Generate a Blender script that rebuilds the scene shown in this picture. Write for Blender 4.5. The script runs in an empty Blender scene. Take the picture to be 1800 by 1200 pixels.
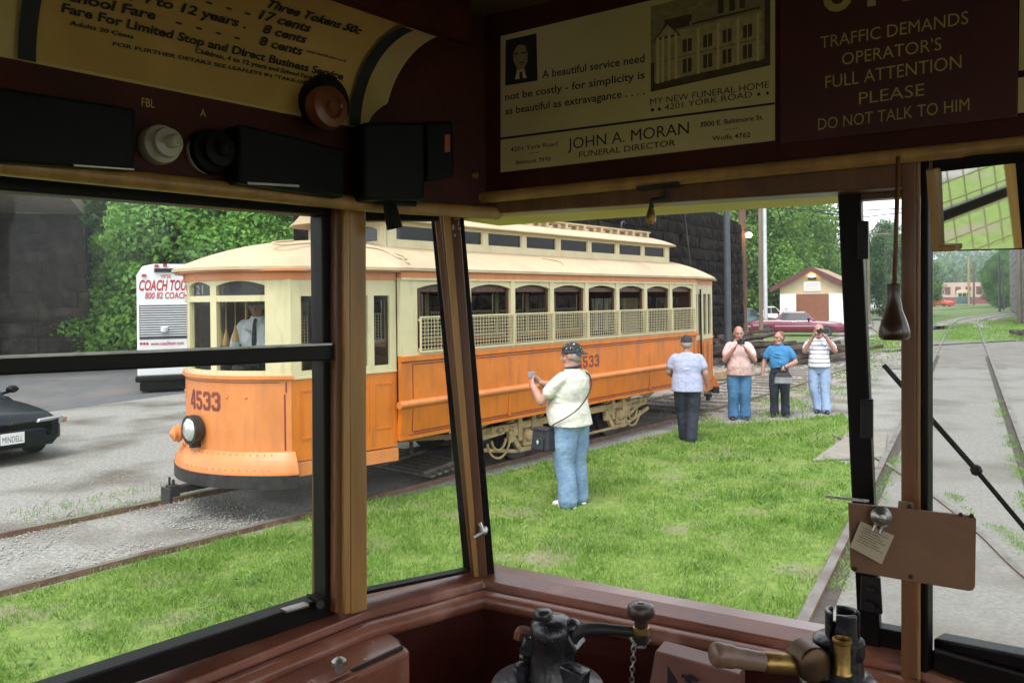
import bpy, bmesh, math, random
import numpy as np
from mathutils import Vector, Matrix
random.seed(7)
rng = np.random.default_rng(7)
SC = bpy.context.scene
COL = SC.collection
R = math.radians
# ------------------------------------------------------------------ camera, sky, sun, exposure
FPX, EYE, ROLL = 1394.0, 2.3, 0.0117
cam_d = bpy.data.cameras.new('camera')
cam = bpy.data.objects.new('camera', cam_d)
COL.objects.link(cam)
cam_d.sensor_width = 36.0
cam_d.lens = FPX / 1800 * 36.0
cam_d.shift_y = -74 / 1800
cam_d.clip_start = 0.02
cam_d.clip_end = 3000
cr, sr = math.cos(ROLL), math.sin(ROLL)
cam.matrix_world = Matrix(((cr, sr, 0, 0), (0, 0, -1, 0), (-sr, cr, 0, EYE), (0, 0, 0, 1)))
SC.camera = cam
SUN_EL, SUN_AZ = 60.0, 205.0      # degrees; azimuth clockwise from +Y
world = bpy.data.worlds.new('World')
SC.world = world
world.use_nodes = True
wn = world.node_tree
wn.nodes.clear()
w_out = wn.nodes.new('ShaderNodeOutputWorld')
w_bg = wn.nodes.new('ShaderNodeBackground')
w_sky = wn.nodes.new('ShaderNodeTexSky')
w_sky.sky_type = 'NISHITA'
w_sky.sun_disc = False
w_sky.sun_elevation = R(SUN_EL)
w_sky.sun_rotation = R(SUN_AZ)
w_sky.air_density = 1.0
w_sky.dust_density = 1.0
w_sky.ozone_density = 1.0
w_hs = wn.nodes.new('ShaderNodeHueSaturation')   # overcast: nearly grey cloud light
w_hs.inputs['Saturation'].default_value = 0.18
w_hs.inputs['Value'].default_value = 1.0
wn.links.new(w_sky.outputs[0], w_hs.inputs['Color'])
wn.links.new(w_hs.outputs[0], w_bg.inputs[0])
w_bg.inputs[1].default_value = 0.15
wn.links.new(w_bg.outputs[0], w_out.inputs[0])
sun_d = bpy.data.lights.new('sun', 'SUN')
sun_d.energy = 1.0
sun_d.angle = R(25)
sun_d.color = (1.0, 0.98, 0.95)
sun = bpy.data.objects.new('sun', sun_d)
COL.objects.link(sun)
_sd = Vector((math.sin(R(SUN_AZ)) * math.cos(R(SUN_EL)), math.cos(R(SUN_AZ)) * math.cos(R(SUN_EL)), math.sin(R(SUN_EL))))
sun.rotation_euler = (-_sd).to_track_quat('-Z', 'Y').to_euler()
sun.location = (0, 0, 60)
SC.view_settings.view_transform = 'Standard'
SC.view_settings.look = 'None'
SC.view_settings.exposure = 1.62
SC.view_settings.gamma = 1.0
SC.render.engine = 'CYCLES'
SC.cycles.use_denoising = True
SC.cycles.max_bounces = 8
SC.cycles.diffuse_bounces = 5
SC.cycles.glossy_bounces = 4
SC.cycles.transparent_max_bounces = 24
SC.cycles.caustics_reflective = False
SC.cycles.caustics_refractive = False
SC.cycles.sample_clamp_indirect = 6

# ------------------------------------------------------------------ photo geometry helpers
def ray(px, py):
    u, v = (px - 900) / FPX, (526 - py) / FPX
    return Vector((u * cr + v * sr, 1, -u * sr + v * cr))
def W(px, py, Y):
    d = ray(px, py)
    return Vector((d.x * Y, Y, EYE + d.z * Y))
def G(px, py, z=0.0):
    d = ray(px, py)
    t = (z - EYE) / d.z
    return Vector((d.x * t, t, z))
def ON(px, py, a, b):
    """point of the pixel's ray on the vertical plane through plan points a, b"""
    nx, ny = b[1] - a[1], -(b[0] - a[0])
    d = ray(px, py)
    t = (nx * a[0] + ny * a[1]) / (nx * d.x + ny * d.y)
    return Vector((d.x * t, t, EYE + d.z * t))
def az(deg):
    return Vector((math.sin(R(deg)), math.cos(R(deg)), 0))

# ------------------------------------------------------------------ mesh builder
class MB:
    def __init__(s):
        s.v, s.f, s.mi, s.m = [], [], [], 0
    def add(s, vs, fs):
        n = len(s.v)
        s.v += [tuple(v) for v in vs]
        for f in fs:
            s.f.append([i + n for i in f])
            s.mi.append(s.m)
        return s
    def hexa(s, b, t):
        return s.add(list(b) + list(t), [(3, 2, 1, 0), (4, 5, 6, 7), (0, 1, 5, 4), (1, 2, 6, 5), (2, 3, 7, 6), (3, 0, 4, 7)])
    def box(s, x0, x1, y0, y1, z0, z1, M=None):
        b = [Vector(p) for p in ((x0, y0, z0), (x1, y0, z0), (x1, y1, z0), (x0, y1, z0))]
        t = [Vector((p.x, p.y, z1)) for p in b]
        if M is not None:
            b = [M @ p for p in b]
            t = [M @ p for p in t]
        return s.hexa(b, t)
    def beam(s, p, q, w, h, up=(0, 0, 1)):
        """box bar from p to q, width w, height h"""
        p, q = Vector(p), Vector(q)
        d = (q - p).normalized()
        sd = d.cross(Vector(up))
        if sd.length < 1e-5:
            sd = d.cross(Vector((1, 0, 0)))
        sd.normalize()
        u = sd.cross(d)
        o = [sd * (a * w / 2) + u * (b * h / 2) for a, b in ((-1, -1), (1, -1), (1, 1), (-1, 1))]
        return s.hexa([p + k for k in o], [q + k for k in o])
    def prism(s, poly, fn, d0, d1):
        n = len(poly)
        vs = [fn(a, b, d0) for a, b in poly] + [fn(a, b, d1) for a, b in poly]
        fs = [tuple(range(n - 1, -1, -1)), tuple(range(n, 2 * n))]
        fs += [(i, (i + 1) % n, n + (i + 1) % n, n + i) for i in range(n)]
        return s.add(vs, fs)
    def tube(s, path, r, n=8, cap=True, side=None, r2=None):
        """swept round (or elliptic: r across, r2 along side) tube; r may be a list"""
        path = [Vector(p) for p in path]
        k = len(path)
        rs = r if isinstance(r, (list, tuple)) else [r] * k
        r2s = rs if r2 is None else (r2 if isinstance(r2, (list, tuple)) else [r2] * k)
        vs, prev = [], None
        for i, p in enumerate(path):
            d = (path[min(i + 1, k - 1)] - path[max(i - 1, 0)]).normalized()
            if prev is None:
                ref = Vector(side) if side is not None else (Vector((0, 0, 1)) if abs(d.z) < .9 else Vector((1, 0, 0)))
            else:
                ref = prev
            a = ref - d * ref.dot(d)
            if a.length < 1e-6:
                a = d.orthogonal()
            a.normalize()
            prev = a
            b = d.cross(a)
            for j in range(n):
                t = 2 * math.pi * j / n
                vs.append(p + a * (math.cos(t) * rs[i]) + b * (math.sin(t) * r2s[i]))
        fs = []
        for i in range(k - 1):
            for j in range(n):
                fs.append((i * n + j, i * n + (j + 1) % n, (i + 1) * n + (j + 1) % n, (i + 1) * n + j))
        if cap:
            fs.append(tuple(range(n - 1, -1, -1)))
            fs.append(tuple(range((k - 1) * n, k * n)))
        return s.add(vs, fs)
    def lathe(s, prof, o=(0, 0, 0), axis=(0, 0, 1), n=20):
        """profile [(r, h)] turned round axis through o"""
        A = Vector(axis).normalized()
        X = A.orthogonal().normalized()
        Y = A.cross(X)
        o = Vector(o)
        vs, fs = [], []
        for r, h in prof:
            for j in range(n):
                t = 2 * math.pi * j / n
                vs.append(o + A * h + X * (r * math.cos(t)) + Y * (r * math.sin(t)))
        for i in range(len(prof) - 1):
            for j in range(n):
                fs.append((i * n + j, i * n + (j + 1) % n, (i + 1) * n + (j + 1) % n, (i + 1) * n + j))
        if prof[0][0] > 1e-5:
            fs.append(tuple(range(n - 1, -1, -1)))
        if prof[-1][0] > 1e-5:
            fs.append(tuple(range((len(prof) - 1) * n, len(prof) * n)))
        return s.add(vs, fs)
    def ell(s, c, r, n=12, M=None):
        c = Vector(c)
        if not isinstance(r, (tuple, list)):
            r = (r, r, r)
        vs, fs = [], []
        m = max(4, n // 2)
        for i in range(m + 1):
            th = math.pi * i / m
            for j in range(n):
                ph = 2 * math.pi * j / n
                p = Vector((r[0] * math.sin(th) * math.cos(ph), r[1] * math.sin(th) * math.sin(ph), r[2] * math.cos(th)))
                if M is not None:
                    p = M @ p
                vs.append(c + p)
        for i in range(m):
            for j in range(n):
                fs.append((i * n + j, (i + 1) * n + j, (i + 1) * n + (j + 1) % n, i * n + (j + 1) % n))
        return s.add(vs, fs)
    def col(s, P, a0, a1, n, zb, zt, d0, d1):
        """wall piece along map P(a, d, z), bottom / top given as numbers or functions of a"""
        fb = zb if callable(zb) else (lambda a: zb)
        ft = zt if callable(zt) else (lambda a: zt)
        vs, fs = [], []
        for i in range(n + 1):
            a = a0 + (a1 - a0) * i / n
            vs += [P(a, d0, fb(a)), P(a, d1, fb(a)), P(a, d1, ft(a)), P(a, d0, ft(a))]
        for i in range(n):
            k = 4 * i
            for j in range(4):
                fs.append((k + j, k + (j + 1) % 4, k + 4 + (j + 1) % 4, k + 4 + j))
        fs += [(3, 2, 1, 0), (4 * n, 4 * n + 1, 4 * n + 2, 4 * n + 3)]
        return s.add(vs, fs)
    def grid(s, fn, nu, nv):
        vs = [fn(i / nu, j / nv) for i in range(nu + 1) for j in range(nv + 1)]
        fs = [(i * (nv + 1) + j, (i + 1) * (nv + 1) + j, (i + 1) * (nv + 1) + j + 1, i * (nv + 1) + j + 1) for i in range(nu) for j in range(nv)]
        return s.add(vs, fs)
    def sweep(s, prof, lines):
        """prof [(d, z)] swept along lines(d) -> list of plan points; closed profile"""
        k = len(prof)
        cols = [lines(d) for d, z in prof]
        m = len(cols[0])
        vs = [Vector((cols[j][i][0], cols[j][i][1], prof[j][1])) for i in range(m) for j in range(k)]
        fs = [(i * k + j, i * k + (j + 1) % k, (i + 1) * k + (j + 1) % k, (i + 1) * k + j) for i in range(m - 1) for j in range(k)]
        fs += [tuple(range(k - 1, -1, -1)), tuple(range((m - 1) * k, m * k))]
        return s.add(vs, fs)
    def build(s, name, mats, parent=None, smooth=False, bevel=0.0, seg=2, fix=True):
        me = bpy.data.meshes.new(name)
        me.from_pydata(s.v, [], s.f)
        if not isinstance(mats, (list, tuple)):
            mats = [mats]
        for m in mats:
            me.materials.append(m)
        if len(mats) > 1:
            me.polygons.foreach_set('material_index', s.mi)
        if fix and len(s.f) < 60000:
            bm = bmesh.new()
            bm.from_mesh(me)
            bmesh.ops.recalc_face_normals(bm, faces=bm.faces)
            bm.to_mesh(me)
            bm.free()
        if smooth:
            me.polygons.foreach_set('use_smooth', [True] * len(me.polygons))
            if smooth == 'auto':
                me.set_sharp_from_angle(angle=R(38))
        me.update()
        o = bpy.data.objects.new(name, me)
        COL.objects.link(o)
        if parent is not None:
            o.parent = parent
            if parent.get('_w'):
                o.location = -parent.location if not parent.parent else (0, 0, 0)
        if bevel:
            b = o.modifiers.new('bevel', 'BEVEL')
            b.width = bevel
            b.segments = seg
            b.limit_method = 'ANGLE'
            b.angle_limit = R(40)
            b.harden_normals = False
        return o

def tag(o, label, cat, group=None, kind=None):
    o['label'] = label
    o['category'] = cat
    if group:
        o['group'] = group
    if kind:
        o['kind'] = kind
    return o
def thing(name, label, cat, loc=(0, 0, 0), rz=0.0, group=None, world=False):
    """Empty at the thing's base; world=True: its parts are given in world coordinates"""
    o = bpy.data.objects.new(name, None)
    o.empty_display_size = 0.2
    COL.objects.link(o)
    o.location = loc
    o.rotation_euler = (0, 0, rz)
    if world:
        o['_w'] = 1
    return tag(o, label, cat, group)
def struct(o):
    o['kind'] = 'structure'
    return o
def copy_tree(o, parent=None, label=None):
    c = o.copy()
    COL.objects.link(c)
    if parent is not None:
        c.parent = parent
    elif label:
        c['label'] = label
    for ch in list(o.children):
        copy_tree(ch, c)
    return c
def np_mesh(name, verts, nper, mat, parent=None, uv=None, smooth=False):
    """many separate faces of nper corners from an (N, nper, 3) array"""
    n = len(verts)
    me = bpy.data.meshes.new(name)
    me.vertices.add(n * nper)
    me.loops.add(n * nper)
    me.polygons.add(n)
    me.vertices.foreach_set('co', np.ascontiguousarray(verts, dtype=np.float32).ravel())
    me.loops.foreach_set('vertex_index', np.arange(n * nper, dtype=np.int32))
    me.polygons.foreach_set('loop_start', np.arange(0, n * nper, nper, dtype=np.int32))
    me.polygons.foreach_set('loop_total', np.full(n, nper, dtype=np.int32))
    me.materials.append(mat)
    me.update(calc_edges=True)
    o = bpy.data.objects.new(name, me)
    COL.objects.link(o)
    if parent is not None:
        o.parent = parent
    return o

# ------------------------------------------------------------------ materials
MATS = {}
def M(name, c, rough=.6, var=.15, scale=5.0, bump=0.0, bscale=60.0, metal=0.0, spec=.5, c2=None, lo=.35, hi=.65,
      stretch=(1, 1, 1), coat=0.0, c3=None, s3=1.2, st3=None, lo3=.5, hi3=.62, emit=None, bdist=.01, rvar=0.0):
    m = bpy.data.materials.new(name)
    m.use_nodes = True
    nt = m.node_tree
    N, L = nt.nodes, nt.links
    b = N['Principled BSDF']
    b.inputs['Roughness'].default_value = rough
    b.inputs['Metallic'].default_value = metal
    b.inputs['Specular IOR Level'].default_value = spec
    b.inputs['Coat Weight'].default_value = coat
    b.inputs['Coat Roughness'].default_value = .15
    tc = N.new('ShaderNodeTexCoord')
    mp = N.new('ShaderNodeMapping')
    mp.inputs['Scale'].default_value = stretch
    L.new(tc.outputs['Object'], mp.inputs[0])
    nz = N.new('ShaderNodeTexNoise')
    nz.inputs['Scale'].default_value = scale
    nz.inputs['Detail'].default_value = 8
    nz.inputs['Roughness'].default_value = .62
    L.new(mp.outputs[0], nz.inputs['Vector'])
    rp = N.new('ShaderNodeValToRGB')
    e = rp.color_ramp.elements
    e[0].position, e[1].position = lo, hi
    ca = [min(1, x * (1 - var)) for x in c]
    cb = [min(1, x * (1 + var)) for x in c] if c2 is None else c2
    if c2 is not None:
        ca = c
    e[0].color, e[1].color = (*ca, 1), (*cb, 1)
    L.new(nz.outputs['Fac'], rp.inputs[0])
    outc = rp.outputs[0]
    if c3 is not None:
        n3 = N.new('ShaderNodeTexNoise')
        n3.inputs['Scale'].default_value = s3
        n3.inputs['Detail'].default_value = 7
        if st3 is None:
            L.new(mp.outputs[0], n3.inputs['Vector'])
        else:
            mp3 = N.new('ShaderNodeMapping')
            mp3.inputs['Scale'].default_value = st3
            L.new(tc.outputs['Object'], mp3.inputs[0])
            L.new(mp3.outputs[0], n3.inputs['Vector'])
        r3 = N.new('ShaderNodeValToRGB')
        r3.color_ramp.elements[0].position, r3.color_ramp.elements[1].position = lo3, hi3
        L.new(n3.outputs['Fac'], r3.inputs[0])
        mx = N.new('ShaderNodeMix')
        mx.data_type = 'RGBA'
        L.new(r3.outputs[0], mx.inputs[0])
        L.new(outc, mx.inputs[6])
        mx.inputs[7].default_value = (*c3, 1)
        outc = mx.outputs[2]
    L.new(outc, b.inputs['Base Color'])
    if rvar:
        mr = N.new('ShaderNodeMapRange')
        mr.inputs['To Min'].default_value = max(0.03, rough - rvar)
        mr.inputs['To Max'].default_value = min(1, rough + rvar)
        L.new(nz.outputs['Fac'], mr.inputs[0])
        L.new(mr.outputs[0], b.inputs['Roughness'])
    if bump:
        nb = N.new('ShaderNodeTexNoise')
        nb.inputs['Scale'].default_value = bscale
        nb.inputs['Detail'].default_value = 6
        L.new(mp.outputs[0], nb.inputs['Vector'])
        bp = N.new('ShaderNodeBump')
        bp.inputs['Strength'].default_value = bump
        bp.inputs['Distance'].default_value = bdist
        L.new(nb.outputs['Fac'], bp.inputs['Height'])
        L.new(bp.outputs[0], b.inputs['Normal'])
    if emit:
        b.inputs['Emission Color'].default_value = (*emit[0], 1)
        b.inputs['Emission Strength'].default_value = emit[1]
    MATS[name] = m
    return m
def glass(name, tint=(1, 1, 1), refl=.08, rough=.02, dust=0.0, dustc=(.5, .5, .48)):
    m = bpy.data.materials.new(name)
    m.use_nodes = True
    nt = m.node_tree
    N, L = nt.nodes, nt.links
    N.clear()
    o = N.new('ShaderNodeOutputMaterial')
    tr = N.new('ShaderNodeBsdfTransparent')
    tr.inputs[0].default_value = (*tint, 1)
    gl = N.new('ShaderNodeBsdfGlossy')
    gl.inputs['Roughness'].default_value = rough
    fr = N.new('ShaderNodeLayerWeight')
    fr.inputs[0].default_value = .35
    mr = N.new('ShaderNodeMapRange')
    mr.inputs['To Min'].default_value = refl * .5
    mr.inputs['To Max'].default_value = min(1, refl * 5)
    L.new(fr.outputs['Fresnel'], mr.inputs[0])
    mx = N.new('ShaderNodeMixShader')
    L.new(mr.outputs[0], mx.inputs[0])
    L.new(tr.outputs[0], mx.inputs[1])
    L.new(gl.outputs[0], mx.inputs[2])
    last = mx.outputs[0]
    if dust:
        df = N.new('ShaderNodeBsdfTranslucent')
        df.inputs[0].default_value = (*dustc, 1)
        tc = N.new('ShaderNodeTexCoord')
        mp = N.new('ShaderNodeMapping')
        mp.inputs['Scale'].default_value = (9, 9, 1.2)
        L.new(tc.outputs['Object'], mp.inputs[0])
        nz = N.new('ShaderNodeTexNoise')
        nz.inputs['Scale'].default_value = 3
        nz.inputs['Detail'].default_value = 8
        L.new(mp.outputs[0], nz.inputs['Vector'])
        r = N.new('ShaderNodeMapRange')
        r.inputs['From Min'].default_value = .3
        r.inputs['From Max'].default_value = .75
        r.inputs['To Min'].default_value = dust * .5
        r.inputs['To Max'].default_value = dust * 1.5
        L.new(nz.outputs['Fac'], r.inputs[0])
        m2 = N.new('ShaderNodeMixShader')
        L.new(r.outputs[0], m2.inputs[0])
        L.new(last, m2.inputs[1])
        L.new(df.outputs[0], m2.inputs[2])
        last = m2.outputs[0]
    L.new(last, o.inputs[0])
    return m
def leaf_mat(name, stops, trans=.35, nscale=.55):
    m = bpy.data.materials.new(name)
    m.use_nodes = True
    nt = m.node_tree
    N, L = nt.nodes, nt.links
    N.clear()
    o = N.new('ShaderNodeOutputMaterial')
    g = N.new('ShaderNodeNewGeometry')
    tc = N.new('ShaderNodeTexCoord')
    nz = N.new('ShaderNodeTexNoise')
    nz.inputs['Scale'].default_value = nscale
    nz.inputs['Detail'].default_value = 3
    L.new(tc.outputs['Object'], nz.inputs['Vector'])
    ad = N.new('ShaderNodeMath')
    ad.operation = 'MULTIPLY_ADD'
    L.new(g.outputs['Random Per Island'], ad.inputs[0])
    ad.inputs[1].default_value = .45
    sb = N.new('ShaderNodeMapRange')
    sb.inputs['From Min'].default_value = .3
    sb.inputs['From Max'].default_value = .7
    sb.inputs['To Max'].default_value = .55
    L.new(nz.outputs['Fac'], sb.inputs[0])
    L.new(sb.outputs[0], ad.inputs[2])
    rp = N.new('ShaderNodeValToRGB')
    els = rp.color_ramp.elements
    while len(els) < len(stops):
        els.new(.5)
    for i, c in enumerate(stops):
        els[i].position = i / (len(stops) - 1)
        els[i].color = (*c, 1)
    L.new(ad.outputs[0], rp.inputs[0])
    d = N.new('ShaderNodeBsdfPrincipled')
    d.inputs['Roughness'].default_value = .55
    d.inputs['Specular IOR Level'].default_value = .3
    t = N.new('ShaderNodeBsdfTranslucent')
    L.new(rp.outputs[0], d.inputs['Base Color'])
    L.new(rp.outputs[0], t.inputs[0])
    mx = N.new('ShaderNodeMixShader')
    mx.inputs[0].default_value = trans
    L.new(d.outputs[0], mx.inputs[1])
    L.new(t.outputs[0], mx.inputs[2])
    L.new(mx.outputs[0], o.inputs[0])
    return m

ORANGE = M('orange_paint', (.60, .165, .013), .40, .10, 3, .10, 25, c3=(.36, .115, .028), s3=2.2, st3=(5, 5, .8), lo3=.50, hi3=.85, rvar=.14)
ORANGE2 = M('pale_orange_paint', (.60, .205, .058), .42, .10, 3, .10, 25, c3=(.46, .165, .065), s3=2.5, st3=(5, 5, .8), lo3=.50, hi3=.8, rvar=.14)  # paler, less saturated orange for nose, rails and letterboards
CREAM = M('cream_paint', (.56, .495, .30), .45, .06, 3, .05, 30, c3=(.40, .355, .21), s3=3, st3=(4, 4, .8), lo3=.56, hi3=.8)
CANVAS = M('roof_canvas', (.48, .37, .235), .75, .06, 2.5, .25, 40, c3=(.36, .28, .19), s3=1.6, lo3=.5, hi3=.75)
MAROON = M('maroon_lettering', (.16, .03, .025), .5, .1)
TAN = M('tan_truck_paint', (.37, .27, .135), .6, .2, 8, .2, 50, c3=(.17, .115, .06), s3=5, lo3=.5, hi3=.75)
IRON = M('dark_iron', (.035, .033, .032), .5, .3, 12, .2, 60, metal=.4)
BLACK = M('black_paint', (.008, .0075, .0075), .45, .2, 8, .05, 40, spec=.15)
BLACKM = M('black_matte', (.012, .012, .012), .7, .2, 8)
CASTING = M('black_enamelled_casting', (.014, .014, .017), .32, .3, 15, .25, 70, coat=.4)
STEEL = M('worn_steel', (.42, .40, .37), .38, .25, 20, .1, 80, metal=.9)
RAILTOP = M('polished_rail_head', (.15, .138, .122), .6, .25, 6, .1, 40, metal=.1, c3=(.085, .06, .045), s3=2, lo3=.5, hi3=.7)
RUST = M('rusty_steel', (.10, .055, .035), .8, .35, 9, .3, 50, c2=(.20, .11, .07))
BRASS = M('dull_brass', (.40, .25, .08), .38, .25, 20, .1, 80, metal=.9)
WOODRED = M('mahogany_sill', (.255, .090, .052), .34, .25, 4, .35, 30, stretch=(1, 1, 1), c3=(.43, .20, .14), s3=9, lo3=.56, hi3=.70, coat=.5, bdist=.004, rvar=.12)
WOODDK = M('dark_red_panel', (.066, .011, .006), .5, .25, 5, .2, 30, c3=(.05, .008, .005), s3=4, spec=.22)
OCHRE = M('ochre_varnished_wood', (.46, .25, .075), .42, .22, 3, .2, 20, stretch=(9, 9, .7), coat=.2, bdist=.003)
BROWNW = M('brown_varnished_wood', (.17, .070, .026), .42, .3, 3, .2, 20, stretch=(9, 9, .7), coat=.15, bdist=.003)
SASH = M('black_brown_sash', (.007, .0045, .004), .45, .3, 6, .15, 40, bdist=.003, spec=.22)
COVE = M('cream_cove_lining', (.66, .46, .19), .6, .1, 3, .1, 20, c3=(.54, .36, .13), s3=2)
CARD = M('yellowed_card', (.68, .53, .265), .7, .06, 3, c3=(.56, .42, .19), s3=4, lo3=.5, hi3=.8)
FARECARD = M('amber_fare_card', (.60, .355, .095), .65, .08, 4, c3=(.50, .28, .065), s3=3)
INK = M('printing_ink', (.018, .008, .010), .7, .2)
INKMID = M('halftone_brown', (.085, .05, .025), .7, .25, 60)
INKLT = M('halftone_tan', (.30, .22, .11), .7, .25, 80)
GOLD = M('gold_leaf_letters', (.50, .37, .12), .5, .2)
SIGNRED = M('dark_sign_red', (.07, .010, .008), .5, .2)
CERAMIC = M('white_porcelain', (.50, .46, .36), .25, .1, coat=.3)
SKIN = M('skin', (.37, .205, .152), .55, .12, 14, .1, 90, c3=(.39, .175, .13), s3=9, lo3=.45, hi3=.8, bdist=.002)
PANE = glass('window_glass', (.97, .985, .975), .012)
PANEDUST = glass('dusty_window_glass', (.95, .965, .955), .012, dust=.006)
PANEDK = glass('dark_window_glass', (.035, .04, .04), .05)
CARGLASS = glass('car_glass', (.16, .19, .18), .22)
MIRROR = M('mirror_silver', (.86, .88, .84), .02, 0, metal=1)
CHROME = M('chrome', (.72, .72, .70), .12, .1, metal=1)
LENS = M('lamp_lens', (.55, .57, .55), .12, .25, 90, .5, 160, metal=.5, coat=.6, bdist=.002)
WHITEP = M('white_paint', (.78, .79, .78), .4, .04, 3)
TYRE = M('tyre_rubber', (.022, .022, .022), .85, .2, 10)

def part_root(name, parent):
    o = bpy.data.objects.new(name, None)
    o.empty_display_size = .1
    COL.objects.link(o)
    o.parent = parent
    if parent.get('_w'):
        o.location = -parent.location
    return o
def smoothstep(x):
    x = max(0, min(1, x))
    return x * x * (3 - 2 * x)

# ------------------------------------------------------------------ writing
_TXT = {}
def text_raw(txt, bold=0.0, shear=0.0, space=1.0):
    key = (txt, bold, shear, space)
    if key not in _TXT:
        cu = bpy.data.curves.new('t', 'FONT')
        cu.body = txt
        cu.size = 1
        cu.offset = bold
        cu.shear = shear
        cu.space_character = space
        cu.resolution_u = 3
        ob = bpy.data.objects.new('t', cu)
        COL.objects.link(ob)
        dg = bpy.context.evaluated_depsgraph_get()
        me = bpy.data.meshes.new_from_object(ob.evaluated_get(dg))
        vs = [(v.co.x, v.co.y) for v in me.vertices]
        fs = [tuple(p.vertices) for p in me.polygons]
        bpy.data.objects.remove(ob)
        bpy.data.curves.remove(cu)
        bpy.data.meshes.remove(me)
        _TXT[key] = (vs, fs)
    return _TXT[key]
def put_text(mb, txt, fn, x0, y0, h, width=None, bold=.0, shear=0, space=1.0, align='l', slab=False):
    """letters of cap height h with baseline start (x0, y0) in the (x, y) of fn(x, y); width squeezes to that length"""
    vs, fs = text_raw(txt, bold, shear, space)
    if not vs:
        return
    xa, xb = min(v[0] for v in vs), max(v[0] for v in vs)
    sy = h / .69
    sx = sy if width is None else width / max(1e-6, xb - xa)
    wd = (xb - xa) * sx
    ox = x0 - (0 if align == 'l' else wd / 2 if align == 'c' else wd)
    mb.add([fn(ox + (x - xa) * sx, y0 + y * sy) for x, y in vs], fs)
def stroke(mb, pts, w, fn):
    """mitred flat stroke through 2D points"""
    P = [Vector(p) for p in pts]
    n = len(P)
    L_, R_ = [], []
    for i in range(n):
        d0 = (P[i] - P[i - 1]).normalized() if i else (P[1] - P[0]).normalized()
        d1 = (P[i + 1] - P[i]).normalized() if i < n - 1 else d0
        t = (d0 + d1).normalized()
        nn = Vector((-t.y, t.x))
        k = w / 2 / max(.35, nn.dot(Vector((-d0.y, d0.x))))
        L_.append(P[i] + nn * k)
        R_.append(P[i] - nn * k)
    mb.add([fn(p.x, p.y) for p in L_ + R_], [(i, i + 1, n + i + 1, n + i) for i in range(n - 1)])
DIGITS = {'4': [[(.78, 0), (.78, 1)], [(.78, 1), (.62, 1), (.06, .36), (.06, .26), (1.0, .26)], [(.58, .06), (1.0, .06)]],
          '5': [[(.94, .93), (.12, .93), (.12, .55), (.70, .55), (.88, .42), (.88, .2), (.7, .07), (.25, .07), (.1, .2), (.1, .32)]],
          '3': [[(.08, .72), (.08, .84), (.2, .93), (.72, .93), (.88, .82), (.88, .62), (.76, .53), (.4, .53)],
                [(.76, .53), (.88, .42), (.88, .18), (.72, .07), (.2, .07), (.08, .18), (.08, .3)]]}
def put_digits(mb, txt, fn, x0, y0, h, w, gap, sw):
    for k, ch in enumerate(txt):
        for q, pth in enumerate(DIGITS[ch]):
            stroke(mb, [(x0 + k * (w + gap) + a * w, y0 + b * h) for a, b in pth], sw, lambda x, y, q=q: fn(x, y, .0005 * q))

# ================================================================== GROUND
TA = 39.8
TU = az(TA)
TN = Vector((-TU.y, TU.x, 0))
TC = 8.04                                   # distance of the other streetcar's track axis from the eye
def TP(s, t, z=0.0):
    p = TU * s + TN * (TC + t)
    return Vector((p.x, p.y, z))
OA = 29.8
OV, OW = az(OA), Vector((math.cos(R(OA)), -math.sin(R(OA)), 0))
OL = -0.145                                 # lateral position of our own track axis
def OP(a, l, z=0.0):
    p = OV * a + OW * (OL + l)
    return Vector((p.x, p.y, z))
def sheet(name, pts, z, mat, kind='structure', rag=0.0):
    mb = MB()
    if rag:                                       # irregular edge
        rg_ = random.Random(len(name))
        out = []
        for a, b in zip(pts, list(pts[1:]) + [pts[0]]):
            a, b = Vector((a[0], a[1])), Vector((b[0], b[1]))
            k = max(1, int((b - a).length / .35))
            for i in range(k):
                q = a.lerp(b, i / k)
                out.append((q.x + rg_.uniform(-rag, rag), q.y + rg_.uniform(-rag, rag)))
        pts = out
    mb.add([(p[0], p[1], z) for p in pts], [tuple(range(len(pts)))])
    o = mb.build(name, mat)
    o['kind'] = kind
    return o
GRAVEL = M('gravel', (.17, .163, .147), .95, .25, 22, .9, 45, c2=(.38, .37, .345), lo=.32, hi=.68, c3=(.125, .11, .088), s3=.8, lo3=.46, hi3=.70, bdist=.03)
ASPH = M('asphalt', (.10, .10, .104), .9, .15, 3, .4, 120, c3=(.135, .12, .115), s3=.5)
CONC = M('old_concrete_paving', (.165, .158, .142), .9, .15, 25, .5, 60, c2=(.235, .226, .207), c3=(.11, .098, .08), s3=.45, lo3=.5, hi3=.68, bdist=.015)
SLABM = M('broken_concrete', (.22, .20, .17), .9, .12, 8, .5, 40)
LAWNM = M('lawn_soil', (.10, .155, .028), .95, .2, 9, .6, 40, c2=(.18, .26, .05), c3=(.20, .18, .115), s3=1.1, lo3=.55, hi3=.66, bdist=.03)
MEADOW = M('far_grass', (.075, .125, .028), .95, .2, 3, .8, 14, c2=(.13, .20, .05), c3=(.17, .15, .08), s3=.35, lo3=.55, hi3=.7, bdist=.06)
BALLAST = M('brown_ballast', (.20, .165, .125), .95, .3, 30, .9, 40, c2=(.34, .31, .27), c3=(.13, .11, .07), s3=.7, lo3=.48, hi3=.64, bdist=.04)
DIRT = M('dirt_crossing', (.125, .114, .096), .95, .2, 1.2, .5, 40, c2=(.19, .18, .16), bdist=.02)

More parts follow.
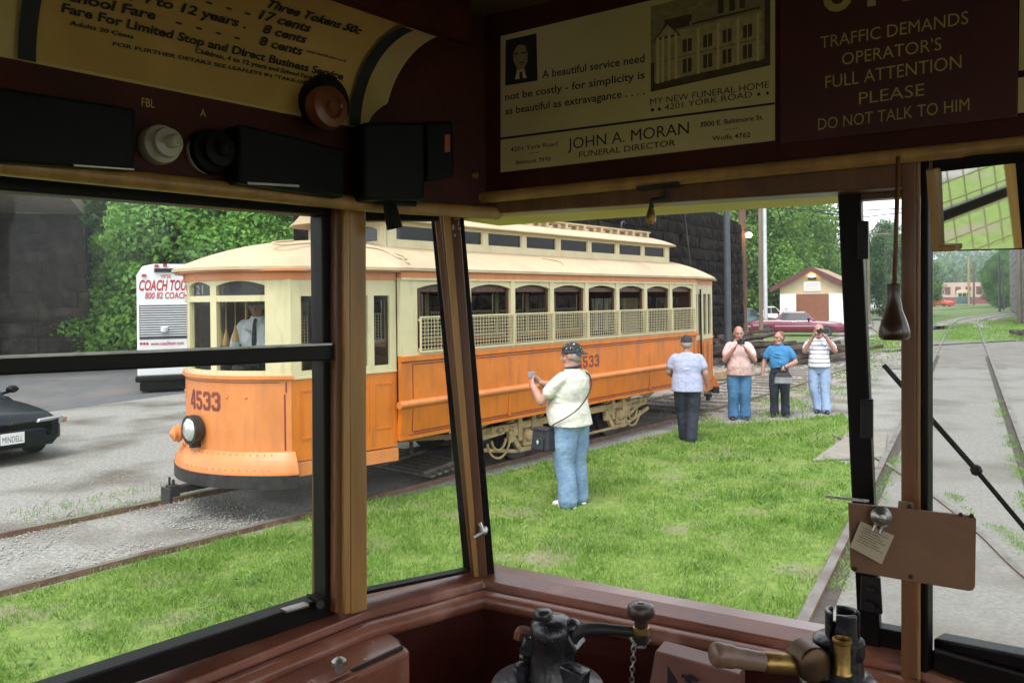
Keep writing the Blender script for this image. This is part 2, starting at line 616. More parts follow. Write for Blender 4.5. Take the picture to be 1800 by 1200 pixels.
gmb = MB()
gmb.add([(-900, -300, 0), (900, -300, 0), (900, 1500, 0), (-900, 1500, 0)], [(0, 1, 2, 3)])
struct(gmb.build('ground', GRAVEL))
LAWN = [TP(-16, -.96), TP(-4, -.96), TP(2, -.97), TP(6, -1.0), TP(9, -1.25), TP(13.2, -1.45), G(1262, 748), G(1380, 739), G(1482, 729),
        G(1500, 752), G(1436, 806), G(1540, 822)]
LAWN += [OP(a, -.93) for a in (6.4, 4, 0, -6, -20)]
sheet('lawn', LAWN, .004, LAWNM)
sheet('road', [G(-700, 655), G(330, 645), G(900, 620), G(900, 640), G(330, 690), G(0, 735), G(-700, 800)], .004, ASPH)
sheet('meadow', [(9.5, 27.5, 0), (60, 27.5, 0), (400, 300, 0), (200, 500, 0), (-60, 300, 0), (-10, 60, 0), TP(34, 6)], .003, MEADOW)
sheet('path', [G(1440, 584, 0), G(1700, 579, 0), G(1700, 572, 0), G(1440, 577, 0)], .009, SLABM)
sheet('far_road', [G(1480, 546), G(1610, 542), G(1650, 532), G(1470, 534)], .009, CONC)
sheet('lawn_strip', [OP(-8, 4.6), OP(14, 4.2), OP(22, 5.0), OP(27, 6.5), OP(29, 14), OP(-8, 30)], .006, MEADOW)
sheet('track_paving', [OP(a, -.84) for a in (-8, 4, 12, 19, 29)] + [OP(a, l) for a, l in ((29, 5.5), (22, 4.6), (14, 4.0), (-8, 4.5))], .010, CONC)
sheet('dirt_crossing', [OP(a, l) for a, l in ((27.5, -2.4), (36, -2.6), (44, -1.4), (45, -.4), (43.5, .9), (46, 2.2), (44, 6), (40, 12), (33, 12), (28.5, 8.0), (27.2, 4), (28.3, 2))], .014, DIRT, rag=.7)
sheet('ballast', [TP(13.0, -1.6), TP(17, -1.7), TP(24, -1.2), TP(38, 1.2), TP(60, 5), TP(60, 9), TP(38, 5.2), TP(24, 3.4), TP(14, 3.0), TP(13.0, 2.6)], .007, BALLAST)
sheet('ballast', [OP(a, -1.9) for a in (58, 75)] + [OP(91, -.3), OP(108, 3.1), OP(150, 12), OP(190, 20), OP(190, 25), OP(150, 16), OP(108, 7.0), OP(90, 3.3)] + [OP(a, 1.6) for a in (75, 62)], .009, GRAVEL, rag=.25)
sheet('ballast', [OP(42, -7), OP(54, -6.3), OP(66, -6.7), OP(80, -8), OP(100, -8), OP(125, -5.5), OP(125, -2.5), OP(100, -5), OP(80, -5), OP(66, -3.6), OP(54, -3.2), OP(42, -3.6)], .008, GRAVEL, rag=.25)
sb = MB()
q = [G(1428, 812), G(1500, 762), G(1560, 765), G(1556, 806)]
sb.prism([(p.x, p.y) for p in q], lambda a, b, c: (a, b, c), 0, .045)
struct(sb.build('concrete_slab', SLABM, bevel=.015))

# ------------------------------------------------------------------ tracks
def smooth_path(pts, n=6):
    out = []
    P = [Vector(p) for p in pts]
    for i in range(len(P) - 1):
        p0, p1, p2, p3 = P[max(i - 1, 0)], P[i], P[i + 1], P[min(i + 2, len(P) - 1)]
        for k in range(n):
            t = k / n
            out.append(.5 * ((2 * p1) + (p2 - p0) * t + (2 * p0 - 5 * p1 + 4 * p2 - p3) * t * t + (3 * p1 - p0 - 3 * p2 + p3) * t ** 3))
    out.append(P[-1])
    return out
def offs(path, d):
    out = []
    for i, p in enumerate(path):
        t = (path[min(i + 1, len(path) - 1)] - path[max(i - 1, 0)])
        t.z = 0
        t.normalize()
        out.append(Vector((p.x + t.y * d, p.y - t.x * d, p.z)))
    return out
def rail_mesh(path, head=RAILTOP, name='rail', parent=None, h=.055, w=.072):
    mb = MB()
    lft, rgt = offs(path, -w / 2), offs(path, w / 2)
    vs = []
    for a, b in zip(lft, rgt):
        vs += [(a.x, a.y, h), (b.x, b.y, h), (b.x, b.y, -.02), (a.x, a.y, -.02)]
    fs, mi = [], []
    for i in range(len(path) - 1):
        k = i * 4
        for j in range(4):
            fs.append((k + j, k + (j + 1) % 4, k + 4 + (j + 1) % 4, k + 4 + j))
            mi.append(0 if j == 0 else 1)
    mb.v, mb.f, mb.mi = vs, fs, mi
    return mb.build(name, [head, RUST], parent)
GROOVE = M('dark_flangeway', (.055, .047, .038), .95, .3, 9, .5, 40)
def track(name, label, center, gauge=1.78, sleepers=None, h=.055, groove=False):
    t = thing(name, label, 'railway track', (0, 0, 0), world=True)
    p = smooth_path(center)
    rail_mesh(offs(p, -gauge / 2), parent=t, h=h)
    rail_mesh(offs(p, gauge / 2), parent=t, h=h)
    if groove:
        for d in (-gauge / 2 + .09, gauge / 2 - .09):
            g = MB()
            pg = [q for q in p if q.length < 34]
            a_, b_ = offs(pg, d - .055), offs(pg, d + .055)
            g.add([(v.x, v.y, .0145) for k in zip(a_, b_) for v in k], [(2 * i, 2 * i + 1, 2 * i + 3, 2 * i + 2) for i in range(len(pg) - 1)])
            g.build('flangeway', GROOVE, t)
    if sleepers:
        mb = MB()
        d = 0
        last = p[0]
        for a, b in zip(p, p[1:]):
            L = (b - a).length
            k = 0.0
            while d + L - k > .62 and k < L:
                k += .62 - d
                d = 0
                if k > L:
                    break
                c = a + (b - a) * (k / L)
                dist = c.length
                if sleepers[0] < dist < sleepers[1]:
                    tt = (b - a).normalized()
                    s = Vector((tt.y, -tt.x, 0))
                    mb.beam(c - s * 1.15 + Vector((0, 0, .0)), c + s * 1.15 + Vector((0, 0, .0)), .2, .04)
            d = (L - k) if k <= L else 0
        if mb.v:
            mb.build('sleepers', M('sleeper_wood', (.10, .085, .07), .9, .3, 10), t)['kind'] = 'stuff'
    return t
track('streetcar_track', 'rusty track under the orange streetcar curving away behind the men',
      [TP(-5, 0), TP(4, 0), TP(12, .02), TP(16.7, .05), TP(22, .35), TP(28, 1.0), TP(38, 3.0), TP(49, 6.0), TP(62, 10.5), TP(85, 20)], sleepers=(16, 45))
track('main_track', 'polished track running straight ahead in the paving then bending right far off',
      [OP(-8, 0), OP(0, 0), OP(10, 0), OP(30, 0), OP(52, 0), OP(74, .2), OP(90, 1.6), OP(108, 5.0), OP(150, 14), OP(190, 22)], gauge=1.72, groove=True)
track('siding_track', 'far siding left of the main track beyond the grass',
      [OP(44, -5.5), OP(54, -4.8), OP(66, -5.2), OP(80, -6.5), OP(100, -6.5), OP(125, -4), OP(160, 3)], gauge=1.6)
tt = thing('turnout_rail', 'single curved switch rail crossing the concrete paving at right', 'railway track', world=True)
rail_mesh(smooth_path([(3.9, 5.0, 0), (4.11, 6.36, 0), (4.45, 7.6, 0), (4.78, 9.1, 0), (5.1, 11.2, 0), (5.25, 13.0, 0)]), parent=tt, h=.03, w=.06)

# ------------------------------------------------------------------ grass, gravel, weeds
def vnoise(x, y, sc, seed):
    xs, ys = x / sc, y / sc
    xi, yi = np.floor(xs).astype(int), np.floor(ys).astype(int)
    fx, fy = xs - xi, ys - yi
    fx, fy = fx * fx * (3 - 2 * fx), fy * fy * (3 - 2 * fy)
    def h(a, b):
        n = (a * 374761393 + b * 668265263 + seed * 982451653) & 0xffffffff
        n = ((n ^ (n >> 13)) * 1274126177) & 0xffffffff
        return ((n ^ (n >> 16)) & 0xffff) / 65535.0
    return (h(xi, yi) * (1 - fx) + h(xi + 1, yi) * fx) * (1 - fy) + (h(xi, yi + 1) * (1 - fx) + h(xi + 1, yi + 1) * fx) * fy
def inside(x, y, poly):
    c = np.zeros(len(x), bool)
    n = len(poly)
    for i in range(n):
        x1, y1, x2, y2 = poly[i][0], poly[i][1], poly[i - 1][0], poly[i - 1][1]
        k = ((y1 > y) != (y2 > y)) & (x < (x2 - x1) * (y - y1) / (y2 - y1 + 1e-12) + x1)
        c ^= k
    return c
def blades(x, y, hgt, wid, z0=0.004):
    n = len(x)
    a = rng.uniform(0, 2 * np.pi, n)
    tilt = rng.normal(0, .42, n)
    ta = rng.uniform(0, 2 * np.pi, n)
    H = hgt * rng.uniform(.55, 1.25, n)
    dx, dy = np.cos(a) * wid / 2, np.sin(a) * wid / 2
    lx, ly = np.cos(ta) * tilt * H, np.sin(ta) * tilt * H
    z = np.full(n, z0)
    v = np.stack([np.stack([x - dx, y - dy, z - .004], 1), np.stack([x + dx, y + dy, z - .004], 1),
                  np.stack([x + dx * .7 + lx * .5, y + dy * .7 + ly * .5, z + H * .6], 1),
                  np.stack([x + lx * 1.2, y + ly * 1.2, z + H], 1)], 1)
    return v
GRASSM = leaf_mat('grass_blades', [(.090, .182, .028), (.160, .295, .05), (.255, .40, .085), (.40, .46, .19)], .4, 2.2)
def lawn_blades():
    pts = []
    for (ya, yb, dens, h, w) in ((2.5, 5.5, 3600, .044, .0055), (5.5, 8, 2700, .045, .007), (8, 11, 1600, .048, .010), (11, 16, 850, .055, .016)):
        n = int((yb - ya) * 16 * dens)
        x, y = rng.uniform(-7.5, 8.5, n), rng.uniform(ya, yb, n)
        k = inside(x, y, LAWN) & (np.abs(x) < .70 * y + .8)
        x, y = x[k], y[k]
        m = vnoise(x, y, .9, 1) * .55 + vnoise(x, y, .28, 2) * .45
        off = (-x * TU.y + y * TU.x)          # thinner next to the other track
        thin = np.clip((7.6 - off) / 1.0, 0, 1)
        k = rng.uniform(0, 1, len(x)) < np.clip((m - .30 + .14 * thin) * 3.6, .04, 1)
        x, y, m = x[k], y[k], m[k]
        clump = .45 + 1.25 * vnoise(x, y, .3, 5) ** 1.5 + .35 * vnoise(x, y, 1.1, 15)
        pts.append(blades(x, y, h * clump, w))
    return np.concatenate(pts)
o = np_mesh('grass', lawn_blades(), 4, GRASSM)
tag(o, 'short bright green lawn grass between the two tracks', 'grass', kind='stuff')
def strip_blades():
    pts = []
    # fringe along rails, weeds between the tracks, the grass across the main track and the far verge
    def fringe(path, wdt, n, h, w):
        P = np.array([(p[0], p[1]) for p in path])
        i = rng.integers(0, len(P) - 1, n)
        t = rng.uniform(0, 1, n)[:, None]
        c = P[i] * (1 - t) + P[i + 1] * t + rng.normal(0, wdt, (n, 2))
        m = vnoise(c[:, 0], c[:, 1], .5, 9)
        c = c[m > .45]
        pts.append(blades(c[:, 0], c[:, 1], h, w))
    fringe([TP(-4, -1.0), TP(0, -1.02), TP(6.5, -1.05)], .10, 5200, .05, .006)
    fringe([TP(-3, .98), TP(1, 1.0), TP(5, 1.0)], .10, 2600, .05, .007)
    fringe([TP(-3, 1.45), TP(1, 1.5), TP(5, 1.7)], .16, 900, .06, .008)
    fringe([OP(a, -.74) for a in (1, 5, 9, 17)], .05, 5000, .045, .006)
    fringe([OP(a, .72) for a in (6, 12, 20)], .07, 3500, .05, .007)
    fringe([(4.35, 6.3, 0), (4.7, 7.6, 0), (5.0, 9.1, 0)], .05, 1200, .04, .006)
    fringe([TP(13.5, -1.6), TP(17, -1.6), TP(22, -1.2), TP(30, .2)], .45, 5000, .08, .016)
    fringe([OP(a, -.1) for a in (46, 52, 60, 70)], .45, 9000, .10, .035)
    fringe([OP(a, 4.2) for a in (47, 54, 62, 80)], 1.6, 16000, .16, .05)
    fringe([OP(a, -3.4) for a in (34, 42, 50)], .7, 5000, .12, .035)
    return np.concatenate(pts)
o = np_mesh('weeds', strip_blades(), 4, GRASSM)
tag(o, 'weeds and grass tufts growing along the rails', 'weeds', kind='stuff')
def pebbles():
    octa = np.array([(1, 0, 0), (0, 1, 0), (-1, 0, 0), (0, -1, 0), (0, 0, 1)], float)
    tri = [(0, 1, 4), (1, 2, 4), (2, 3, 4), (3, 0, 4)]
    res = []
    for (s0, s1, t0, t1, n, r) in ((-3, 5, -.75, .95, 7000, .0135), (-3, 5, 1.1, 3.4, 2600, .012), (13.2, 20, -1.4, 2.6, 6200, .024), (20, 34, -1.2, 4, 4200, .045)):
        s, t = rng.uniform(s0, s1, n), rng.uniform(t0, t1, n)
        x = TU.x * s + TN.x * (TC + t)
        y = TU.y * s + TN.y * (TC + t)
        k = vnoise(x, y, .6, 31) > .36
        x, y = x[k], y[k]
        m = len(x)
        rr = r * rng.uniform(.5, 1.4, m)
        an = rng.uniform(0, 6.28, m)
        v = octa[None] * rr[:, None, None] * rng.uniform(.6, 1.2, (m, 5, 1))
        vx = v[..., 0] * np.cos(an)[:, None] - v[..., 1] * np.sin(an)[:, None]
        vy = v[..., 0] * np.sin(an)[:, None] + v[..., 1] * np.cos(an)[:, None]
        V = np.stack([vx + x[:, None], vy + y[:, None], v[..., 2] * .7 + .008], -1)
        for f in tri:
            res.append(V[:, f, :])
    return np.concatenate(res)
def broad_weeds():
    res = []
    n = 420
    x, y = rng.uniform(-6, 6, n), rng.uniform(3.2, 13, n)
    k = inside(x, y, LAWN) & (vnoise(x, y, 1.6, 44) > .52)
    for cx, cy in zip(x[k], y[k]):
        m = int(rng.integers(10, 26))
        px_, py_ = cx + rng.normal(0, .07, m), cy + rng.normal(0, .07, m)
        a = rng.uniform(0, 6.28, m)
        s = rng.uniform(.010, .024, m)
        z = rng.uniform(.03, .065, m)
        dx, dy = np.cos(a) * s, np.sin(a) * s
        t = rng.normal(0, .35, (m, 2)) * s[:, None]
        res.append(np.stack([np.stack([px_ - dx, py_ - dy, z - t[:, 0]], 1), np.stack([px_ + dy * .6, py_ - dx * .6, z + t[:, 1]], 1),
                             np.stack([px_ + dx, py_ + dy, z + t[:, 0]], 1), np.stack([px_ - dy * .6, py_ + dx * .6, z - t[:, 1]], 1)], 1))
    return np.concatenate(res)
o = np_mesh('clover', broad_weeds(), 4, leaf_mat('clover_leaves', [(.05, .13, .025), (.085, .20, .035), (.13, .26, .05)], .35, 3))
tag(o, 'darker clover and broad leaved weeds in the lawn', 'clover', kind='stuff')
STONEP = M('pale_ballast_stone', (.19, .178, .16), .9, .35, 25, c2=(.36, .345, .32))
o = np_mesh('loose_gravel', pebbles(), 3, STONEP)
tag(o, 'loose pale ballast stones lying between the rails', 'gravel', kind='stuff')

# ================================================================== THE ORANGE STREETCAR
TR = thing('streetcar', 'orange and cream vintage streetcar with clerestory roof and wire window guards', 'streetcar',
           TP(0, 0), R(90 - TA))
S0, S1 = 6.12, 13.40               # body bulkheads
HW = 1.29
PANEDK2 = M('dark_pane', (.016, .018, .018), .15, .2, spec=.4)
DKWOOD = M('streetcar_inner_wood', (.085, .035, .018), .5, .3, 4)
# --- plan of a vestibule wall: from body corner round the nose to the far corner
def nose_plan():
    pts = []
    def nose(k):
        return 4.38 + .47 * abs(k) ** 2
    raw = [(S0, -1.21), (4.95, -1.022)]
    raw += [(nose(k / 20), k / 20) for k in range(-20, 21)]
    raw += [(4.95, 1.022), (S0, 1.21)]
    P = [Vector(p) for p in raw]
    return P
NP = nose_plan()
NC = [0.0]
for a_, b_ in zip(NP, NP[1:]):
    NC.append(NC[-1] + (b_ - a_).length)
NLEN = NC[-1]
def nose_at(a):
    a = max(0, min(NLEN - 1e-6, a))
    i = 0
    while NC[i + 1] < a:
        i += 1
    t = (a - NC[i]) / (NC[i + 1] - NC[i])
    return NP[i].lerp(NP[i + 1], t)
def nose_map(front=True):
    def f(a, d, z):
        p = nose_at(a)
        e = .04
        t = (nose_at(a + e) - nose_at(a - e)).normalized()
        nrm = Vector((-t.y, t.x)) * -1      # outward
        if nrm.dot(p - Vector((5.6, 0))) < 0:
            nrm = -nrm
        s = p + nrm * d
        return Vector((s.x if front else S0 + S1 - s.x, s.y, z))
    return f
def arc_of(t):                     # arc length on the nose for lateral t in -1..1
    i = min(range(2, 43), key=lambda k: abs(NP[k].y - t))
    j = i + 1 if NP[i].y < t else i - 1
    w = (t - NP[i].y) / (NP[j].y - NP[i].y)
    return NC[i] * (1 - w) + NC[j] * w
def arch(a0, a1, z0, rise):
    return lambda a: z0 + rise * (1 - ((2 * (a - a0) / (a1 - a0)) - 1) ** 2)
Z_BELT, Z_EAVE = 1.50, 2.535
def vestibule(front):
    P = nose_map(front)
    v = part_root('vestibule', TR)
    n1 = NC[1]
    aL = n1 + .10                              # where the side door panel ends and the nose starts
    aR = NLEN - aL
    lo = MB()
    lo.col(P, aL, aR, 36, .73, Z_BELT, -.03, .0)
    lo.build('dash', ORANGE2, v, smooth='auto')
    ap = MB()                                  # flared apron and black bumper
    prof = [(-.02, .745), (.012, .745), (.065, .675), (.122, .56), (.122, .525), (-.02, .525)]
    na = 40
    vs = [P(aL - .03 + (aR - aL + .06) * i / na, d, z) for i in range(na + 1) for d, z in prof]
    k = len(prof)
    ap.add(vs, [(i * k + j, i * k + (j + 1) % k, (i + 1) * k + (j + 1) % k, (i + 1) * k + j) for i in range(na) for j in range(k)]
           + [tuple(range(k - 1, -1, -1)), tuple(range(na * k, na * k + k))])
    bu = MB()
    bu.col(P, aL - .03, aR + .03, 40, .39, .525, -.02, .13)
    bu.build('bumper', IRON, v, smooth='auto')
    # seam, rivet heads and pin stripe on the dash
    tr = MB()
    tr.col(P, aL + .06, aL + .075, 1, .76, 1.34, .0, .004)
    tr.col(P, aL + .045, aL + .06, 1, 1.36, 1.47, .0, .004)
    tr.col(P, aL + .12, aR - .12, 30, 1.462, 1.468, .0, .004)
    tr.build('pin_stripe', MAROON, v)
    rv = MB()
    for i in range(26):
        a = aL + .2 + (aR - aL - .4) * i / 25
        rv.ell(P(a, .035, .722), .008, 6)
        rv.ell(P(a, .118, .578), .007, 6)
    for t in (-.62, -.42, .42, .62):
        rv.ell(P(arc_of(t), .0, 1.31), .016, 8)
    ap.add(rv.v, rv.f)
    ap.build('apron', ORANGE2, v, smooth='auto')
    bl = MB()
    bl.col(P, aL - .02, aR + .02, 36, Z_BELT, Z_BELT + .035, -.035, .03)
    bl.build('belt_moulding', ORANGE2, v, smooth='auto')
    # cream window wall of the nose
    cw = MB()
    wins = [(-.80, -.30), (-.215, .215), (.30, .80)]
    zs0, zs1, zt0, zt1 = 1.585, 2.31, 2.375, 2.525
    edges = [aL]
    for t0, t1 in wins:
        edges += [arc_of(t0), arc_of(t1)]
    edges.append(aR)
    for i in range(0, 8, 2):
        cw.col(P, edges[i], edges[i + 1], 4, Z_BELT + .035, Z_EAVE, -.05, 0)
    for i in range(1, 7, 2):
        a0, a1 = edges[i], edges[i + 1]
        cw.col(P, a0, a1, 8, Z_BELT + .035, zs0, -.048, -.002)
        cw.col(P, a0, a1, 8, zs1, zt0, -.048, -.002)
        cw.col(P, a0, a1, 10, arch(a0, a1, zt1 - .05, .05), Z_EAVE, -.048, -.002)
    cw.build('nose_frame', CREAM, v, smooth='auto')
    gl = MB()
    for i in range(1, 7, 2):
        a0, a1 = edges[i], edges[i + 1]
        gl.col(P, a0, a1, 8, zs0, zs1, -.034, -.030)
        gl.col(P, a0, a1, 8, zt0, zt1, -.034, -.030)
    gl.build('nose_window', PANE, v)
    if front:                                  # route number on a card behind the upper light
        rn = MB()
        a0 = arc_of(.06)
        put_text(rn, '21', lambda x, y: P(a0 - x, -.05, 2.395 + y), 0, 0, .095, .17, bold=.02, align='c')
        rn.build('route_number', M('faded_number', (.20, .20, .19), .7, .1), v)
        for t0_, t1_ in wins:  # middle blind backs the number; outer two added to darken the upper panes
            blk = MB()
            blk.col(P, arc_of(t0_), arc_of(t1_), 6, 2.36, 2.535, -.08, -.066)
            blk.build('blind_and_dark_backing', BLACKM, v)
        ln = MB()  # dark panel added behind the far-side doors to keep the nose windows dark
        ln.col(P, NLEN - 1.30, NLEN - .02, 3, .76, 2.5, -.10, -.05)
        ln.build('added_dark_lining', DKWOOD, v)
    lb = MB()
    lb.col(P, 0, NLEN, 50, Z_EAVE, Z_EAVE + .10, -.05, .012)
    lb.build('letterboard', ORANGE2, v, smooth='auto')
    # side doors: four folding leaves each side
    for side in (0, 1):
        dp, dc, dg, ds, dm = MB(), MB(), MB(), MB(), MB()
        A = (lambda a: a) if side == 0 else (lambda a: NLEN - a)
        def cc(mb, a0, a1, z0, z1, d0, d1, n=1):
            mb.col(P, min(A(a0), A(a1)), max(A(a0), A(a1)), n, z0, z1, d0, d1)
        cc(dp, .0, aL, .64, Z_BELT, -.03, -.002, 3)
        for k in range(4):
            b0 = .035 + k * .30
            cc(dp, b0, b0 + .018, .70, Z_BELT - .06, -.002, .008)          # leaf stiles
            cc(dp, b0 + .04, b0 + .25, 1.36, 1.375, -.002, .006)
            cc(dp, b0 + .04, b0 + .25, .86, .875, -.002, .006)
            cc(dp, b0 + .04, b0 + .052, .875, 1.36, -.002, .006)
            cc(dp, b0 + .238, b0 + .25, .875, 1.36, -.002, .006)
        cc(ds, -.0, aL + .02, .48, .625, -.05, .02, 3)
        ed = [0.0]
        for k in range(4):
            b0 = .035 + k * .30 + (.012 if k % 2 else .03)
            ed += [b0 + .02, b0 + .225]
        ed.append(aL)
        for i in range(0, 10, 2):
            cc(dc, ed[i], ed[i + 1], Z_BELT, Z_EAVE, -.04, 0)
        for i in range(1, 9, 2):
            cc(dc, ed[i], ed[i + 1], Z_BELT, 1.575, -.038, -.002)
            cc(dc, ed[i], ed[i + 1], 2.36, Z_EAVE, -.038, -.002)
            cc(dg, ed[i], ed[i + 1], 1.575, 2.36, -.026, -.022)
        cc(dc, -.0, aL, 1.492, 1.512, .0, .012, 3)
        if not front:
            # glazed lower door leaves of the rear entrance
            for k in range(3):
                b0 = .16 + k * .33
                cc(dg, b0, b0 + .17, .80, 1.42, .010, .014)
            cc(dm, .40, .43, .62, 2.45, .02, .045)
        dp.build('door_panel', ORANGE, v)
        ds.build('step_riser', ORANGE2, v)
        dc.build('door_frame', CREAM, v)
        dg.build('door_window', PANE, v)
        if not front:
            dm.build('door_post', BLACK, v)
    return v, P
VF, PF = vestibule(True)
VR, PR = vestibule(False)

# number on the dash, headlight, retriever, coupler
nb = MB()
a_n = arc_of(.0)
put_digits(nb, '4533', lambda x, y, d: PF(a_n - x, .004 + d, y), -.18, 1.165, .19, .105, .033, .036)
nb.build('number', MAROON, VF)
hl = part_root('headlight', TR)
hp = PF(a_n, 0, .955)
h1 = MB().lathe([(.02, .0), (.10, .0), (.145, .02), (.155, .06), (.155, .12), (.13, .125), (.13, .10), (.03, .09)], hp, (-1, 0, 0), 24)
h1.box(hp.x - .10, hp.x, hp.y - .03, hp.y + .03, .76, .82)
h1.build('headlight_shell', IRON, hl, smooth='auto')
h2 = MB().lathe([(.132, .0), (.12, .025), (.08, .045), (.0, .055)], hp + Vector((-.10, 0, 0)), (-1, 0, 0), 24)
h2.build('lens', LENS, hl, smooth=True)
rt = MB()
rp_ = PF(arc_of(.36), 0, .87)
rt.lathe([(.03, .0), (.03, .06), (.085, .07), (.085, .085), (.10, .09), (.10, .105), (.085, .11), (.085, .15), (.05, .165), (.02, .19), (0, .19)], rp_, (-1, .25, 0), 18)
rt.tube([rp_, rp_ + Vector((-.06, -.08, -.02)), rp_ + Vector((-.02, -.22, -.05))], .018, 6)
rt.build('trolley_retriever', ORANGE2, TR, smooth='auto')
cp = MB()
cp.beam((5.0, 0, .35), (4.13, .0, .35), .09, .075)
cp.beam((4.13, 0, .35), (4.03, .0, .35), .13, .12)
cp.box(4.00, 4.03, -.10, .10, .24, .39)
cp.tube([(4.06, .03, .39), (4.06, .03, .49)], .014, 6)
cp.tube([(4.07, -.03, .39), (4.07, -.03, .47)], .018, 6)
cp.build('drawbar', IRON, TR, bevel=.008)

# --- body sides
def side_wall(sg):
    P = lambda a, d, z: Vector((a, sg * (HW + d), z))
    b = part_root('side_wall', TR)
    lp = MB()
    lp.col(P, S0, S1, 1, 1.14, 1.60, -.05, 0)
    lp.add([P(S0, 0, 1.08), P(S1, 0, 1.08), P(S1, -.03, .74), P(S0, -.03, .74), P(S0, -.06, 1.08), P(S1, -.06, 1.08), P(S1, -.09, .74), P(S0, -.09, .74)],
           [(0, 1, 2, 3), (4, 5, 6, 7), (0, 1, 5, 4), (2, 3, 7, 6), (1, 2, 6, 5), (0, 3, 7, 4)])
    lp.col(P, S0, S1, 1, .70, .74, -.10, -.022)
    for a in (8.02, 9.86, 11.7):                       # sheet joints
        lp.col(P, a, a + .03, 1, 1.14, 1.57, 0, .003)
        lp.col(P, a, a + .03, 1, .76, 1.06, -.03, -.001)
    lp.build('lower_panel', ORANGE, b)
    rl = MB()
    rl.tube([P(S0 - .04, .0, 1.11), P(S1 + .04, .0, 1.11)], .045, 10)
    rl.build('belt_rail', ORANGE2, b, smooth='auto')
    ps = MB()
    for z in (1.555,):
        ps.col(P, S0 + .17, S1 - .1, 1, z, z + .012, .0, .003)
    ps.col(P, S0 + .17, S0 + .182, 1, 1.17, 1.555, .0, .003)
    ps.col(P, S1 - .11, S1 - .098, 1, 1.17, 1.555, .0, .003)
    ps.col(P, S0 + .2, S1 - .1, 1, .775, .787, -.028, -.018)
    ps.col(P, S0 + .13, S1 - .05, 1, .748, .754, -.03, -.02)
    ps.add([P(S0 + .17, -.001, 1.05), P(S0 + .182, -.001, 1.05), P(S0 + .182, -.02, .785), P(S0 + .17, -.02, .785)], [(0, 1, 2, 3)])
    ps.col(P, S0, S1, 1, 1.588, 1.596, .0, .004)
    ps.build('pin_stripe', MAROON, b)
    sl = MB()
    sl.col(P, S0, S1, 1, 1.60, 1.665, -.06, .03)
    sl.build('belt_panel', ORANGE, b, bevel=.006)
    # windows
    fr = MB()
    w0 = S0 + .26
    pit = (13.30 - w0) / 8
    fr.col(P, S0, w0, 1, 1.665, 2.56, -.06, .0)
    fr.col(P, 13.30, S1, 1, 1.665, 2.56, -.06, .0)
    for k in range(8):
        a0 = w0 + k * pit
        a1 = a0 + pit
        fr.col(P, a1 - .045, a1 + .045 if k < 7 else a1, 1, 1.665, 2.56, -.06, .012)
        b0, b1 = a0 + (.045 if k else .0), a1 - .045
        fr.col(P, b0, b1, 8, arch(b0, b1, 2.46, .055), 2.56, -.058, -.004)
        fr.col(P, b0, b1, 8, arch(b0, b1, 2.44, .055), arch(b0, b1, 2.46, .055), -.05, .006)
        fr.col(P, b0, b1, 1, 1.665, 1.715, -.056, .004)
    fr.build('window_frame', CREAM, b)
    ins = MB()                                    # varnished sash rails and inner posts
    for k in range(8):
        a0 = w0 + k * pit
        b0, b1 = a0 + .045, a0 + pit - .045
        ins.col(P, b0, b0 + .035, 1, 1.72, 2.48, -.055, -.03)
        ins.col(P, b1 - .035, b1, 1, 1.72, 2.48, -.055, -.03)
        ins.col(P, b0, b1, 1, 2.40, 2.47, -.10, -.062)
    ins.build('window_sash', DKWOOD, b)
    for k in range(8):
        a0 = w0 + k * pit
        b0, b1 = a0 + .01, a0 + pit - .01
        g = MB()
        nv = 15
        for i in range(nv + 1):
            a = b0 + .02 + (b1 - b0 - .04) * i / nv
            g.col(P, a - .003, a + .003, 1, 1.70, 2.10, .030, .036)
        for i in range(9):
            z = 1.735 + i * .043
            g.col(P, b0 + .01, b1 - .01, 1, z - .003, z + .003, .036, .042)
        g.col(P, b0, b1, 1, 2.095, 2.113, .026, .044)
        g.col(P, b0, b1, 1, 1.692, 1.712, .026, .044)
        for a in (b0, b1 - .014):
            g.col(P, a, a + .014, 1, 1.712, 2.095, .026, .044)
        for a in (b0 + .002, b1 - .012):
            g.col(P, a, a + .01, 1, 2.06, 2.085, .0, .026)
            g.col(P, a, a + .01, 1, 1.72, 1.745, .0, .026)
        g.build('window_guard', CREAM, b)
    lb = MB()
    lb.col(P, S0, S1, 1, 2.56, 2.64, -.05, .010)
    lb.build('letterboard', ORANGE2, b)
    gt = MB()
    gt.col(P, S0, S1, 1, 2.535, 2.56, .0, .022)
    gt.build('cornice', CREAM, b)
    return b
SW = side_wall(-1)
side_wall(1)
sn = MB()
put_digits(sn, '4533', lambda x, y, d: Vector((x, -HW - .0045 - d, y)), 9.58, 1.27, .17, .115, .04, .03)
sn.build('number', MAROON, SW)

# --- roof
def roof_z(rho):
    return 2.672 + .37 * (1 - abs(rho) ** 2.4)
def hood(front):
    mb = MB()
    nth, nr = 36, 12
    c0 = S0 if front else S1
    sg = -1 if front else 1
    LN = 1.86
    def bpt(th):
        c, s = math.cos(th), math.sin(th)
        n = 2.25
        k = 1 / ((abs(c) / LN) ** n + (abs(s) / 1.36) ** n) ** (1 / n)
        return c * k, s * k
    vs = []
    for i in range(nth + 1):
        th = -math.pi / 2 + math.pi * i / nth
        bx, by = bpt(th)
        for j in range(nr + 1):
            r = j / nr
            vs.append((c0 + sg * bx * r, by * r, roof_z(r)))
        vs.append((c0 + sg * bx, by, 2.640))
        vs.append((c0 + sg * bx * .93, by * .93, 2.636))
    k = nr + 3
    mb.add(vs, [(i * k + j, i * k + j + 1, (i + 1) * k + j + 1, (i + 1) * k + j) for i in range(nth) for j in range(k - 1)])
    return mb
rf = MB()
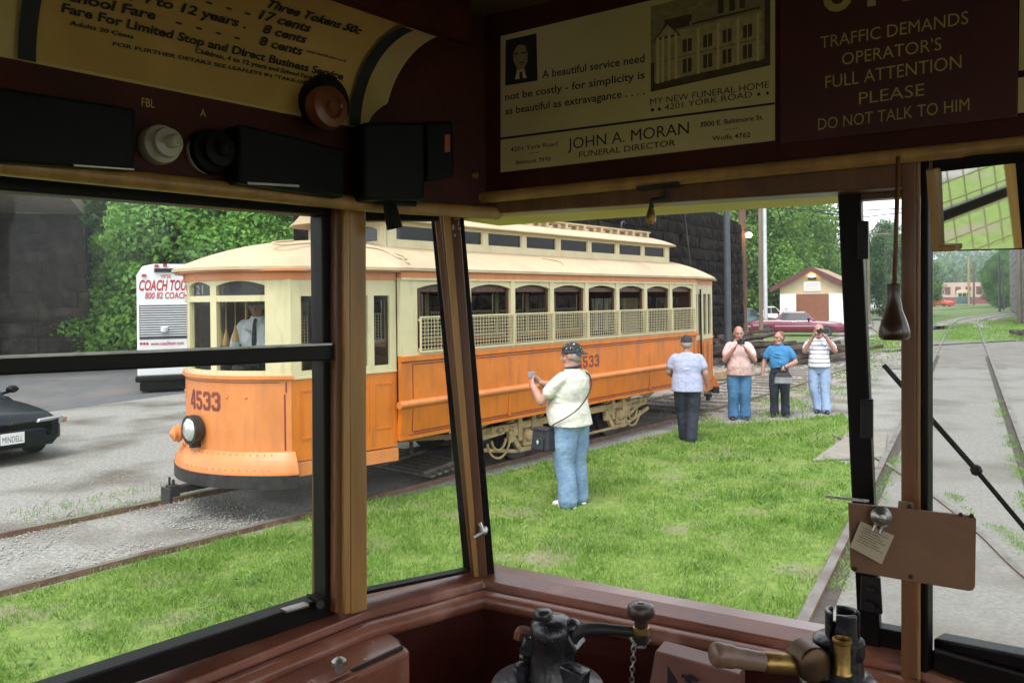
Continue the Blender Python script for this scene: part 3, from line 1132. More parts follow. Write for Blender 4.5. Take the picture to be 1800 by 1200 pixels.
rf.grid(lambda u, v: (S0 + (S1 - S0) * u, (v * 2 - 1) * 1.36, roof_z(v * 2 - 1)), 14, 28)
rf.build('lower_roof', CANVAS, TR, smooth=True)
for f_ in (True, False):
    hood(f_).build('roof_hood', CANVAS, TR, smooth='auto')
for sg in (-1, 1):
    rg = MB()
    rg.box(S0, S1, sg * 1.33 - .03, sg * 1.33 + .03, 2.642, 2.668)
    rg.build('eave_strip', CANVAS, TR)
fc = MB()
for f_ in (True, False):
    Pn = nose_map(f_)
    fc.col(Pn, 0, NLEN, 50, 2.622, 2.645, -.04, .10)
fc.build('eave_moulding', ORANGE2, TR, smooth='auto')
C0, C1, CY = 6.38, 13.36, .76
ct = MB()
for sg in (-1, 1):
    Pc = lambda a, d, z, sg=sg: Vector((a, sg * (CY + d), z))
    ct.col(Pc, C0, C1, 1, 2.93, 3.035, -.04, 0)
    ct.col(Pc, C0, C1, 1, 3.235, 3.27, -.04, 0)
    nw = 8
    ed = [C0 + .10 + (C1 - C0 - .2) * i / nw for i in range(nw + 1)]
    for i, a in enumerate(ed):
        ct.col(Pc, a - .055, a + .055, 1, 3.035, 3.235, -.04, .004)
    for a in (C0, C1 - .05):
        ct.col(Pc, a, a + .05, 1, 3.035, 3.235, -.04, .0)
for a in (C0, C1):
    ct.box(a - .02, a + .02, -CY, CY, 2.95, 3.27)
ct.build('clerestory_wall', CREAM, TR)
for a in (C0 - .0205, C1 + .0205):
    for y0, y1 in ((-.62, -.06), (.06, .62)):
        sg = -1 if a < 8 else 1
        b = MB()
        b.prism([(y0, 3.03), (y1, 3.03)] + [(y1 + (y0 - y1) * i / 8, 3.13 + .09 * math.sin(math.pi * (.15 + .7 * i / 8))) for i in range(9)], lambda q, z, d: (a + sg * d, q, z), .001, .006)
        b.build('end_window', PANEDK2, TR)
for sg in (-1, 1):
    for i in range(8):
        cg = MB()
        a0, a1 = C0 + .155 + (C1 - C0 - .2) * i / 8, C0 + .045 + (C1 - C0 - .2) * (i + 1) / 8
        Pc = lambda a, d, z, sg=sg: Vector((a, sg * (CY + d), z))
        cg.col(Pc, a0, a1, 1, 3.04, 3.23, -.03, -.022)
        w = cg.build('clerestory_window', PANEDK, TR)
        cf = MB()
        cf.col(Pc, a0, a1, 1, 3.035, 3.052, -.022, -.004)
        cf.col(Pc, a0, a1, 1, 3.218, 3.235, -.022, -.004)
        cf.col(Pc, a0, a0 + .016, 1, 3.052, 3.218, -.022, -.004)
        cf.col(Pc, a1 - .016, a1, 1, 3.052, 3.218, -.022, -.004)
        cf.build('frame', CREAM, w)
ur = MB()
def upper(u, v):
    t = v * 2 - 1
    s = C0 - .50 + (C1 - C0 + .95) * u
    e = min(1, min(u, 1 - u) / .07)
    w = .90 * (.45 + .55 * math.sqrt(max(0, 1 - (1 - e) ** 2)))
    return (s, t * w, 3.275 + .20 * (1 - abs(t) ** 2.2) * (.75 + .25 * e))
ur.grid(upper, 40, 20)
n_ = len(ur.v)
ur.grid(lambda u, v: (upper(u, v)[0], upper(u, v)[1], 3.262), 40, 1)
for sg in (0, 1):
    ur.grid(lambda u, v, sg=sg: (upper(u, sg)[0], upper(u, sg)[1], 3.262 + .014 * v), 40, 1)
ur.grid(lambda u, v: (upper(0, u)[0], upper(0, u)[1], 3.262 + (upper(0, u)[2] - 3.262) * v), 20, 1)
ur.grid(lambda u, v: (upper(1, u)[0], upper(1, u)[1], 3.262 + (upper(1, u)[2] - 3.262) * v), 20, 1)
ur.build('upper_roof', CANVAS, TR, smooth='auto')
tb = MB()
for y in (-.42, -.26, .26, .42):
    tb.box(8.3, 13.2, y - .05, y + .05, 3.515, 3.54)
for i in range(10):
    tb.box(8.4 + i * .52, 8.46 + i * .52, -.47, .47, 3.43, 3.515)
tb.build('trolley_board', CANVAS, TR)
hk = MB()
hk.tube([(12.6, -.2, 3.54), (12.6, -.2, 3.66), (12.63, -.2, 3.71), (12.7, -.2, 3.72), (12.74, -.2, 3.68)], .018, 6)
hk.tube([(12.5, -.2, 3.55), (12.7, -.2, 3.55)], .03, 6)
hk.build('trolley_hook', IRON, TR)
rpz = lambda t: roof_z(t / 1.36) + .012
rp = MB()
rp.tube(smooth_path([(5.25, -.5, 2.985), (4.95, -.55, 2.945), (5.0, -.7, 2.915), (5.4, -.7, 2.955), (5.9, -.8, rpz(.8)), (6.15, -.95, rpz(.95)), (6.2, -1.15, rpz(1.15)), (6.28, -1.2, rpz(1.2)), (6.33, -1.12, rpz(1.12)), (6.2, -1.0, rpz(1.0))]), .012, 6)
rp.tube(smooth_path([(5.6, -.78, 2.96), (5.95, -.86, rpz(.86)), (6.2, -.98, rpz(.98)), (6.25, -1.3, rpz(1.3))]), .010, 6)
rp.tube(smooth_path([(9.2, -.95, rpz(.95)), (9.5, -1.05, rpz(1.05)), (9.45, -1.15, rpz(1.15))]), .008, 5)
rp.tube(smooth_path([(13.4, -.75, 2.96), (14.0, -.6, 2.90), (14.3, -.7, 2.84), (14.5, -.75, 2.79)]), .010, 5)
rp.build('roof_cable', CANVAS, TR, smooth=True)

# --- inside: floor, ceiling, bulkheads, benches
fl = MB()
fl.box(4.97, 14.55, -.97, .97, .68, .74)
fl.box(S0, S1, -1.2, 1.2, .742, .75)
fl.build('floor', DKWOOD, TR)
for s_ in (S0 + .06, S1 - .06):
    bk = MB()
    for y0, y1 in ((-1.2, -.98), (-.50, -.40), (.40, .50), (.98, 1.2)):
        bk.box(s_ - .02, s_ + .02, y0, y1, .75, 2.6)
    for y0, y1 in ((-.98, -.50), (.50, .98)):
        bk.box(s_ - .018, s_ + .018, y0, y1, .75, 1.65)
        bk.box(s_ - .018, s_ + .018, y0, y1, 2.3, 2.6)
    bk.box(s_ - .018, s_ + .018, -.40, .40, 2.3, 2.85)
    bk.box(s_ - .012, s_ + .012, -.40, .40, .75, 1.5)
    bk.build('bulkhead', DKWOOD, TR)
for i in range(7):
    for sg in (-1, 1):
        b = MB()
        s_ = 7.1 + i * .87
        b.box(s_ - .2, s_ + .2, sg * .75 - .4, sg * .75 + .4, 1.12, 1.2)
        b.box(s_ - .17, s_ - .12, sg * .75 - .4, sg * .75 + .4, 1.2, 1.62)
        b.box(s_ - .12, s_ + .1, sg * .75 - .3, sg * .75 + .3, .75, 1.12)
        b.build('bench', DKWOOD, TR, bevel=.01)
for sg in (-1, 1):
    MB().tube([(5.3, sg * .55, .74), (5.3, sg * .55, 2.6)], .018, 8).build('grab_pole', BRASS, TR)
lk = MB()
lk.box(4.78, 4.98, -.12, .10, .74, 1.52)
lk.lathe([(.10, 0), (.10, .06), (.05, .10), (.02, .16), (0, .16)], (4.88, 0, 1.52), (0, 0, 1), 12)
lk.build('controller', IRON, TR, bevel=.01)
for k, (y_, z_) in enumerate(((-.17, 2.05), (.02, 2.0), (.13, 2.0))):
    hd = MB()
    hd.lathe([(.0, 0), (.035, 0), (.04, .02), (.022, .12), (.012, .16), (.012, .18), (.0, .18)], (4.72, y_, z_ - .18), (0, 0, 1), 10)
    hd.tube([(4.72, y_, z_), (4.72, y_, 2.5)], .005, 5)
    hd.build('cord_handle', OCHRE, TR, smooth='auto')

# --- truck
def TS(px, py, D):
    p = ON(px, py, (TN.x * D, TN.y * D), (TN.x * D + TU.x, TN.y * D + TU.y))
    return p.x * TU.x + p.y * TU.y, p.z
tk = part_root('truck', TR)
sA, sB = TS(923, 762, 7.0)[0], TS(1084, 730, 7.0)[0]
def truck_side(sg):
    y = sg * 1.04
    f = MB()
    a0, a1 = sA - 1.25, sB + 1.15
    f.box(a0 + .25, a1 - .25, y - .03, y + .03, .50, .60)                    # side frame bar
    for s_ in (sA, sB):
        # pedestal arch over the axle box
        f.box(s_ - .20, s_ - .11, y - .05, y + .05, .34, .70)
        f.box(s_ + .11, s_ + .20, y - .05, y + .05, .34, .70)
        f.box(s_ - .20, s_ + .20, y - .051, y + .051, .70, .78)
        f.box(s_ - .30, s_ - .20, y - .045, y + .045, .42, .52)
        f.box(s_ + .20, s_ + .30, y - .045, y + .045, .42, .52)
        for k in (-1, 1):
            f.beam((s_ + k * .36, y, .50), (s_ + k * .14, y, .22), .07, .08)
            f.tube([(s_ + k * .33, y, .34), (s_ + k * .33, y, .46)], .05, 8)
        f.box(s_ - .17, s_ + .17, y - .045, y + .045, .18, .25)
    f.beam((a0 + .1, y, .62), (sA - .36, y, .78), .05, .10)                  # spring plank arms
    f.beam((a1 - .1, y, .62), (sB + .36, y, .78), .05, .10)
    f.beam((sA - .95, y, .33), (sA - .2, y, .20), .05, .05)
    f.beam((sA - .2, y, .20), (sB + .2, y, .20), .05, .04)
    f.beam((sB + .2, y, .20), (sB + 1.0, y, .40), .05, .06)
    f.beam((sB + .35, y - sg * .02, .34), (sB + 1.35, y - sg * .02, .72), .06, .06)
    f.build('side_frame', TAN, tk, bevel=.012)
    for s_ in (sA, sB):
        j = MB()
        j.lathe([(.0, .11), (.07, .10), (.095, .05), (.10, -.06)], (s_, y, .40), (0, sg, 0), 14)
        j.box(s_ - .10, s_ + .10, y - .06, y + .04, .26, .40)
        j.build('axle_box', TAN, tk, bevel=.01)
    for s_ in (sA, sB):
        for k in (-1, 1):
            cs = MB()
            path = [(s_ + k * .33 + .058 * math.cos(t * .8), y + .058 * math.sin(t * .8), .50 + .0065 * t) for t in range(0, 40)]
            cs.tube(path, .014, 6)
            cs.lathe([(.075, 0), (.075, .03), (.03, .03)], (s_ + k * .33, y, .765), (0, 0, 1), 12)
            cs.build('coil_spring', TAN, tk, smooth='auto')
    for s_, k in ((sA - .78, 1), (sB + .62, -1)):          # brake rigging loops
        h = MB()
        for r_ in (.15, .24):
            h.tube([(s_ + k * (.18 - r_ * math.cos(t)), y + sg * .03, .46 - r_ * 1.2 * math.sin(t)) for t in [i * math.pi / 14 for i in range(1, 14)]], .017, 6)
        h.beam((s_ - .25, y, .50), (s_ + .3, y, .53), .06, .10)
        h.ell((s_ + .05, y + sg * .02, .56), .06, 8)
        h.ell((s_ + .2, y + sg * .02, .54), .05, 8)
        h.build('brake_rigging', TAN, tk, smooth='auto')
truck_side(-1)
truck_side(1)
for s_ in (sA, sB):
    wh = MB()
    for sg in (-1, 1):
        wh.lathe([(.06, -.05), (.30, -.04), (.34, -.055), (.44, -.055), (.44, -.03), (.40, -.03), (.395, .055), (.33, .055), (.28, .02), (.10, .05), (.0, .05)], (s_, sg * .86, .44), (0, sg, 0), 28)
    wh.tube([(s_, -.9, .44), (s_, .9, .44)], .06, 10)
    wh.build('wheel_set', IRON, tk, smooth='auto')
for s_ in (sA + .52, sB - .52):
    MB().box(s_ - .37, s_ + .37, -.55, .55, .22, .66).build('motor', IRON, tk, bevel=.05)
lg = MB()                                            # slatted lifeguard tray in front of the wheels
for i in range(7):
    s_ = sA - 1.75 + i * .12
    lg.box(s_, s_ + .07, -.95, .95, .10 + .01 * i, .125 + .01 * i)
for y in (-.8, 0, .8):
    lg.beam((sA - 1.75, y, .135), (sA - .95, y, .20), .05, .05)
    lg.beam((sA - 1.2, y, .17), (sA - 1.2, y, .70), .04, .04)
lg.build('lifeguard_tray', M('weathered_slats', (.13, .11, .09), .85, .3, 8), TR)
lh = MB()
lh.beam((S0 + .2, -1.0, .66), (sA - .6, -1.0, .50), .05, .06)
lh.box(S0 - .3, S1 + .3, -.75, .75, .60, .685)
lh.build('underframe', M('underframe_paint', (.20, .13, .06), .7, .3), TR)

# ================================================================== OUR OWN STREETCAR'S CAB
ZS = 1.68
pC, pR, pL = G(850, 1008, ZS), G(1594, 1150, ZS), G(622, 1066, ZS)
pS = pL - az(40) * 1.0
pS2 = pS - az(31) * 4.6
pQ = pR + az(143) * .62
BASE = [Vector((p.x, p.y)) for p in (pS2, pS, pL, pC, pR, pQ)]
NAMES = {'side': (1, 2), 'diag': (2, 3), 'cen': (3, 4), 'rgt': (4, 5)}
def line_off(d, pts=None):
    P = pts or BASE
    nrm = []
    for a, b in zip(P, P[1:]):
        t = (b - a).normalized()
        nrm.append(Vector((t.y, -t.x)))
    out = [P[0] + nrm[0] * d]
    for i in range(1, len(P) - 1):
        m = (nrm[i - 1] + nrm[i]).normalized()
        out.append(P[i] + m * (d / max(.3, m.dot(nrm[i]))))
    out.append(P[-1] + nrm[-1] * d)
    return out
def pnorm(panel):
    i, j = NAMES[panel]
    t = (BASE[j] - BASE[i]).normalized()
    return Vector((t.y, -t.x, 0))
def pp(panel, px, py, d=0.0):
    i, j = NAMES[panel]
    n = pnorm(panel)
    return ON(px, py, BASE[i] + n.xy * d, BASE[j] + n.xy * d)
def slab(mb, panel, quad, d0, d1):
    """board whose inner face (offset d0) covers the pixel quad, running out to offset d1"""
    n = pnorm(panel)
    a = [pp(panel, x, y, d0) for x, y in quad]
    return mb.hexa(a, [p + n * (d1 - d0) for p in a])
CAB = thing('streetcar_cab', 'dark wooden driver cab of a second streetcar framing the view with windows, sills and posts', 'streetcar cab', OP(-1, 0), world=True)
def sub(name, panelparts, mat, bevel=0, parent=None):
    mb = MB()
    for a in panelparts:
        slab(mb, *a)
    return mb.build(name, mat, parent or CAB, bevel=bevel)

# --- sill, wall panels, header boards
sl = MB()
sl.sweep([(-.07, ZS - .03), (-.07, ZS + .0), (-.018, ZS + .004), (.030, ZS - .004), (.033, ZS - .02), (.03, ZS - .06), (-.07, ZS - .06)], line_off)
sl.build('window_sill', WOODRED, CAB, bevel=.003)
ns = MB()
ns.sweep([(.052 + .021 * math.cos(t), ZS - .034 + .019 * math.sin(t)) for t in [i * 2 * math.pi / 14 for i in range(14)]], line_off)
ns.build('sill_nosing', WOODRED, CAB, smooth='auto')
wp = MB()
wp.sweep([(.0, .72), (.0, ZS - .06), (.040, ZS - .06), (.045, ZS - .10), (.045, .72)], line_off)
wp.build('wall_panel', WOODDK, CAB)
ol = MB()
ol.sweep([(-.085, .62), (-.085, ZS - .04), (-.002, ZS - .062), (-.002, .62)], line_off)
ol.build('outer_skin', CREAM, CAB)

# header boards: side + diagonal, then the straight front board
ZT = EYE + .19
nose3 = [BASE[0], BASE[1], BASE[2], BASE[3]]
hb = MB()
hb.sweep([(.03, ZT), (.07, ZT), (.07, EYE + .34), (.03, EYE + .34)], lambda d: line_off(d, nose3))
hb.build('header_board', WOODDK, CAB)
hm = MB()
hm.sweep([(.075 + .016 * math.cos(t), ZT - .002 + .014 * math.sin(t)) for t in [i * 2 * math.pi / 12 for i in range(12)]], lambda d: line_off(d, nose3))
hm.build('header_moulding', OCHRE, CAB, smooth='auto')
e1, e2 = BASE[3] - (BASE[4] - BASE[3]) * .03, BASE[3] + (BASE[4] - BASE[3]) * 2.1
def straight(d):
    n = pnorm('cen').xy
    return [e1 + n * d, e2 + n * d]
fb = MB()
fb.sweep([(.03, EYE + .225), (.055, EYE + .225), (.055, EYE + .62), (.03, EYE + .62)], straight)
fb.build('front_board', WOODDK, CAB)
dgl = [BASE[2], BASE[3]]
db = MB()
db.sweep([(.045, EYE + .34), (.07, EYE + .34), (.07, EYE + .62), (.045, EYE + .62)], lambda d: line_off(d, dgl))
db.build('corner_board', WOODDK, CAB)
fm = MB()
fm.tube([pp('cen', 790, 354, .06), pp('cen', 1810, 252, .06)], .0125, 12)
fm.build('front_moulding', OCHRE, CAB, smooth='auto')
fa = MB()
slab(fa, 'cen', [(806, 380), (1640, 326), (1640, 270), (806, 345)], .045, -.02)
fa.build('header_fascia', BROWNW, CAB, bevel=.004)
so = MB()
a_, b_ = pp('cen', 800, 380, -.02), pp('cen', 1640, 326, -.02)
n_ = pnorm('cen')
zz = EYE + .188
so.hexa([Vector((p.x, p.y, zz)) for p in (a_, b_, b_ - n_ * .20, a_ - n_ * .20)], [Vector((p.x, p.y, zz + .02)) for p in (a_, b_, b_ - n_ * .20, a_ - n_ * .20)])
so.build('outer_soffit', M('yellow_cream_soffit', (.74, .60, .10), .5, .08, 4), CAB)
vi = MB()
vi.hexa([Vector((p.x, p.y, zz + .022)) for p in (a_ - n_ * .2, b_ + (b_ - a_) * .4 - n_ * .2, b_ + (b_ - a_) * .4 - n_ * .36, a_ - n_ * .30)],
        [Vector((p.x, p.y, zz + .09)) for p in (a_ - n_ * .2, b_ + (b_ - a_) * .4 - n_ * .2, b_ + (b_ - a_) * .4 - n_ * .36, a_ - n_ * .30)])
vi.build('roof_visor', M('visor_grey', (.10, .10, .11), .6, .1), CAB)

# --- side window: two sashes
sw = part_root('side_window', CAB)
sub('lower_rail', [('side', [(-90, 1313), (602, 1075), (602, 1040), (-90, 1267)], .012, -.03)], SASH, .003, sw)
sub('stile', [('side', [(573, 1052), (600, 1042), (594, 378), (566, 378)], .010, -.03)], SASH, .003, sw)
sub('meeting_rail', [('side', [(-90, 664), (586, 633), (586, 605), (-90, 631)], .020, -.03)], SASH, .003, sw)
sub('top_rail', [('side', [(-90, 327), (600, 381), (600, 346), (-90, 288)], .012, -.03)], SASH, .003, sw)
sub('metal_strip', [('side', [(-90, 634), (584, 606.5), (584, 603), (-90, 629.5)], .024, .002)], STEEL, 0, sw)
sub('pane', [('side', [(-90, 631), (574, 606), (572, 378), (-90, 326)], -.006, -.010)], PANEDUST, 0, sw)
sub('pane', [('side', [(-90, 1268), (574, 1053), (572, 633), (-90, 664)], -.012, -.016)], PANE, 0, sw)
sub('sash_lift', [('side', [(504, 1078), (545, 1066), (543, 1060), (502, 1072)], .03, .012)], STEEL, .002, sw)
lt = MB()
lt.tube([pp('side', 541, 1046, .04), pp('side', 556, 1055, .03), pp('side', 562, 1062, .02)], .004, 6)
lt.tube([pp('side', 563, 1062, .012), pp('side', 563, 1062, .04)], .008, 8)
lt.build('sash_latch', IRON, sw, smooth='auto')
# post between side and corner window
po = part_root('window_post', CAB)
sub('sash_guide', [('side', [(590, 1078), (609, 1076), (606, 352), (590, 352)], .028, -.05)], BROWNW, .003, po)
sub('bead', [('side', [(607, 1080), (617, 1078), (614.5, 352), (606, 352)], .040, -.03)], OCHRE, .003, po)
sub('post_face', [('diag', [(616.5, 1080), (646, 1071), (644, 350), (613.5, 350)], .040, -.04)], OCHRE, .003, po)
# corner window pane and frame
dw = part_root('corner_window', CAB)
sub('top_rail', [('diag', [(640, 388), (772, 388), (772, 366), (640, 360)], .0, -.03)], SASH, .002, dw)
sub('bottom_gasket', [('diag', [(640, 1045), (826, 1006), (826, 1001), (640, 1039)], .004, -.02)], SASH, 0, dw)
sub('pane', [('diag', [(640, 1043), (832, 1003), (775, 380), (640, 380)], -.010, -.014)], PANE, 0, dw)
# leaning corner post
cp_ = part_root('corner_post', CAB)
Yb, Yt = pC.y, pC.y + .02
bis = (pnorm('diag') + pnorm('cen')).normalized()
def lean(name, t0, t1, b0, b1, d0, d1, mat):
    mb = MB()
    yb, yt = Yb - d0 * 1.0, Yt - d0 * 1.0
    f = [W(b0, 1014, yb), W(b1, 1014, yb), W(t1, 368, yt), W(t0, 368, yt)]
    mb.hexa(f, [p - bis * (d0 - d1) for p in f])
    return mb.build(name, mat, cp_, bevel=.002)
lean('sash_edge', 756, 763, 816, 829, .0, -.05, SASH)
lean('stop', 762, 778, 828, 835, .012, -.04, BROWNW)
lean('bead', 777, 791, 833.5, 842, .024, -.02, OCHRE)
lean('post_face', 790, 807, 841, 857, .018, -.04, BROWNW)
lean('sash_edge', 806.5, 814, 856, 870, .006, -.05, SASH)
ct_ = MB()
k0 = W(845, 938, Yb - .03)
ct_.lathe([(.010, 0), (.010, .012), (.006, .02), (0, .022)], W(850, 930, Yb - .01), (0, -1, 0), 10)
ct_.tube([W(833, 944, Yb - .035), W(850, 934, Yb - .03), W(843, 918, Yb - .03)], .0045, 7)
ct_.build('catch', STEEL, cp_, smooth='auto')
sc = MB()
for (x, y, a, b) in ((803, 385, 10, 3), (797, 400, 3, 9), (808, 402, 5, 3), (800, 414, 3, 5), (806, 393, 2, 8)):
    sc.hexa([W(x - a / 2, y + b / 2, Yb - .001), W(x + a / 2, y + b / 2 - 1, Yb - .001), W(x + a / 2, y - b / 2, Yb - .001), W(x - a / 2, y - b / 2, Yb - .001)],
            [W(x - a / 2, y + b / 2, Yb + .004), W(x + a / 2, y + b / 2 - 1, Yb + .004), W(x + a / 2, y - b / 2, Yb + .004), W(x - a / 2, y - b / 2, Yb + .004)])
sc.build('worn_latch_plate', STEEL, cp_)

# front window: sash stile, pane and lower rail seen at its right end
fw = part_root('front_window', CAB)
sub('stile', [('cen', [(1509, 1136), (1548, 1144), (1512, 333), (1472, 336)], -.005, -.045)], SASH, .003, fw)
sub('top_rail', [('cen', [(1512, 352), (1590, 346), (1590, 326), (1512, 331)], -.008, -.04)], BROWNW, .002, fw)
sub('lower_rail', [('cen', [(1530, 1140), (1592, 1152), (1592, 1112), (1530, 1101)], -.008, -.04)], SASH, .003, fw)
sub('pane', [('cen', [(1540, 1106), (1592, 1116), (1592, 340), (1510, 346)], -.022, -.026)], PANE, 0, fw)
for (x0, x1, y0, y1) in ((1507, 1526, 388, 455), (1512, 1534, 702, 770)):
    hg = MB()
    slab(hg, 'cen', [(x0, y1), (x1, y1), (x1, y0), (x0, y0)], .012, -.004)
    for y in (y0 + 10, y1 - 10):
        hg.ell(pp('cen', x0 + 7, y, .013), .003, 6)
    hg.build('hinge', IRON, fw, bevel=.002)
hg = MB()
slab(hg, 'cen', [(1511, 1072), (1551, 1080), (1547, 1016), (1513, 1012)], .008, -.004)
slab(hg, 'cen', [(1520, 1040), (1538, 1044), (1537, 1034), (1520, 1030)], .02, .0085)
slab(hg, 'cen', [(1520, 1066), (1538, 1070), (1537, 1060), (1520, 1056)], .02, .0085)
hg.build('window_catch', IRON, fw, bevel=.002)
# right post
rp2 = part_root('centre_post', CAB)
sub('post_face', [('cen', [(1584, 1192), (1611, 1197), (1611, 272), (1584, 276)], .055, -.045)], BROWNW, .003, rp2)
sub('bead', [('cen', [(1610.5, 1197), (1618, 1199), (1618, 271), (1610.5, 272)], .048, -.03)], OCHRE, .002, rp2)
sub('sash_edge', [('rgt', [(1617, 1203), (1630, 1207), (1630, 275), (1617, 275)], .030, .008)], SASH, .003, rp2)
# right window
rw = part_root('right_window', CAB)
sub('lower_rail', [('rgt', [(1638, 1188), (1850, 1270), (1850, 1200), (1638, 1141)], .02, -.045)], SASH, .003, rw)
sub('glazing_bar', [('rgt', [(1640, 1148), (1850, 1206), (1850, 1162), (1640, 1121)], .0, -.04)], SASH, .004, rw)
sub('top_rail', [('rgt', [(1638, 303), (1850, 290), (1850, 264), (1638, 277)], .02, -.045)], SASH, .003, rw)
sub('stile', [('rgt', [(1815, 1220), (1850, 1230), (1850, 260), (1815, 260)], .015, -.04)], SASH, .003, rw)
sub('pane', [('rgt', [(1640, 1130), (1830, 1182), (1830, 270), (1640, 285)], -.02, -.024)], PANE, 0, rw)

# --- cove and ceiling over the side window
CD, CZ, CRR = .07, EYE + .336, .16
iS, iL = NAMES['side']
sT = (BASE[iL] - BASE[iS]).normalized()
sN = Vector((sT.y, -sT.x))
def cove(s, a, lift=0.0):
    """s metres along the side from the corner post (negative = back), a = arc length up the cove"""
    ph = a / CRR
    r = CRR - lift
    q_ = CD + CRR - r * math.cos(ph)
    p = BASE[iL] + sT * s + sN * q_
    return Vector((p.x, p.y, CZ + r * math.sin(ph)))
def cov(px, py):
    d = ray(px, py)
    o = Vector((0, 0)) - BASE[iL]
    q0, qd = o.dot(sN), d.xy.dot(sN)
    s0, sd = o.dot(sT), d.xy.dot(sT)
    qc = CD + CRR
    A = qd * qd + d.z * d.z
    B = 2 * ((q0 - qc) * qd + (EYE - CZ) * d.z)
    Cc = (q0 - qc) ** 2 + (EYE - CZ) ** 2 - CRR ** 2
    t = (-B + math.sqrt(max(0, B * B - 4 * A * Cc))) / (2 * A)
    ph = math.atan2(EYE + d.z * t - CZ, qc - (q0 + qd * t))
    return s0 + sd * t, ph * CRR
s_end = .035
cv = MB()
cv.grid(lambda u, v: cove(-5.2 + (5.2 + s_end) * u, v * math.pi / 2 * CRR), 2, 20)
cv.build('cove_lining', COVE, CAB, smooth=True)
cm = MB()
q1 = [BASE[iL] + sT * s + sN * (CD + CRR + o_) for s in (-5.2, .10) for o_ in (0, .02)]
cm.hexa([(q1[0].x, q1[0].y, CZ + CRR - .004), (q1[2].x, q1[2].y, CZ + CRR - .004), (q1[3].x, q1[3].y, CZ + CRR - .004), (q1[1].x, q1[1].y, CZ + CRR - .004)],
        [(q1[0].x, q1[0].y, EYE + .62), (q1[2].x, q1[2].y, EYE + .62), (q1[3].x, q1[3].y, EYE + .62), (q1[1].x, q1[1].y, EYE + .62)])
cm.build('ceiling_moulding', WOODDK, CAB)
ce = MB()
poly = [OP(-5.2, -1.6), OP(1.75, -1.5), OP(1.75, 1.5), OP(-5.2, 1.5)]
ce.prism([(p.x, p.y) for p in poly], lambda a, b, c: (a, b, c), EYE + .615, EYE + .64)
ce.build('ceiling', M('ceiling_board', (.16, .10, .035), .6, .1, 3), CAB)
# the body behind the viewer: floor, roof, walls with window openings
fl2 = MB()
fl2.prism([(p.x, p.y) for p in [OP(-5.2, -1.5), OP(-.6, -1.36), OP(1.40, -.98), OP(1.46, .0), OP(1.2, .9), OP(-5.2, 1.35)]], lambda a, b, c: (a, b, c), .70, .80)
fl2.build('floor', M('floor_boards', (.09, .06, .04), .8, .3, 6, stretch=(8, 1, 1)), CAB)
ro = MB()
ro.prism([(p.x, p.y) for p in [OP(-5.5, -1.7), OP(1.2, -1.6), OP(1.85, -.9), OP(1.85, .9), OP(1.2, 1.6), OP(-5.5, 1.7)]], lambda a, b, c: (a, b, c), EYE + .66, EYE + .78)
ro.build('roof', CANVAS, CAB, bevel=.03)
bw = MB()
def wall_strip(l0, a0, a1, z0, z1, th=.06):
    sgn = 1 if l0 > 0 else -1
    q_ = [OP(a0, l0), OP(a1, l0), OP(a1, l0 + sgn * th), OP(a0, l0 + sgn * th)]
    bw.prism([(p.x, p.y) for p in q_], lambda a, b, c: (a, b, c), z0, z1)
RW = 1.2
wall_strip(RW, -5.2, .95, .7, 1.66)
wall_strip(RW, -5.2, .95, 2.62, 3.0)
for a in (-1.85, -1.0, -.12, .80):
    wall_strip(RW, a, a + .13, 1.66, 2.62)
for a in (-2.7, -3.55, -4.4, -5.2):
    wall_strip(RW, a, a + .13, 1.66, 2.62)
q2 = line_off(0)[0]
def left_wall(a0, a1, z0, z1):
    q3 = [OP(a0, -1.52), OP(a1, -1.50), OP(a1, -1.55), OP(a0, -1.57)]
    bw.prism([(p.x, p.y) for p in q3], lambda a, b, c: (a, b, c), z0, z1)
left_wall(-5.2, .1, 2.55, 3.0)
left_wall(-5.2, -4.9, 1.5, 2.55)
left_wall(-2.45, -2.3, 1.5, 2.55)
left_wall(-3.3, -3.15, 1.5, 2.55)
left_wall(-4.15, -4.0, 1.5, 2.55)
for a in (-5.2, .0):
    pass
qq = [OP(-5.26, -1.5), OP(-5.2, -1.5), OP(-5.2, -.55), OP(-5.26, -.55)]
bw.prism([(p.x, p.y) for p in qq], lambda a, b, c: (a, b, c), .7, 3.0)
qq = [OP(-5.26, .55), OP(-5.2, .55), OP(-5.2, 1.3), OP(-5.26, 1.3)]
bw.prism([(p.x, p.y) for p in qq], lambda a, b, c: (a, b, c), .7, 3.0)
bw.build('body_wall', WOODDK, CAB)
# posts between the windows along the rest of the left side
for s in (-1.02, -1.9, -2.75, -3.6, -4.45):
    c = (BASE[1] + (BASE[0] - BASE[1]).normalized() * (-s - 1.0)) if s < -1.0 else BASE[iL] + sT * s
    t_ = (BASE[1] - BASE[0]).normalized()
    n2 = Vector((t_.y, -t_.x))
    a = [c - t_ * .05 - n2 * .03, c + t_ * .05 - n2 * .03, c + t_ * .05 + n2 * .04, c - t_ * .05 + n2 * .04]
    lp_ = MB()
    lp_.hexa([(p.x, p.y, ZS) for p in a], [(p.x, p.y, ZT + .03) for p in a])
    lp_.build('body_post', OCHRE, CAB)
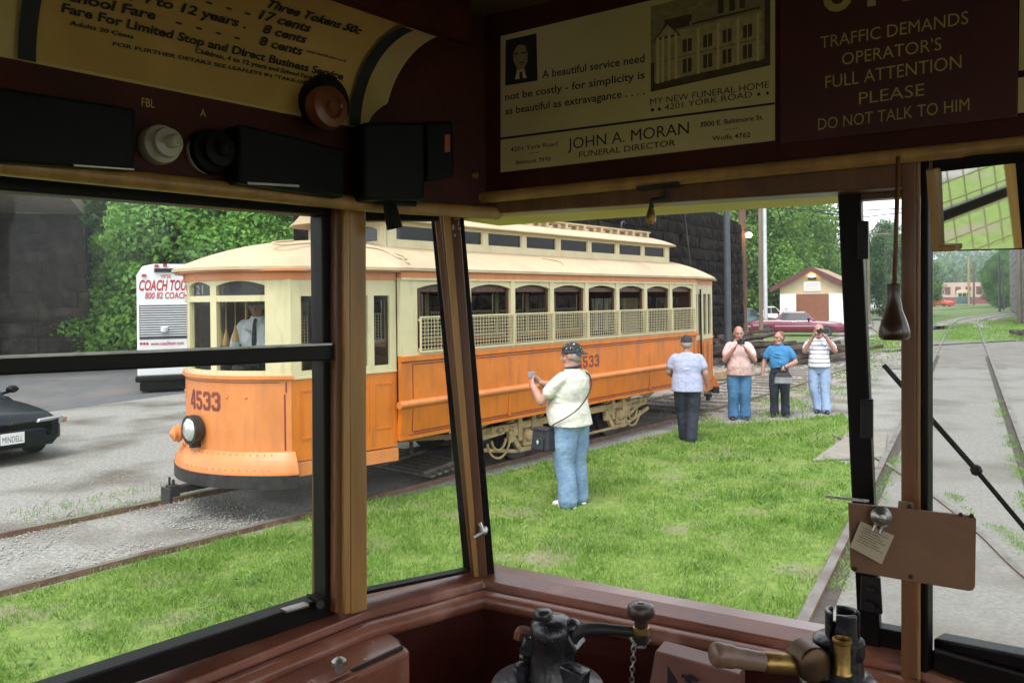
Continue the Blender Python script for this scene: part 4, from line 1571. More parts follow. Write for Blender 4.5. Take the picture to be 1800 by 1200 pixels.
# right corner panel and window guard outside the right windows
gd = MB()
def GP(a, z, o_=.0):
    p = OP(a, -1.64 + o_)
    return Vector((p.x, p.y, z))
for a in np.arange(-2.3, .15, .095):
    gd.tube([GP(a, 1.60), GP(a, 2.12)], .0032, 5)
for z in np.arange(1.62, 2.10, .085):
    gd.tube([GP(-2.3, z, .006), GP(.15, z, .006)], .0032, 5)
gd.tube([GP(-2.3, 2.12), GP(.15, 2.12)], .012, 8)
gd.build('window_guard', CREAM, CAB)
rb = MB()
rb.beam(GP(-2.3, 1.845, .07), GP(.15, 1.845, .07), .03, .045)
rb.build('window_rail', SASH, CAB)

# ------------------------------------------------------------------ cards and signs on the boards
def text_px(mb, txt, panel, d, p0, p1, hpx, bold=.0, space=1.0, shear=0, fit=True):
    a, b, c = pp(panel, *p0, d), pp(panel, *p1, d), pp(panel, p0[0], p0[1] - hpx, d)
    dx = (b - a).normalized()
    up = (c - a).normalized()
    put_text(mb, txt, lambda x, y: a + dx * x + up * y, 0, 0, (c - a).length, (b - a).length, bold, shear, space)
def quad_px(mb, panel, d, quad):
    mb.add([pp(panel, x, y, d) for x, y in quad], [(0, 1, 2, 3)])
ad = thing('advertising_card', 'long yellowed funeral director card with portrait and mansion picture on the dark red board', 'advertising card', pp('cen', 880, 303, .055), world=True)
D0 = .0552
c_ = MB()
slab(c_, 'cen', [(880, 303), (1362, 247), (1362, -51), (880, 64)], D0 + .003, D0)
c_.build('card', CARD, ad)
D1 = D0 + .0034
t_ = MB()
TX = [("A beautiful service need", (953, 138), (1133, 109), 13, .012), ("not be costly - for simplicity is", (888, 177), (1133, 138), 12.5, .012),
      ("as beautiful as extravagance . . . .", (888, 202), (1133, 166), 12.5, .012), ("MY NEW FUNERAL HOME", (1143, 185), (1352, 154), 11, 0),
      ("4201 YORK ROAD", (1168, 194), (1322, 171), 10, 0), ("JOHN A. MORAN", (998, 263), (1211, 235), 19, 0),
      ("FUNERAL DIRECTOR", (1018, 277), (1187, 256), 10, .004), ("4201 York Road", (897, 267), (980, 256), 7, .012), ("Belmont 7970", (907, 289), (968, 283), 7, .012),
      ("3000 E. Baltimore St.", (1231, 224), (1342, 210), 8.5, .012), ("Wolfe 4762", (1252, 248), (1319, 241), 8.5, .012)]
for s, a, b, h, bo in TX:
    text_px(t_, s, 'cen', D1, a, b, h, bo)
quad_px(t_, 'cen', D1, [(880, 246), (1362, 184), (1362, 180), (880, 242)])
quad_px(t_, 'cen', D1, [(928, 270.6), (948, 268), (948, 267.2), (928, 269.8)])
quad_px(t_, 'cen', D1, [(1275, 228.6), (1298, 225.8), (1298, 225), (1275, 227.8)])
for x, y in ((1147, 193.5), (1159, 192), (1334, 166), (1349, 164)):
    k = [pp('cen', x + 3 * math.cos(i * .785), y + 3 * math.sin(i * .785), D1) for i in range(8)]
    t_.add(k, [tuple(range(8))])
t_.build('lettering', INK, ad)
pt = MB()                                             # portrait print: dark ground, suit, face
quad_px(pt, 'cen', D1, [(888, 151), (945, 142), (943, 59), (889, 71)])
pt.m = 1
def blobpx(mb, cx, cy, rx, ry, d, n=16, k=1.0):
    mb.add([pp('cen', cx + rx * math.cos(i * 2 * math.pi / n), cy + ry * math.sin(i * 2 * math.pi / n), d) for i in range(n)], [tuple(range(n))])
blobpx(pt, 915, 100, 13, 21, D1 + .0005)
quad_px(pt, 'cen', D1 + .0004, [(908, 132), (924, 130), (922, 112), (908, 114)])
pt.m = 2
quad_px(pt, 'cen', D1 + .0007, [(905, 140), (926, 137), (920, 122), (909, 124)])
pt.m = 0
quad_px(pt, 'cen', D1 + .0009, [(913, 141), (919, 140), (918, 126), (913, 127)])
quad_px(pt, 'cen', D1 + .0008, [(916, 95), (926, 93), (926, 91), (916, 92.5)])
quad_px(pt, 'cen', D1 + .0008, [(904, 97), (911, 96), (911, 93.5), (904, 94.5)])
quad_px(pt, 'cen', D1 + .0008, [(912, 112), (921, 110.5), (921, 109), (912, 110.5)])
blobpx(pt, 915, 82, 12, 5, D1 + .00075)
pt.m = 1
blobpx(pt, 916, 84, 9, 5, D1 + .0010)
pt.build('portrait_print', [INK, INKLT, CARD], ad)
hp_ = MB()                                            # mansion print
HL, HR = lambda x: 162 - .223 * (x - 1144), None
def hq(x0, x1, b0, b1, d, m):
    """picture rectangle; b measured up from the picture's foot in pixels"""
    hp_.m = m
    g = lambda x, b: (x, 162 - .223 * (x - 1144) - b * (1 + (x - 1144) / 211 * .04))
    quad_px(hp_, 'cen', d, [g(x0, b0), g(x1, b0), g(x1, b1), g(x0, b1)])
hq(1144, 1354, 0, 150, D1, 1)
hq(1144, 1354, 0, 14, D1 + .0003, 0)
hq(1144, 1150, 14, 50, D1 + .0003, 0)
hq(1344, 1354, 14, 140, D1 + .0003, 0)
hq(1190, 1340, 12, 96, D1 + .0003, 3)
hq(1152, 1190, 12, 88, D1 + .0003, 3)
hp_.m = 0
g_ = lambda x, b: (x, 162 - .223 * (x - 1144) - b)
quad_px(hp_, 'cen', D1 + .0006, [g_(1150, 88), g_(1196, 88), g_(1196, 89), g_(1172, 118)])
hq(1168, 1216, 100, 120, D1 + .00045, 0)
for x in (1262, 1282, 1300):
    hq(x, x + 10, 108, 150, D1 + .0003, 0)
hq(1212, 1340, 96, 108, D1 + .0005, 1)
hq(1216, 1336, 100, 104, D1 + .0007, 0)
for i, x in enumerate((1200, 1236, 1270, 1306)):
    for b0, b1 in ((20, 44), (56, 78)):
        hq(x, x + 16, b0, b1, D1 + .0005, 0)
        hq(x + 7.3, x + 8.7, b0, b1, D1 + .0008, 2)
hq(1152, 1340, 48, 51, D1 + .0006, 1)
for x in (1154, 1163, 1174, 1186, 1225, 1260, 1295, 1330):
    hq(x, x + 4.5, 12, 92, D1 + .0009, 2)
hq(1165, 1330, 4, 13, D1 + .0010, 0)
hp_.m = 3
quad_px(hp_, 'cen', D1 + .0009, [g_(1155, 92), g_(1190, 92), g_(1190, 93), g_(1173, 112)])
hp_.build('mansion_print', [INKMID, INKLT, CARD, M('halftone_light', (.46, .35, .17), .7, .2, 80)], ad)

ws = thing('warning_sign', 'dark red sign asking passengers in gold letters not to talk to the operator', 'sign', pp('cen', 1370, 254, .055), world=True)
w_ = MB()
slab(w_, 'cen', [(1370, 254), (1789, 207), (1789, -120), (1370, -60)], D0 + .004, D0)
w_.build('plate', SIGNRED, ws, bevel=.002)
w_ = MB()
for s, a, b, h in (("TRAFFIC DEMANDS", (1442, 86), (1702, 42), 21), ("OPERATOR'S", (1480, 115), (1655, 88), 21), ("FULL ATTENTION", (1451, 156), (1690, 120), 22),
                   ("PLEASE", (1510, 184), (1625, 168), 21), ("DO NOT TALK TO HIM", (1438, 229), (1704, 194), 20)):
    text_px(w_, s, 'cen', D0 + .0046, a, b, h, -.004)
text_px(w_, "6119", 'cen', D0 + .0046, (1446, 23), (1690, -14), 80, .01)
w_.build('lettering', GOLD, ws)
ec = MB()
slab(ec, 'cen', [(1791, 124), (1850, 116), (1850, -60), (1793, -60)], D0 + .003, D0)
tag(ec.build('notice_card', CARD), 'cream card edge at the top right corner beside the red sign', 'card')
ec = MB()
slab(ec, 'cen', [(1789, 199), (1850, 191), (1850, 128), (1790, 137)], D0 + .003, D0)
tag(ec.build('notice_card', CARD), 'small cream card edge just below the top right card', 'card')

fcd = thing('fare_card', 'curved amber fare card with black type in the cove above the side window', 'fare card', cove(-.5, 0), world=True)
sA_, sB_ = cov(61, 110)[0], cov(640, 150)[0] - .03
f_ = MB()
f_.grid(lambda u, v: cove(sA_ + (sB_ - sA_) * u, .004 + v * (math.pi / 2 * CRR - .004), .002), 2, 22)
f_.build('card', FARECARD, fcd, smooth=True)
l_ = MB()
def text_cove(txt, p0, p1, hpx, bold=.012, shear=0):
    a, b, c = cov(*p0), cov(*p1), cov(p0[0], p0[1] - hpx)
    h = abs(c[1] - a[1])
    L = math.hypot(b[0] - a[0], b[1] - a[1])
    k = (b[1] - a[1]) / (b[0] - a[0])
    mean = (a[1] + b[1]) / 2
    put_text(l_, txt, lambda x, y: cove(a[0] + x, a[1] + k * .6 * x + y, .0036), 0, 0, h, b[0] - a[0], bold, shear)
for s, a, b, h, bo in (("Fare For Limited Stop and Direct Business Service", (106, 20), (601, 137), 17, .03), ("Adults 20 Cents", (121, 43), (233, 67), 8, .025),
                       ('FOR FURTHER DETAILS SEE LEAFLETS IN "TAKE-ONE" BOXES', (196, 80), (592, 151), 7, .025),
                       ("Children, 4 to 12 years and School Fare 15 Cents", (341, 92), (590, 147), 8.5, .025), ("School Fare", (98, -5), (272, 30), 19, .03),
                       (". . . .", (306, 39), (421, 67), 16, .03), ("8 cents", (453, 77), (528, 95), 16, .03), ("Children, 4 to 12 years .", (90, -40), (432, 45), 19, .03),
                       ("8 cents", (459, 55), (535, 73), 16, .03), ("17 cents", (453, 30), (542, 53), 17, .03), ("Three Tokens 50c", (464, 9), (631, 56), 16, .03),
                       (". . .", (360, 2), (440, 24), 14, .03), ("(with identification card)", (537, 90), (606, 107), 5, .012)):
    text_cove(s, a, b, h, bo)
l_.build('lettering', INK, fcd)
for (xa, xb, y) in ((28, 60, 112), (613, 633, 185)):
    m_ = MB()
    a, b = cov(xa, y)[0], cov(xb, y)[0]
    m_.grid(lambda u, v: cove(a + (b - a) * u, .0 + v * math.pi / 2 * CRR, .007), 1, 20)
    m_.build('card_retainer', BLACKM, CAB, smooth=True)

# ------------------------------------------------------------------ switches and boxes on the side header
def face(px, py, d):
    return pp('side', px, py, d), pnorm('side')
lt_ = MB()
text_px(lt_, "A", 'side', .0712, (352, 204), (362, 206), 13, .005)
lt_.build('switch_lettering', GOLD, CAB)
lt_ = MB()
text_px(lt_, "FBL", 'side', .0712, (249, 187), (272, 190), 15, .005)
lt_.build('switch_lettering', GOLD, CAB)
def rotary(name, label, px, py, rpx, mat, cap=None):
    c, n = face(px, py, .07)
    rr = rpx * c.y / FPX * 1.0
    t = thing(name, label, 'switch', c, world=True)
    b = MB().lathe([(rr, .0), (rr, .012), (rr * .93, .02), (rr * .62, .024), (rr * .60, .030), (rr * .74, .032), (rr * .70, .040), (rr * .3, .044)], c, n, 28)
    b.build('base', mat, t, smooth='auto')
    k = MB().lathe([(rr * .34, .042), (rr * .34, .058), (rr * .26, .064), (0, .066)], c, n, 16)
    k.beam(c + n * .064 - Vector((0, 0, rr * .2)), c + n * .064 + Vector((0, 0, rr * .2)), .006, .010)
    k.build('knob', cap or mat, t, smooth='auto')
rotary('rotary_switch', 'white porcelain rotary switch under the gold letters FBL', 276, 256, 35, CERAMIC)
rotary('rotary_switch', 'black rotary switch with pale rim under the gold letter A', 366, 268, 40, BLACK)
rm = MB()
c, n = face(362, 270, .07)
rm.lathe([(.0345, 0), (.0345, .008), (.031, .008)], c, n, 28)
rm.build('pale_rim', CERAMIC, CAB, smooth='auto')
def black_box(name, label, cat, panel, quad, d0, d1, trim=None):
    t = thing(name, label, cat, pp(panel, quad[0][0], quad[0][1], d1), world=True)
    b = MB()
    slab(b, panel, quad, d0, d1)
    b.build('case', BLACK, t, bevel=.006, seg=3)
    if trim:
        b = MB()
        slab(b, panel, trim, d0 + .003, d0)
        b.build('metal_edge', STEEL, t)
    return t
black_box('switch_box', 'large black box at far left over the side window', 'switch box', 'side', [(-90, 280), (238, 300), (240, 190), (-90, 138)], .11, .0702, [(130, 292), (236, 299), (236, 297), (130, 289)])
black_box('switch_box', 'black box right of the two rotary switches', 'switch box', 'side', [(420, 322), (606, 348), (606, 262), (422, 216)], .12, .0702, [(436, 324), (526, 329), (526, 325), (436, 320)])
gk = thing('gong_knob', 'round reddish wooden button below the right end of the fare card', 'knob', pp('side', 575, 190, .07), world=True)
c, n = face(560, 182, .07)
MB().lathe([(.048, -.01), (.048, .03), (.0, .03)], c, n, 24).build('backing', BLACK, gk, smooth='auto')
c2 = pp('side', 573, 190, .115)
MB().lathe([(.030, -.02), (.038, -.01), (.040, .004), (.036, .016), (.022, .02), (.018, .014), (.010, .014), (.008, .02), (0, .02)], c2, n, 24).build('button', M('red_brown_bakelite', (.24, .07, .025), .3, .2, coat=.3), gk, smooth='auto')
rg_ = thing('register_box', 'black box with small red indicator in the dark front corner', 'register', pp('diag', 700, 340, .07), world=True)
b = MB()
slab(b, 'diag', [(640, 352), (748, 352), (748, 214), (640, 214)], .14, .0702)
slab(b, 'diag', [(749, 318), (800, 310), (798, 212), (749, 212)], .10, .0702)
b.build('case', BLACK, rg_, bevel=.008, seg=3)
b = MB()
slab(b, 'diag', [(782, 268), (791, 267), (791, 237), (782, 237)], .103, .1005)
b.build('indicator', M('red_indicator', (.45, .07, .02), .4, .2), rg_)
b = MB()
p0, p1 = pp('diag', 683, 352, .11), pp('diag', 694, 402, .11)
b.tube([pp('diag', 660, 354, .115), pp('diag', 730, 358, .115)], .006, 8)
b.tube([p0, p0.lerp(p1, .3), p1], [.010, .014, .016], 14)
b.build('spout', BLACK, rg_, smooth='auto')
kb = MB()
kb.lathe([(.012, 0), (.012, .006), (.005, .012), (.012, .02), (.009, .03), (0, .032)], pp('cen', 842, 310, .056), pnorm('cen'), 12)
kb.build('small_knob', BRASS, CAB, smooth='auto')
# drop latch under the front moulding
dl = thing('window_latch', 'small brass drop latch hanging under the front moulding', 'latch', pp('cen', 1150, 322, .06), world=True)
b = MB()
slab(b, 'cen', [(1118, 333), (1192, 324), (1192, 319), (1118, 328)], .075, .045)
b.build('plate', IRON, dl)
b = MB()
b.tube([pp('cen', 1172, 326, .06), pp('cen', 1170, 348, .06), pp('cen', 1146, 353, .06), pp('cen', 1145, 365, .06)], .0055, 8)
b.build('arm', IRON, dl, smooth='auto')
MB().lathe([(.003, 0), (.006, -.008), (.010, -.022), (.009, -.030), (.004, -.034), (0, -.034)], pp('cen', 1144, 362, .06), (0, 0, 1), 12).build('knob', BRASS, dl, smooth='auto')
# whistle cord
wh_ = thing('cord_handle', 'dark turned wooden handle hanging on a cord before the centre post', 'cord handle', W(1570, 597, 1.2), world=True)
b = MB()
b.tube([W(1579, 275, 1.22), W(1576, 380, 1.21), W(1572, 505, 1.2)], .0036, 6)
b.build('cord', BROWNW, wh_, smooth=True)
k = 1.2 / FPX
MB().lathe([(0, 0), (.011 * 1, 0), (12 * k, 1 * k), (11 * k, -8 * k), (10.5 * k, -22 * k), (14 * k, -45 * k), (22 * k, -68 * k), (25.5 * k, -82 * k), (25 * k, -92 * k), (21 * k, -97 * k), (0, -98 * k)],
           W(1571, 500, 1.2), (0, 0, 1), 20).build('grip', M('dark_handle_wood', (.055, .022, .010), .3, .3, 5, coat=.3), wh_, smooth='auto')

# ------------------------------------------------------------------ mirror
mr = thing('rear_view_mirror', 'square rear view mirror in the top right window showing a wire guard and grass', 'mirror', W(1640, 440, 1.03), world=True)
mc = W(1716, 365, 1.03)
tgt = GP(-1.02, 1.80)
inc = (mc - Vector((0, 0, EYE))).normalized()
outd = (tgt - mc).normalized()
mn = (outd - inc).normalized()
def mpx(px, py, d=0.0):
    r_ = ray(px, py)
    e = Vector((0, 0, EYE))
    t = (mc + mn * d - e).dot(mn) / r_.dot(mn)
    return e + r_ * t
b = MB()
q_ = [(1641, 440), (1797, 436), (1785, 287), (1647, 303)]
f4 = [mpx(x, y) for x, y in q_]
b.hexa(f4, [p - mn * .006 for p in f4])
b.build('glass', MIRROR, mr)
b = MB()
b.hexa([mpx(x, y, -.008) for x, y in [(1637, 443), (1822, 438), (1812, 281), (1644, 300)]], [mpx(x, y, -.008) - mn * .012 for x, y in [(1637, 443), (1822, 438), (1812, 281), (1644, 300)]])
b.build('back', BLACK, mr, bevel=.002)
b = MB()
for q_ in ([(1636, 440), (1650, 440), (1644, 296), (1626, 298)], [(1637, 443), (1680, 442), (1682, 431), (1637, 431)]):
    f4 = [mpx(x, y, .012) for x, y in q_]
    b.hexa(f4, [p - mn * .02 for p in f4])
b.build('bracket', OCHRE, mr, bevel=.003)
# wiper
wi = thing('windscreen_wiper', 'thin black wiper arm slanting across the right window', 'wiper', W(1800, 925, 1.36), world=True)
b = MB()
wa, wb, wc = W(1554, 642, 1.62), W(1716, 826, 1.47), W(1815, 944, 1.38)
b.tube([wa, wb], .0055, 6)
b.build('blade', BLACKM, wi)
b = MB()
b.tube([wb, wc], .0048, 6)
b.ell(wb, .011, 8)
b.build('arm', BLACKM, wi, smooth='auto')

# ------------------------------------------------------------------ card board with clip and note
bd = thing('card_board', 'brown painted board screwed across the centre post', 'board', W(1600, 1020, 1.2), world=True)
ba, bb = W(1492, 882, 1.255), W(1716, 907, 1.215)
bpl = (ba.xy, bb.xy)
bn = Vector((-(bb.y - ba.y), bb.x - ba.x, 0)).normalized()
if bn.y > 0:
    bn = -bn
def bpx(px, py, d=0.0):
    return ON(px, py, ba.xy + bn.xy * d, bb.xy + bn.xy * d)
b = MB()
out = [(1492, 884), (1580, 893), (1581, 881), (1606, 884), (1607, 896), (1712, 907), (1716, 911), (1714, 1030), (1710, 1037), (1702, 1038), (1500, 1004), (1496, 1000)]
P2 = [bpx(x, y) for x, y in out]
b.add(P2 + [p - bn * .006 for p in P2], [tuple(range(len(P2))), tuple(range(2 * len(P2) - 1, len(P2) - 1, -1))] + [(i, (i + 1) % len(P2), len(P2) + (i + 1) % len(P2), len(P2) + i) for i in range(len(P2))])
b.build('panel', M('brown_board_paint', (.19, .092, .042), .55, .15, 6, .1, 60), bd)
b = MB()
for x, y in ((1503, 999), (1600, 890), (1602, 1013), (1689, 904), (1708, 906)):
    b.ell(bpx(x, y, .001), .0035, 8)
b.build('screw', IRON, bd, smooth=True)
b = MB()
fq = [bpx(x, y, .002) for x, y in [(1451, 874), (1527, 883), (1528, 879), (1452, 870)]]
b.hexa(fq, [p - bn * .004 for p in fq])
for x in (1460, 1478, 1500, 1520):
    b.ell(bpx(x, 873.5 + (x - 1455) * .115, .0035), .002, 6)
b.build('metal_strip', STEEL, bd)
cl = thing('paper_clip', 'round bulldog clip holding the note on the brown board', 'clip', bpx(1548, 912, .01), world=True)
b = MB()
b.lathe([(.014, 0), (.016, .004), (.014, .008), (.010, .010), (.006, .016), (0, .017)], bpx(1548, 906, .006), bn, 18)
b.tube([bpx(1540, 922, .010), bpx(1535, 932, .008)], .003, 6)
b.tube([bpx(1553, 924, .010), bpx(1548, 936, .008)], .003, 6)
b.tube([bpx(1536, 917, .011), bpx(1558, 923, .011)], .004, 6)
b.build('clip_body', STEEL, cl, smooth='auto')
nt_ = thing('paper_note', 'small tilted handwritten note hanging from the clip', 'note', bpx(1530, 990, .004), world=True)
nq = [(1494, 961), (1550, 991), (1572, 941), (1513, 916)]
f4 = [bpx(x, y, .0065) for x, y in nq]
b = MB().hexa(f4, [p - bn * .0012 for p in f4])
b.build('paper', M('note_paper', (.50, .42, .28), .7, .06), nt_)
b = MB()
N4 = [bpx(x, y, .0070) for x, y in nq]
for i in range(7):
    v = .16 + i * .085
    u0, u1 = .08 + .05 * (i % 2), .9 - .12 * ((i * 2) % 3)
    pth = []
    for k_ in range(26):
        uu = u0 + (u1 - u0) * k_ / 25
        vv = 1 - v + .022 * math.sin(k_ * 2.1 + i) * (1 if (k_ // 4) % 3 else .2)
        pth.append((uu, vv))
    stroke(b, pth, .014, lambda u, v, i=i: N4[0].lerp(N4[1], u).lerp(N4[3].lerp(N4[2], u), v) + bn * (.0001 * i))
b.build('handwriting', INK, nt_)

# ------------------------------------------------------------------ locker, controls
lk = thing('locker', 'red brown wooden locker with a slanted corner under the side window', 'locker', G(600, 1150, .8), world=True)
ZL = 1.635
A_, B_ = G(650, 1084, ZL), G(722, 1139, ZL)
sd3 = Vector((sT.x, sT.y, 0))
sn3 = Vector((sN.x, sN.y, 0))
wl = BASE[iL] + sN * .046
wbk = Vector((wl.x, wl.y, ZL)) - sd3 * 1.0
poly = [A_, B_, B_ - sd3 * .85, wbk + sd3 * .15, Vector((wl.x, wl.y, ZL)) - sd3 * .01]
b = MB()
b.prism([(p.x, p.y) for p in poly], lambda a, c, z: (a, c, z), .80, ZL)
b.build('body', WOODRED, lk, bevel=.010, seg=3)
b = MB()
la, lb_ = G(657, 1097, ZL), G(700, 1129, ZL)
lp2 = [la, lb_, lb_ + (sn3 * .0) - sd3 * .0, lb_ - sd3 * .80, la - sd3 * .86]
lp2 = [la, lb_, G(707, 1140, ZL), G(707, 1140, ZL) - sd3 * .8, la - sd3 * .86]
b.prism([(p.x, p.y) for p in lp2], lambda a, c, z: (a, c, z), ZL + .0005, ZL + .007)
b.build('lid', WOODRED, lk, bevel=.004)
b = MB()
b.tube([Vector((q.x, q.y, ZL + .003)) for q in lp2 + [lp2[0]]], .0035, 6)
b.build('lid_gap', BLACKM, lk)
b = MB()
for x, y in ((623, 1105), (519, 1146), (398, 1193)):
    b.ell(G(x, y, ZL + .002), (.006, .006, .005), 8)
for x, y in ((555, 1152), (655, 1128), (640, 1158)):
    b.ell(G(x, y, ZL + .008), (.003, .003, .002), 6)
b.build('bolts', STEEL, lk, smooth=True)
b = MB()
hb_ = G(596, 1203, ZL + .007)
Mx = Matrix.Translation(hb_) @ Matrix.Rotation(R(90 - 40), 4, 'Z')
b.box(-.05, .022, -.024, .024, .0, .018, Mx)
b.box(-.05, .012, -.014, .014, .0185, .024, Mx)
b.build('hasp', WOODRED, lk, bevel=.002)
MB().lathe([(.006, 0), (.006, .014), (.013, .016), (.013, .022), (.007, .027), (0, .028)], hb_ + Vector((0, 0, .02)), (0, 0, 1), 14).build('stud', STEEL, lk, smooth='auto')

def lathe_px(mb, px, Y, prof, n=20):
    """upright turned shape: prof [(radius px, y px)] at distance Y"""
    k = Y / FPX
    z = [W(px, y, Y).z for r_, y in prof]
    o_ = W(px, prof[0][1], Y)
    mb.lathe([(r_ * k, zz - o_.z) for (r_, y), zz in zip(prof, z)], o_, (0, 0, 1), n)
kc = thing('controller', 'black cast controller with curved handle and dark round knob', 'controller', W(975, 1200, 1.42), world=True)
Yk = 1.42
b = MB()
lathe_px(b, 970, Yk, [(105, 1900), (105, 1212), (98, 1200), (60, 1192), (50, 1188)], 28)
b.build('drum', CASTING, kc, smooth='auto')
b = MB()
lathe_px(b, 972, Yk, [(46, 1190), (40, 1168), (34, 1140), (36, 1128), (40, 1112), (38, 1096), (30, 1086), (22, 1083), (0, 1082)], 20)
b.lathe([(.018, -.01), (.018, .012), (.012, .016), (0, .016)], W(955, 1086, Yk), (0, 0, 1), 8)
b.beam(W(990, 1100, Yk), W(1012, 1142, Yk - .01), .05, .03)
b.beam(W(936, 1118, Yk + .02), W(926, 1150, Yk + .02), .025, .03)
b.ell(W(1005, 1100, Yk - .01), (.018, .018, .014), 10)
b.beam(W(985, 1185, Yk - .02), W(1030, 1205, Yk - .05), .03, .05)
b.build('head', CASTING, kc, smooth='auto', bevel=.004)
b = MB()
rng2 = random.Random(3)
for i in range(26):
    a = rng2.uniform(-.9, .9)
    yy = rng2.uniform(1102, 1136)
    b.ell(W(972 + 38 * math.sin(a) * .95, yy, Yk - .039 * math.cos(a)), rng2.uniform(.0012, .0025), 5)
b.build('raised_maker_lettering', CASTING, kc)
b = MB()
b.tube(smooth_path([W(1002, 1146, Yk - .02), W(1006, 1124, Yk - .02), W(1024, 1107, Yk - .025), W(1060, 1105, Yk - .03), W(1124, 1110, Yk - .035)], 5), [.011] * 16 + [.009] * 5, 10)
b.build('handle_arm', IRON, kc, smooth='auto')
b = MB()
lathe_px(b, 1127, Yk - .04, [(10, 1130), (13, 1126), (14, 1114), (12, 1112)], 16)
b.m = 1
lathe_px(b, 1127, Yk - .04, [(12, 1112), (14.5, 1111), (14.5, 1101), (12, 1100)], 16)
b.m = 2
lathe_px(b, 1127, Yk - .04, [(12, 1100), (12, 1090), (19, 1086), (24, 1079), (25, 1071), (22, 1063), (14, 1059), (6, 1058.5), (6, 1057), (0, 1057)], 22)
b.build('handle_knob', [IRON, BRASS, M('dark_knob_wood', (.050, .028, .020), .3, .3, 6, coat=.3)], kc, smooth='auto')
b = MB()
lathe_px(b, 918, Yk, [(26, 1215), (26, 1192), (15, 1190), (15, 1176), (13, 1176), (13, 1166), (9, 1164), (0, 1164)], 6)
lathe_px(b, 935, Yk + .03, [(22, 1190), (22, 1150), (14, 1146), (0, 1146)], 14)
b.build('reverse_key_socket', CASTING, kc, smooth='auto')
MB().tube(smooth_path([W(932, 1112, Yk + .03), W(916, 1108, Yk + .03), W(912, 1122, Yk + .03)], 4), .010, 8).build('pipe_elbow', M('copper_red_pipe', (.20, .07, .04), .5, .2), kc, smooth='auto')
ch = thing('chain', 'thin hanging chain beside the controller knob', 'chain', W(1112, 1200, Yk), world=True)
b = MB()
for i in range(22):
    p = W(1112 + 1.5 * math.sin(i * .6), 1122 + i * 9, Yk + .02)
    a = i * math.pi / 2
    rx_ = Vector((math.cos(a), math.sin(a), 0))
    b.tube([p + rx_ * (.0042 * math.cos(t)) + Vector((0, 0, .0066 * math.sin(t))) for t in [j * math.pi / 4 for j in range(9)]], .0013, 5, cap=False)
for i in range(7):
    p = W(1114 + i * 4, 1122 + 14 * math.sin(i / 6 * math.pi) + i * .3, Yk + .01)
    rx_ = Vector((0, (-1) ** i * .7, .7))
    b.tube([p + Vector((.0055 * math.cos(t), 0, 0)) + rx_ * (.0035 * math.sin(t)) for t in [j * math.pi / 4 for j in range(9)]], .0013, 5, cap=False)
b.build('chain_links', STEEL, ch)
xb = thing('slotted_box', 'pinkish brown metal box with two slots between the controls', 'control box', W(1215, 1200, 1.36), world=True)
yb0, yb1 = 1.37, 1.30
b = MB()
f4 = [W(1120, 1330, yb0), W(1300, 1370, yb1), W(1300, 1183, yb1), W(1152, 1142, yb0)]
k4 = [W(1135, 1310, yb0 + .09), W(1310, 1340, yb1 + .09), W(1310, 1162, yb1 + .09), W(1167, 1124, yb0 + .09)]
b.hexa(f4, k4)
b.build('case', M('pinkish_brown_paint', (.21, .090, .068), .45, .12, 5, .1, 60, rvar=.1), xb, bevel=.004)
b = MB()
fn_ = (f4[1] - f4[0]).cross(f4[3] - f4[0]).normalized()
if fn_.y > 0:
    fn_ = -fn_
def fpx(px, py, d):
    r_ = ray(px, py)
    e = Vector((0, 0, EYE))
    return e + r_ * ((f4[0] + fn_ * d - e).dot(fn_) / r_.dot(fn_))
for cx, yt, w_ in ((1182, 1163, 9), (1245, 1178, 8.5)):
    pl = [(cx + w_ * math.cos(t), yt + w_ + -w_ * math.sin(t)) for t in [i * math.pi / 8 for i in range(9)]] + [(cx - w_, yt + 75), (cx + w_, yt + 75)]
    v_ = [fpx(x, y, .0008) for x, y in pl]
    b.add(v_, [tuple(range(len(v_)))])
b.build('slots', BLACKM, xb)
b = MB()
b.lathe([(.006, 0), (.006, .012), (.003, .014), (.003, .024), (0, .024)], fpx(1213, 1190, 0), fn_, 10)
b.tube([fpx(1198, 1187, .018), fpx(1227, 1196, .018)], .0028, 6)
b.build('toggle', IRON, xb, smooth='auto')

bv = thing('brake_valve', 'black and brass brake valve with turned wooden handle at bottom right', 'brake valve', W(1480, 1200, 1.16), world=True)
Yv = 1.16
b = MB()
lathe_px(b, 1483, Yv, [(46, 1900), (46, 1240), (66, 1225), (66, 1196), (58, 1186), (42, 1182), (40, 1150), (43, 1146), (43, 1122), (34, 1116)], 26)
b.build('body', CASTING, bv, smooth='auto')
b = MB()
k = Yv / FPX
c0 = W(1481, 1118, Yv)
for a0, a1 in ((-.65 * math.pi, .0 * math.pi), (.12 * math.pi, .62 * math.pi), (.75 * math.pi, 1.2 * math.pi)):
    vs, fs = [], []
    n = 8
    for i in range(n + 1):
        t = a0 + (a1 - a0) * i / n + .5 * math.pi
        for r_, h_ in ((20, 0), (29, 0), (29, 46), (20, 46)):
            vs.append(c0 + Vector((math.cos(t) * r_ * k, math.sin(t) * r_ * k, h_ * k)))
    for i in range(n):
        for j in range(4):
            fs.append((i * 4 + j, i * 4 + (j + 1) % 4, i * 4 + 4 + (j + 1) % 4, i * 4 + 4 + j))
    fs += [(3, 2, 1, 0), (4 * n, 4 * n + 1, 4 * n + 2, 4 * n + 3)]
    b.add(vs, fs)
lathe_px(b, 1481, Yv, [(19, 1120), (19, 1098), (12, 1092), (0, 1091)], 16)
b.build('crown', CASTING, bv, bevel=.002)
b = MB()
lathe_px(b, 1481, Yv - .036, [(15, 1184), (16, 1182), (14, 1178), (14, 1130), (16.5, 1127), (16.5, 1122), (13, 1121), (12, 1128)], 18)
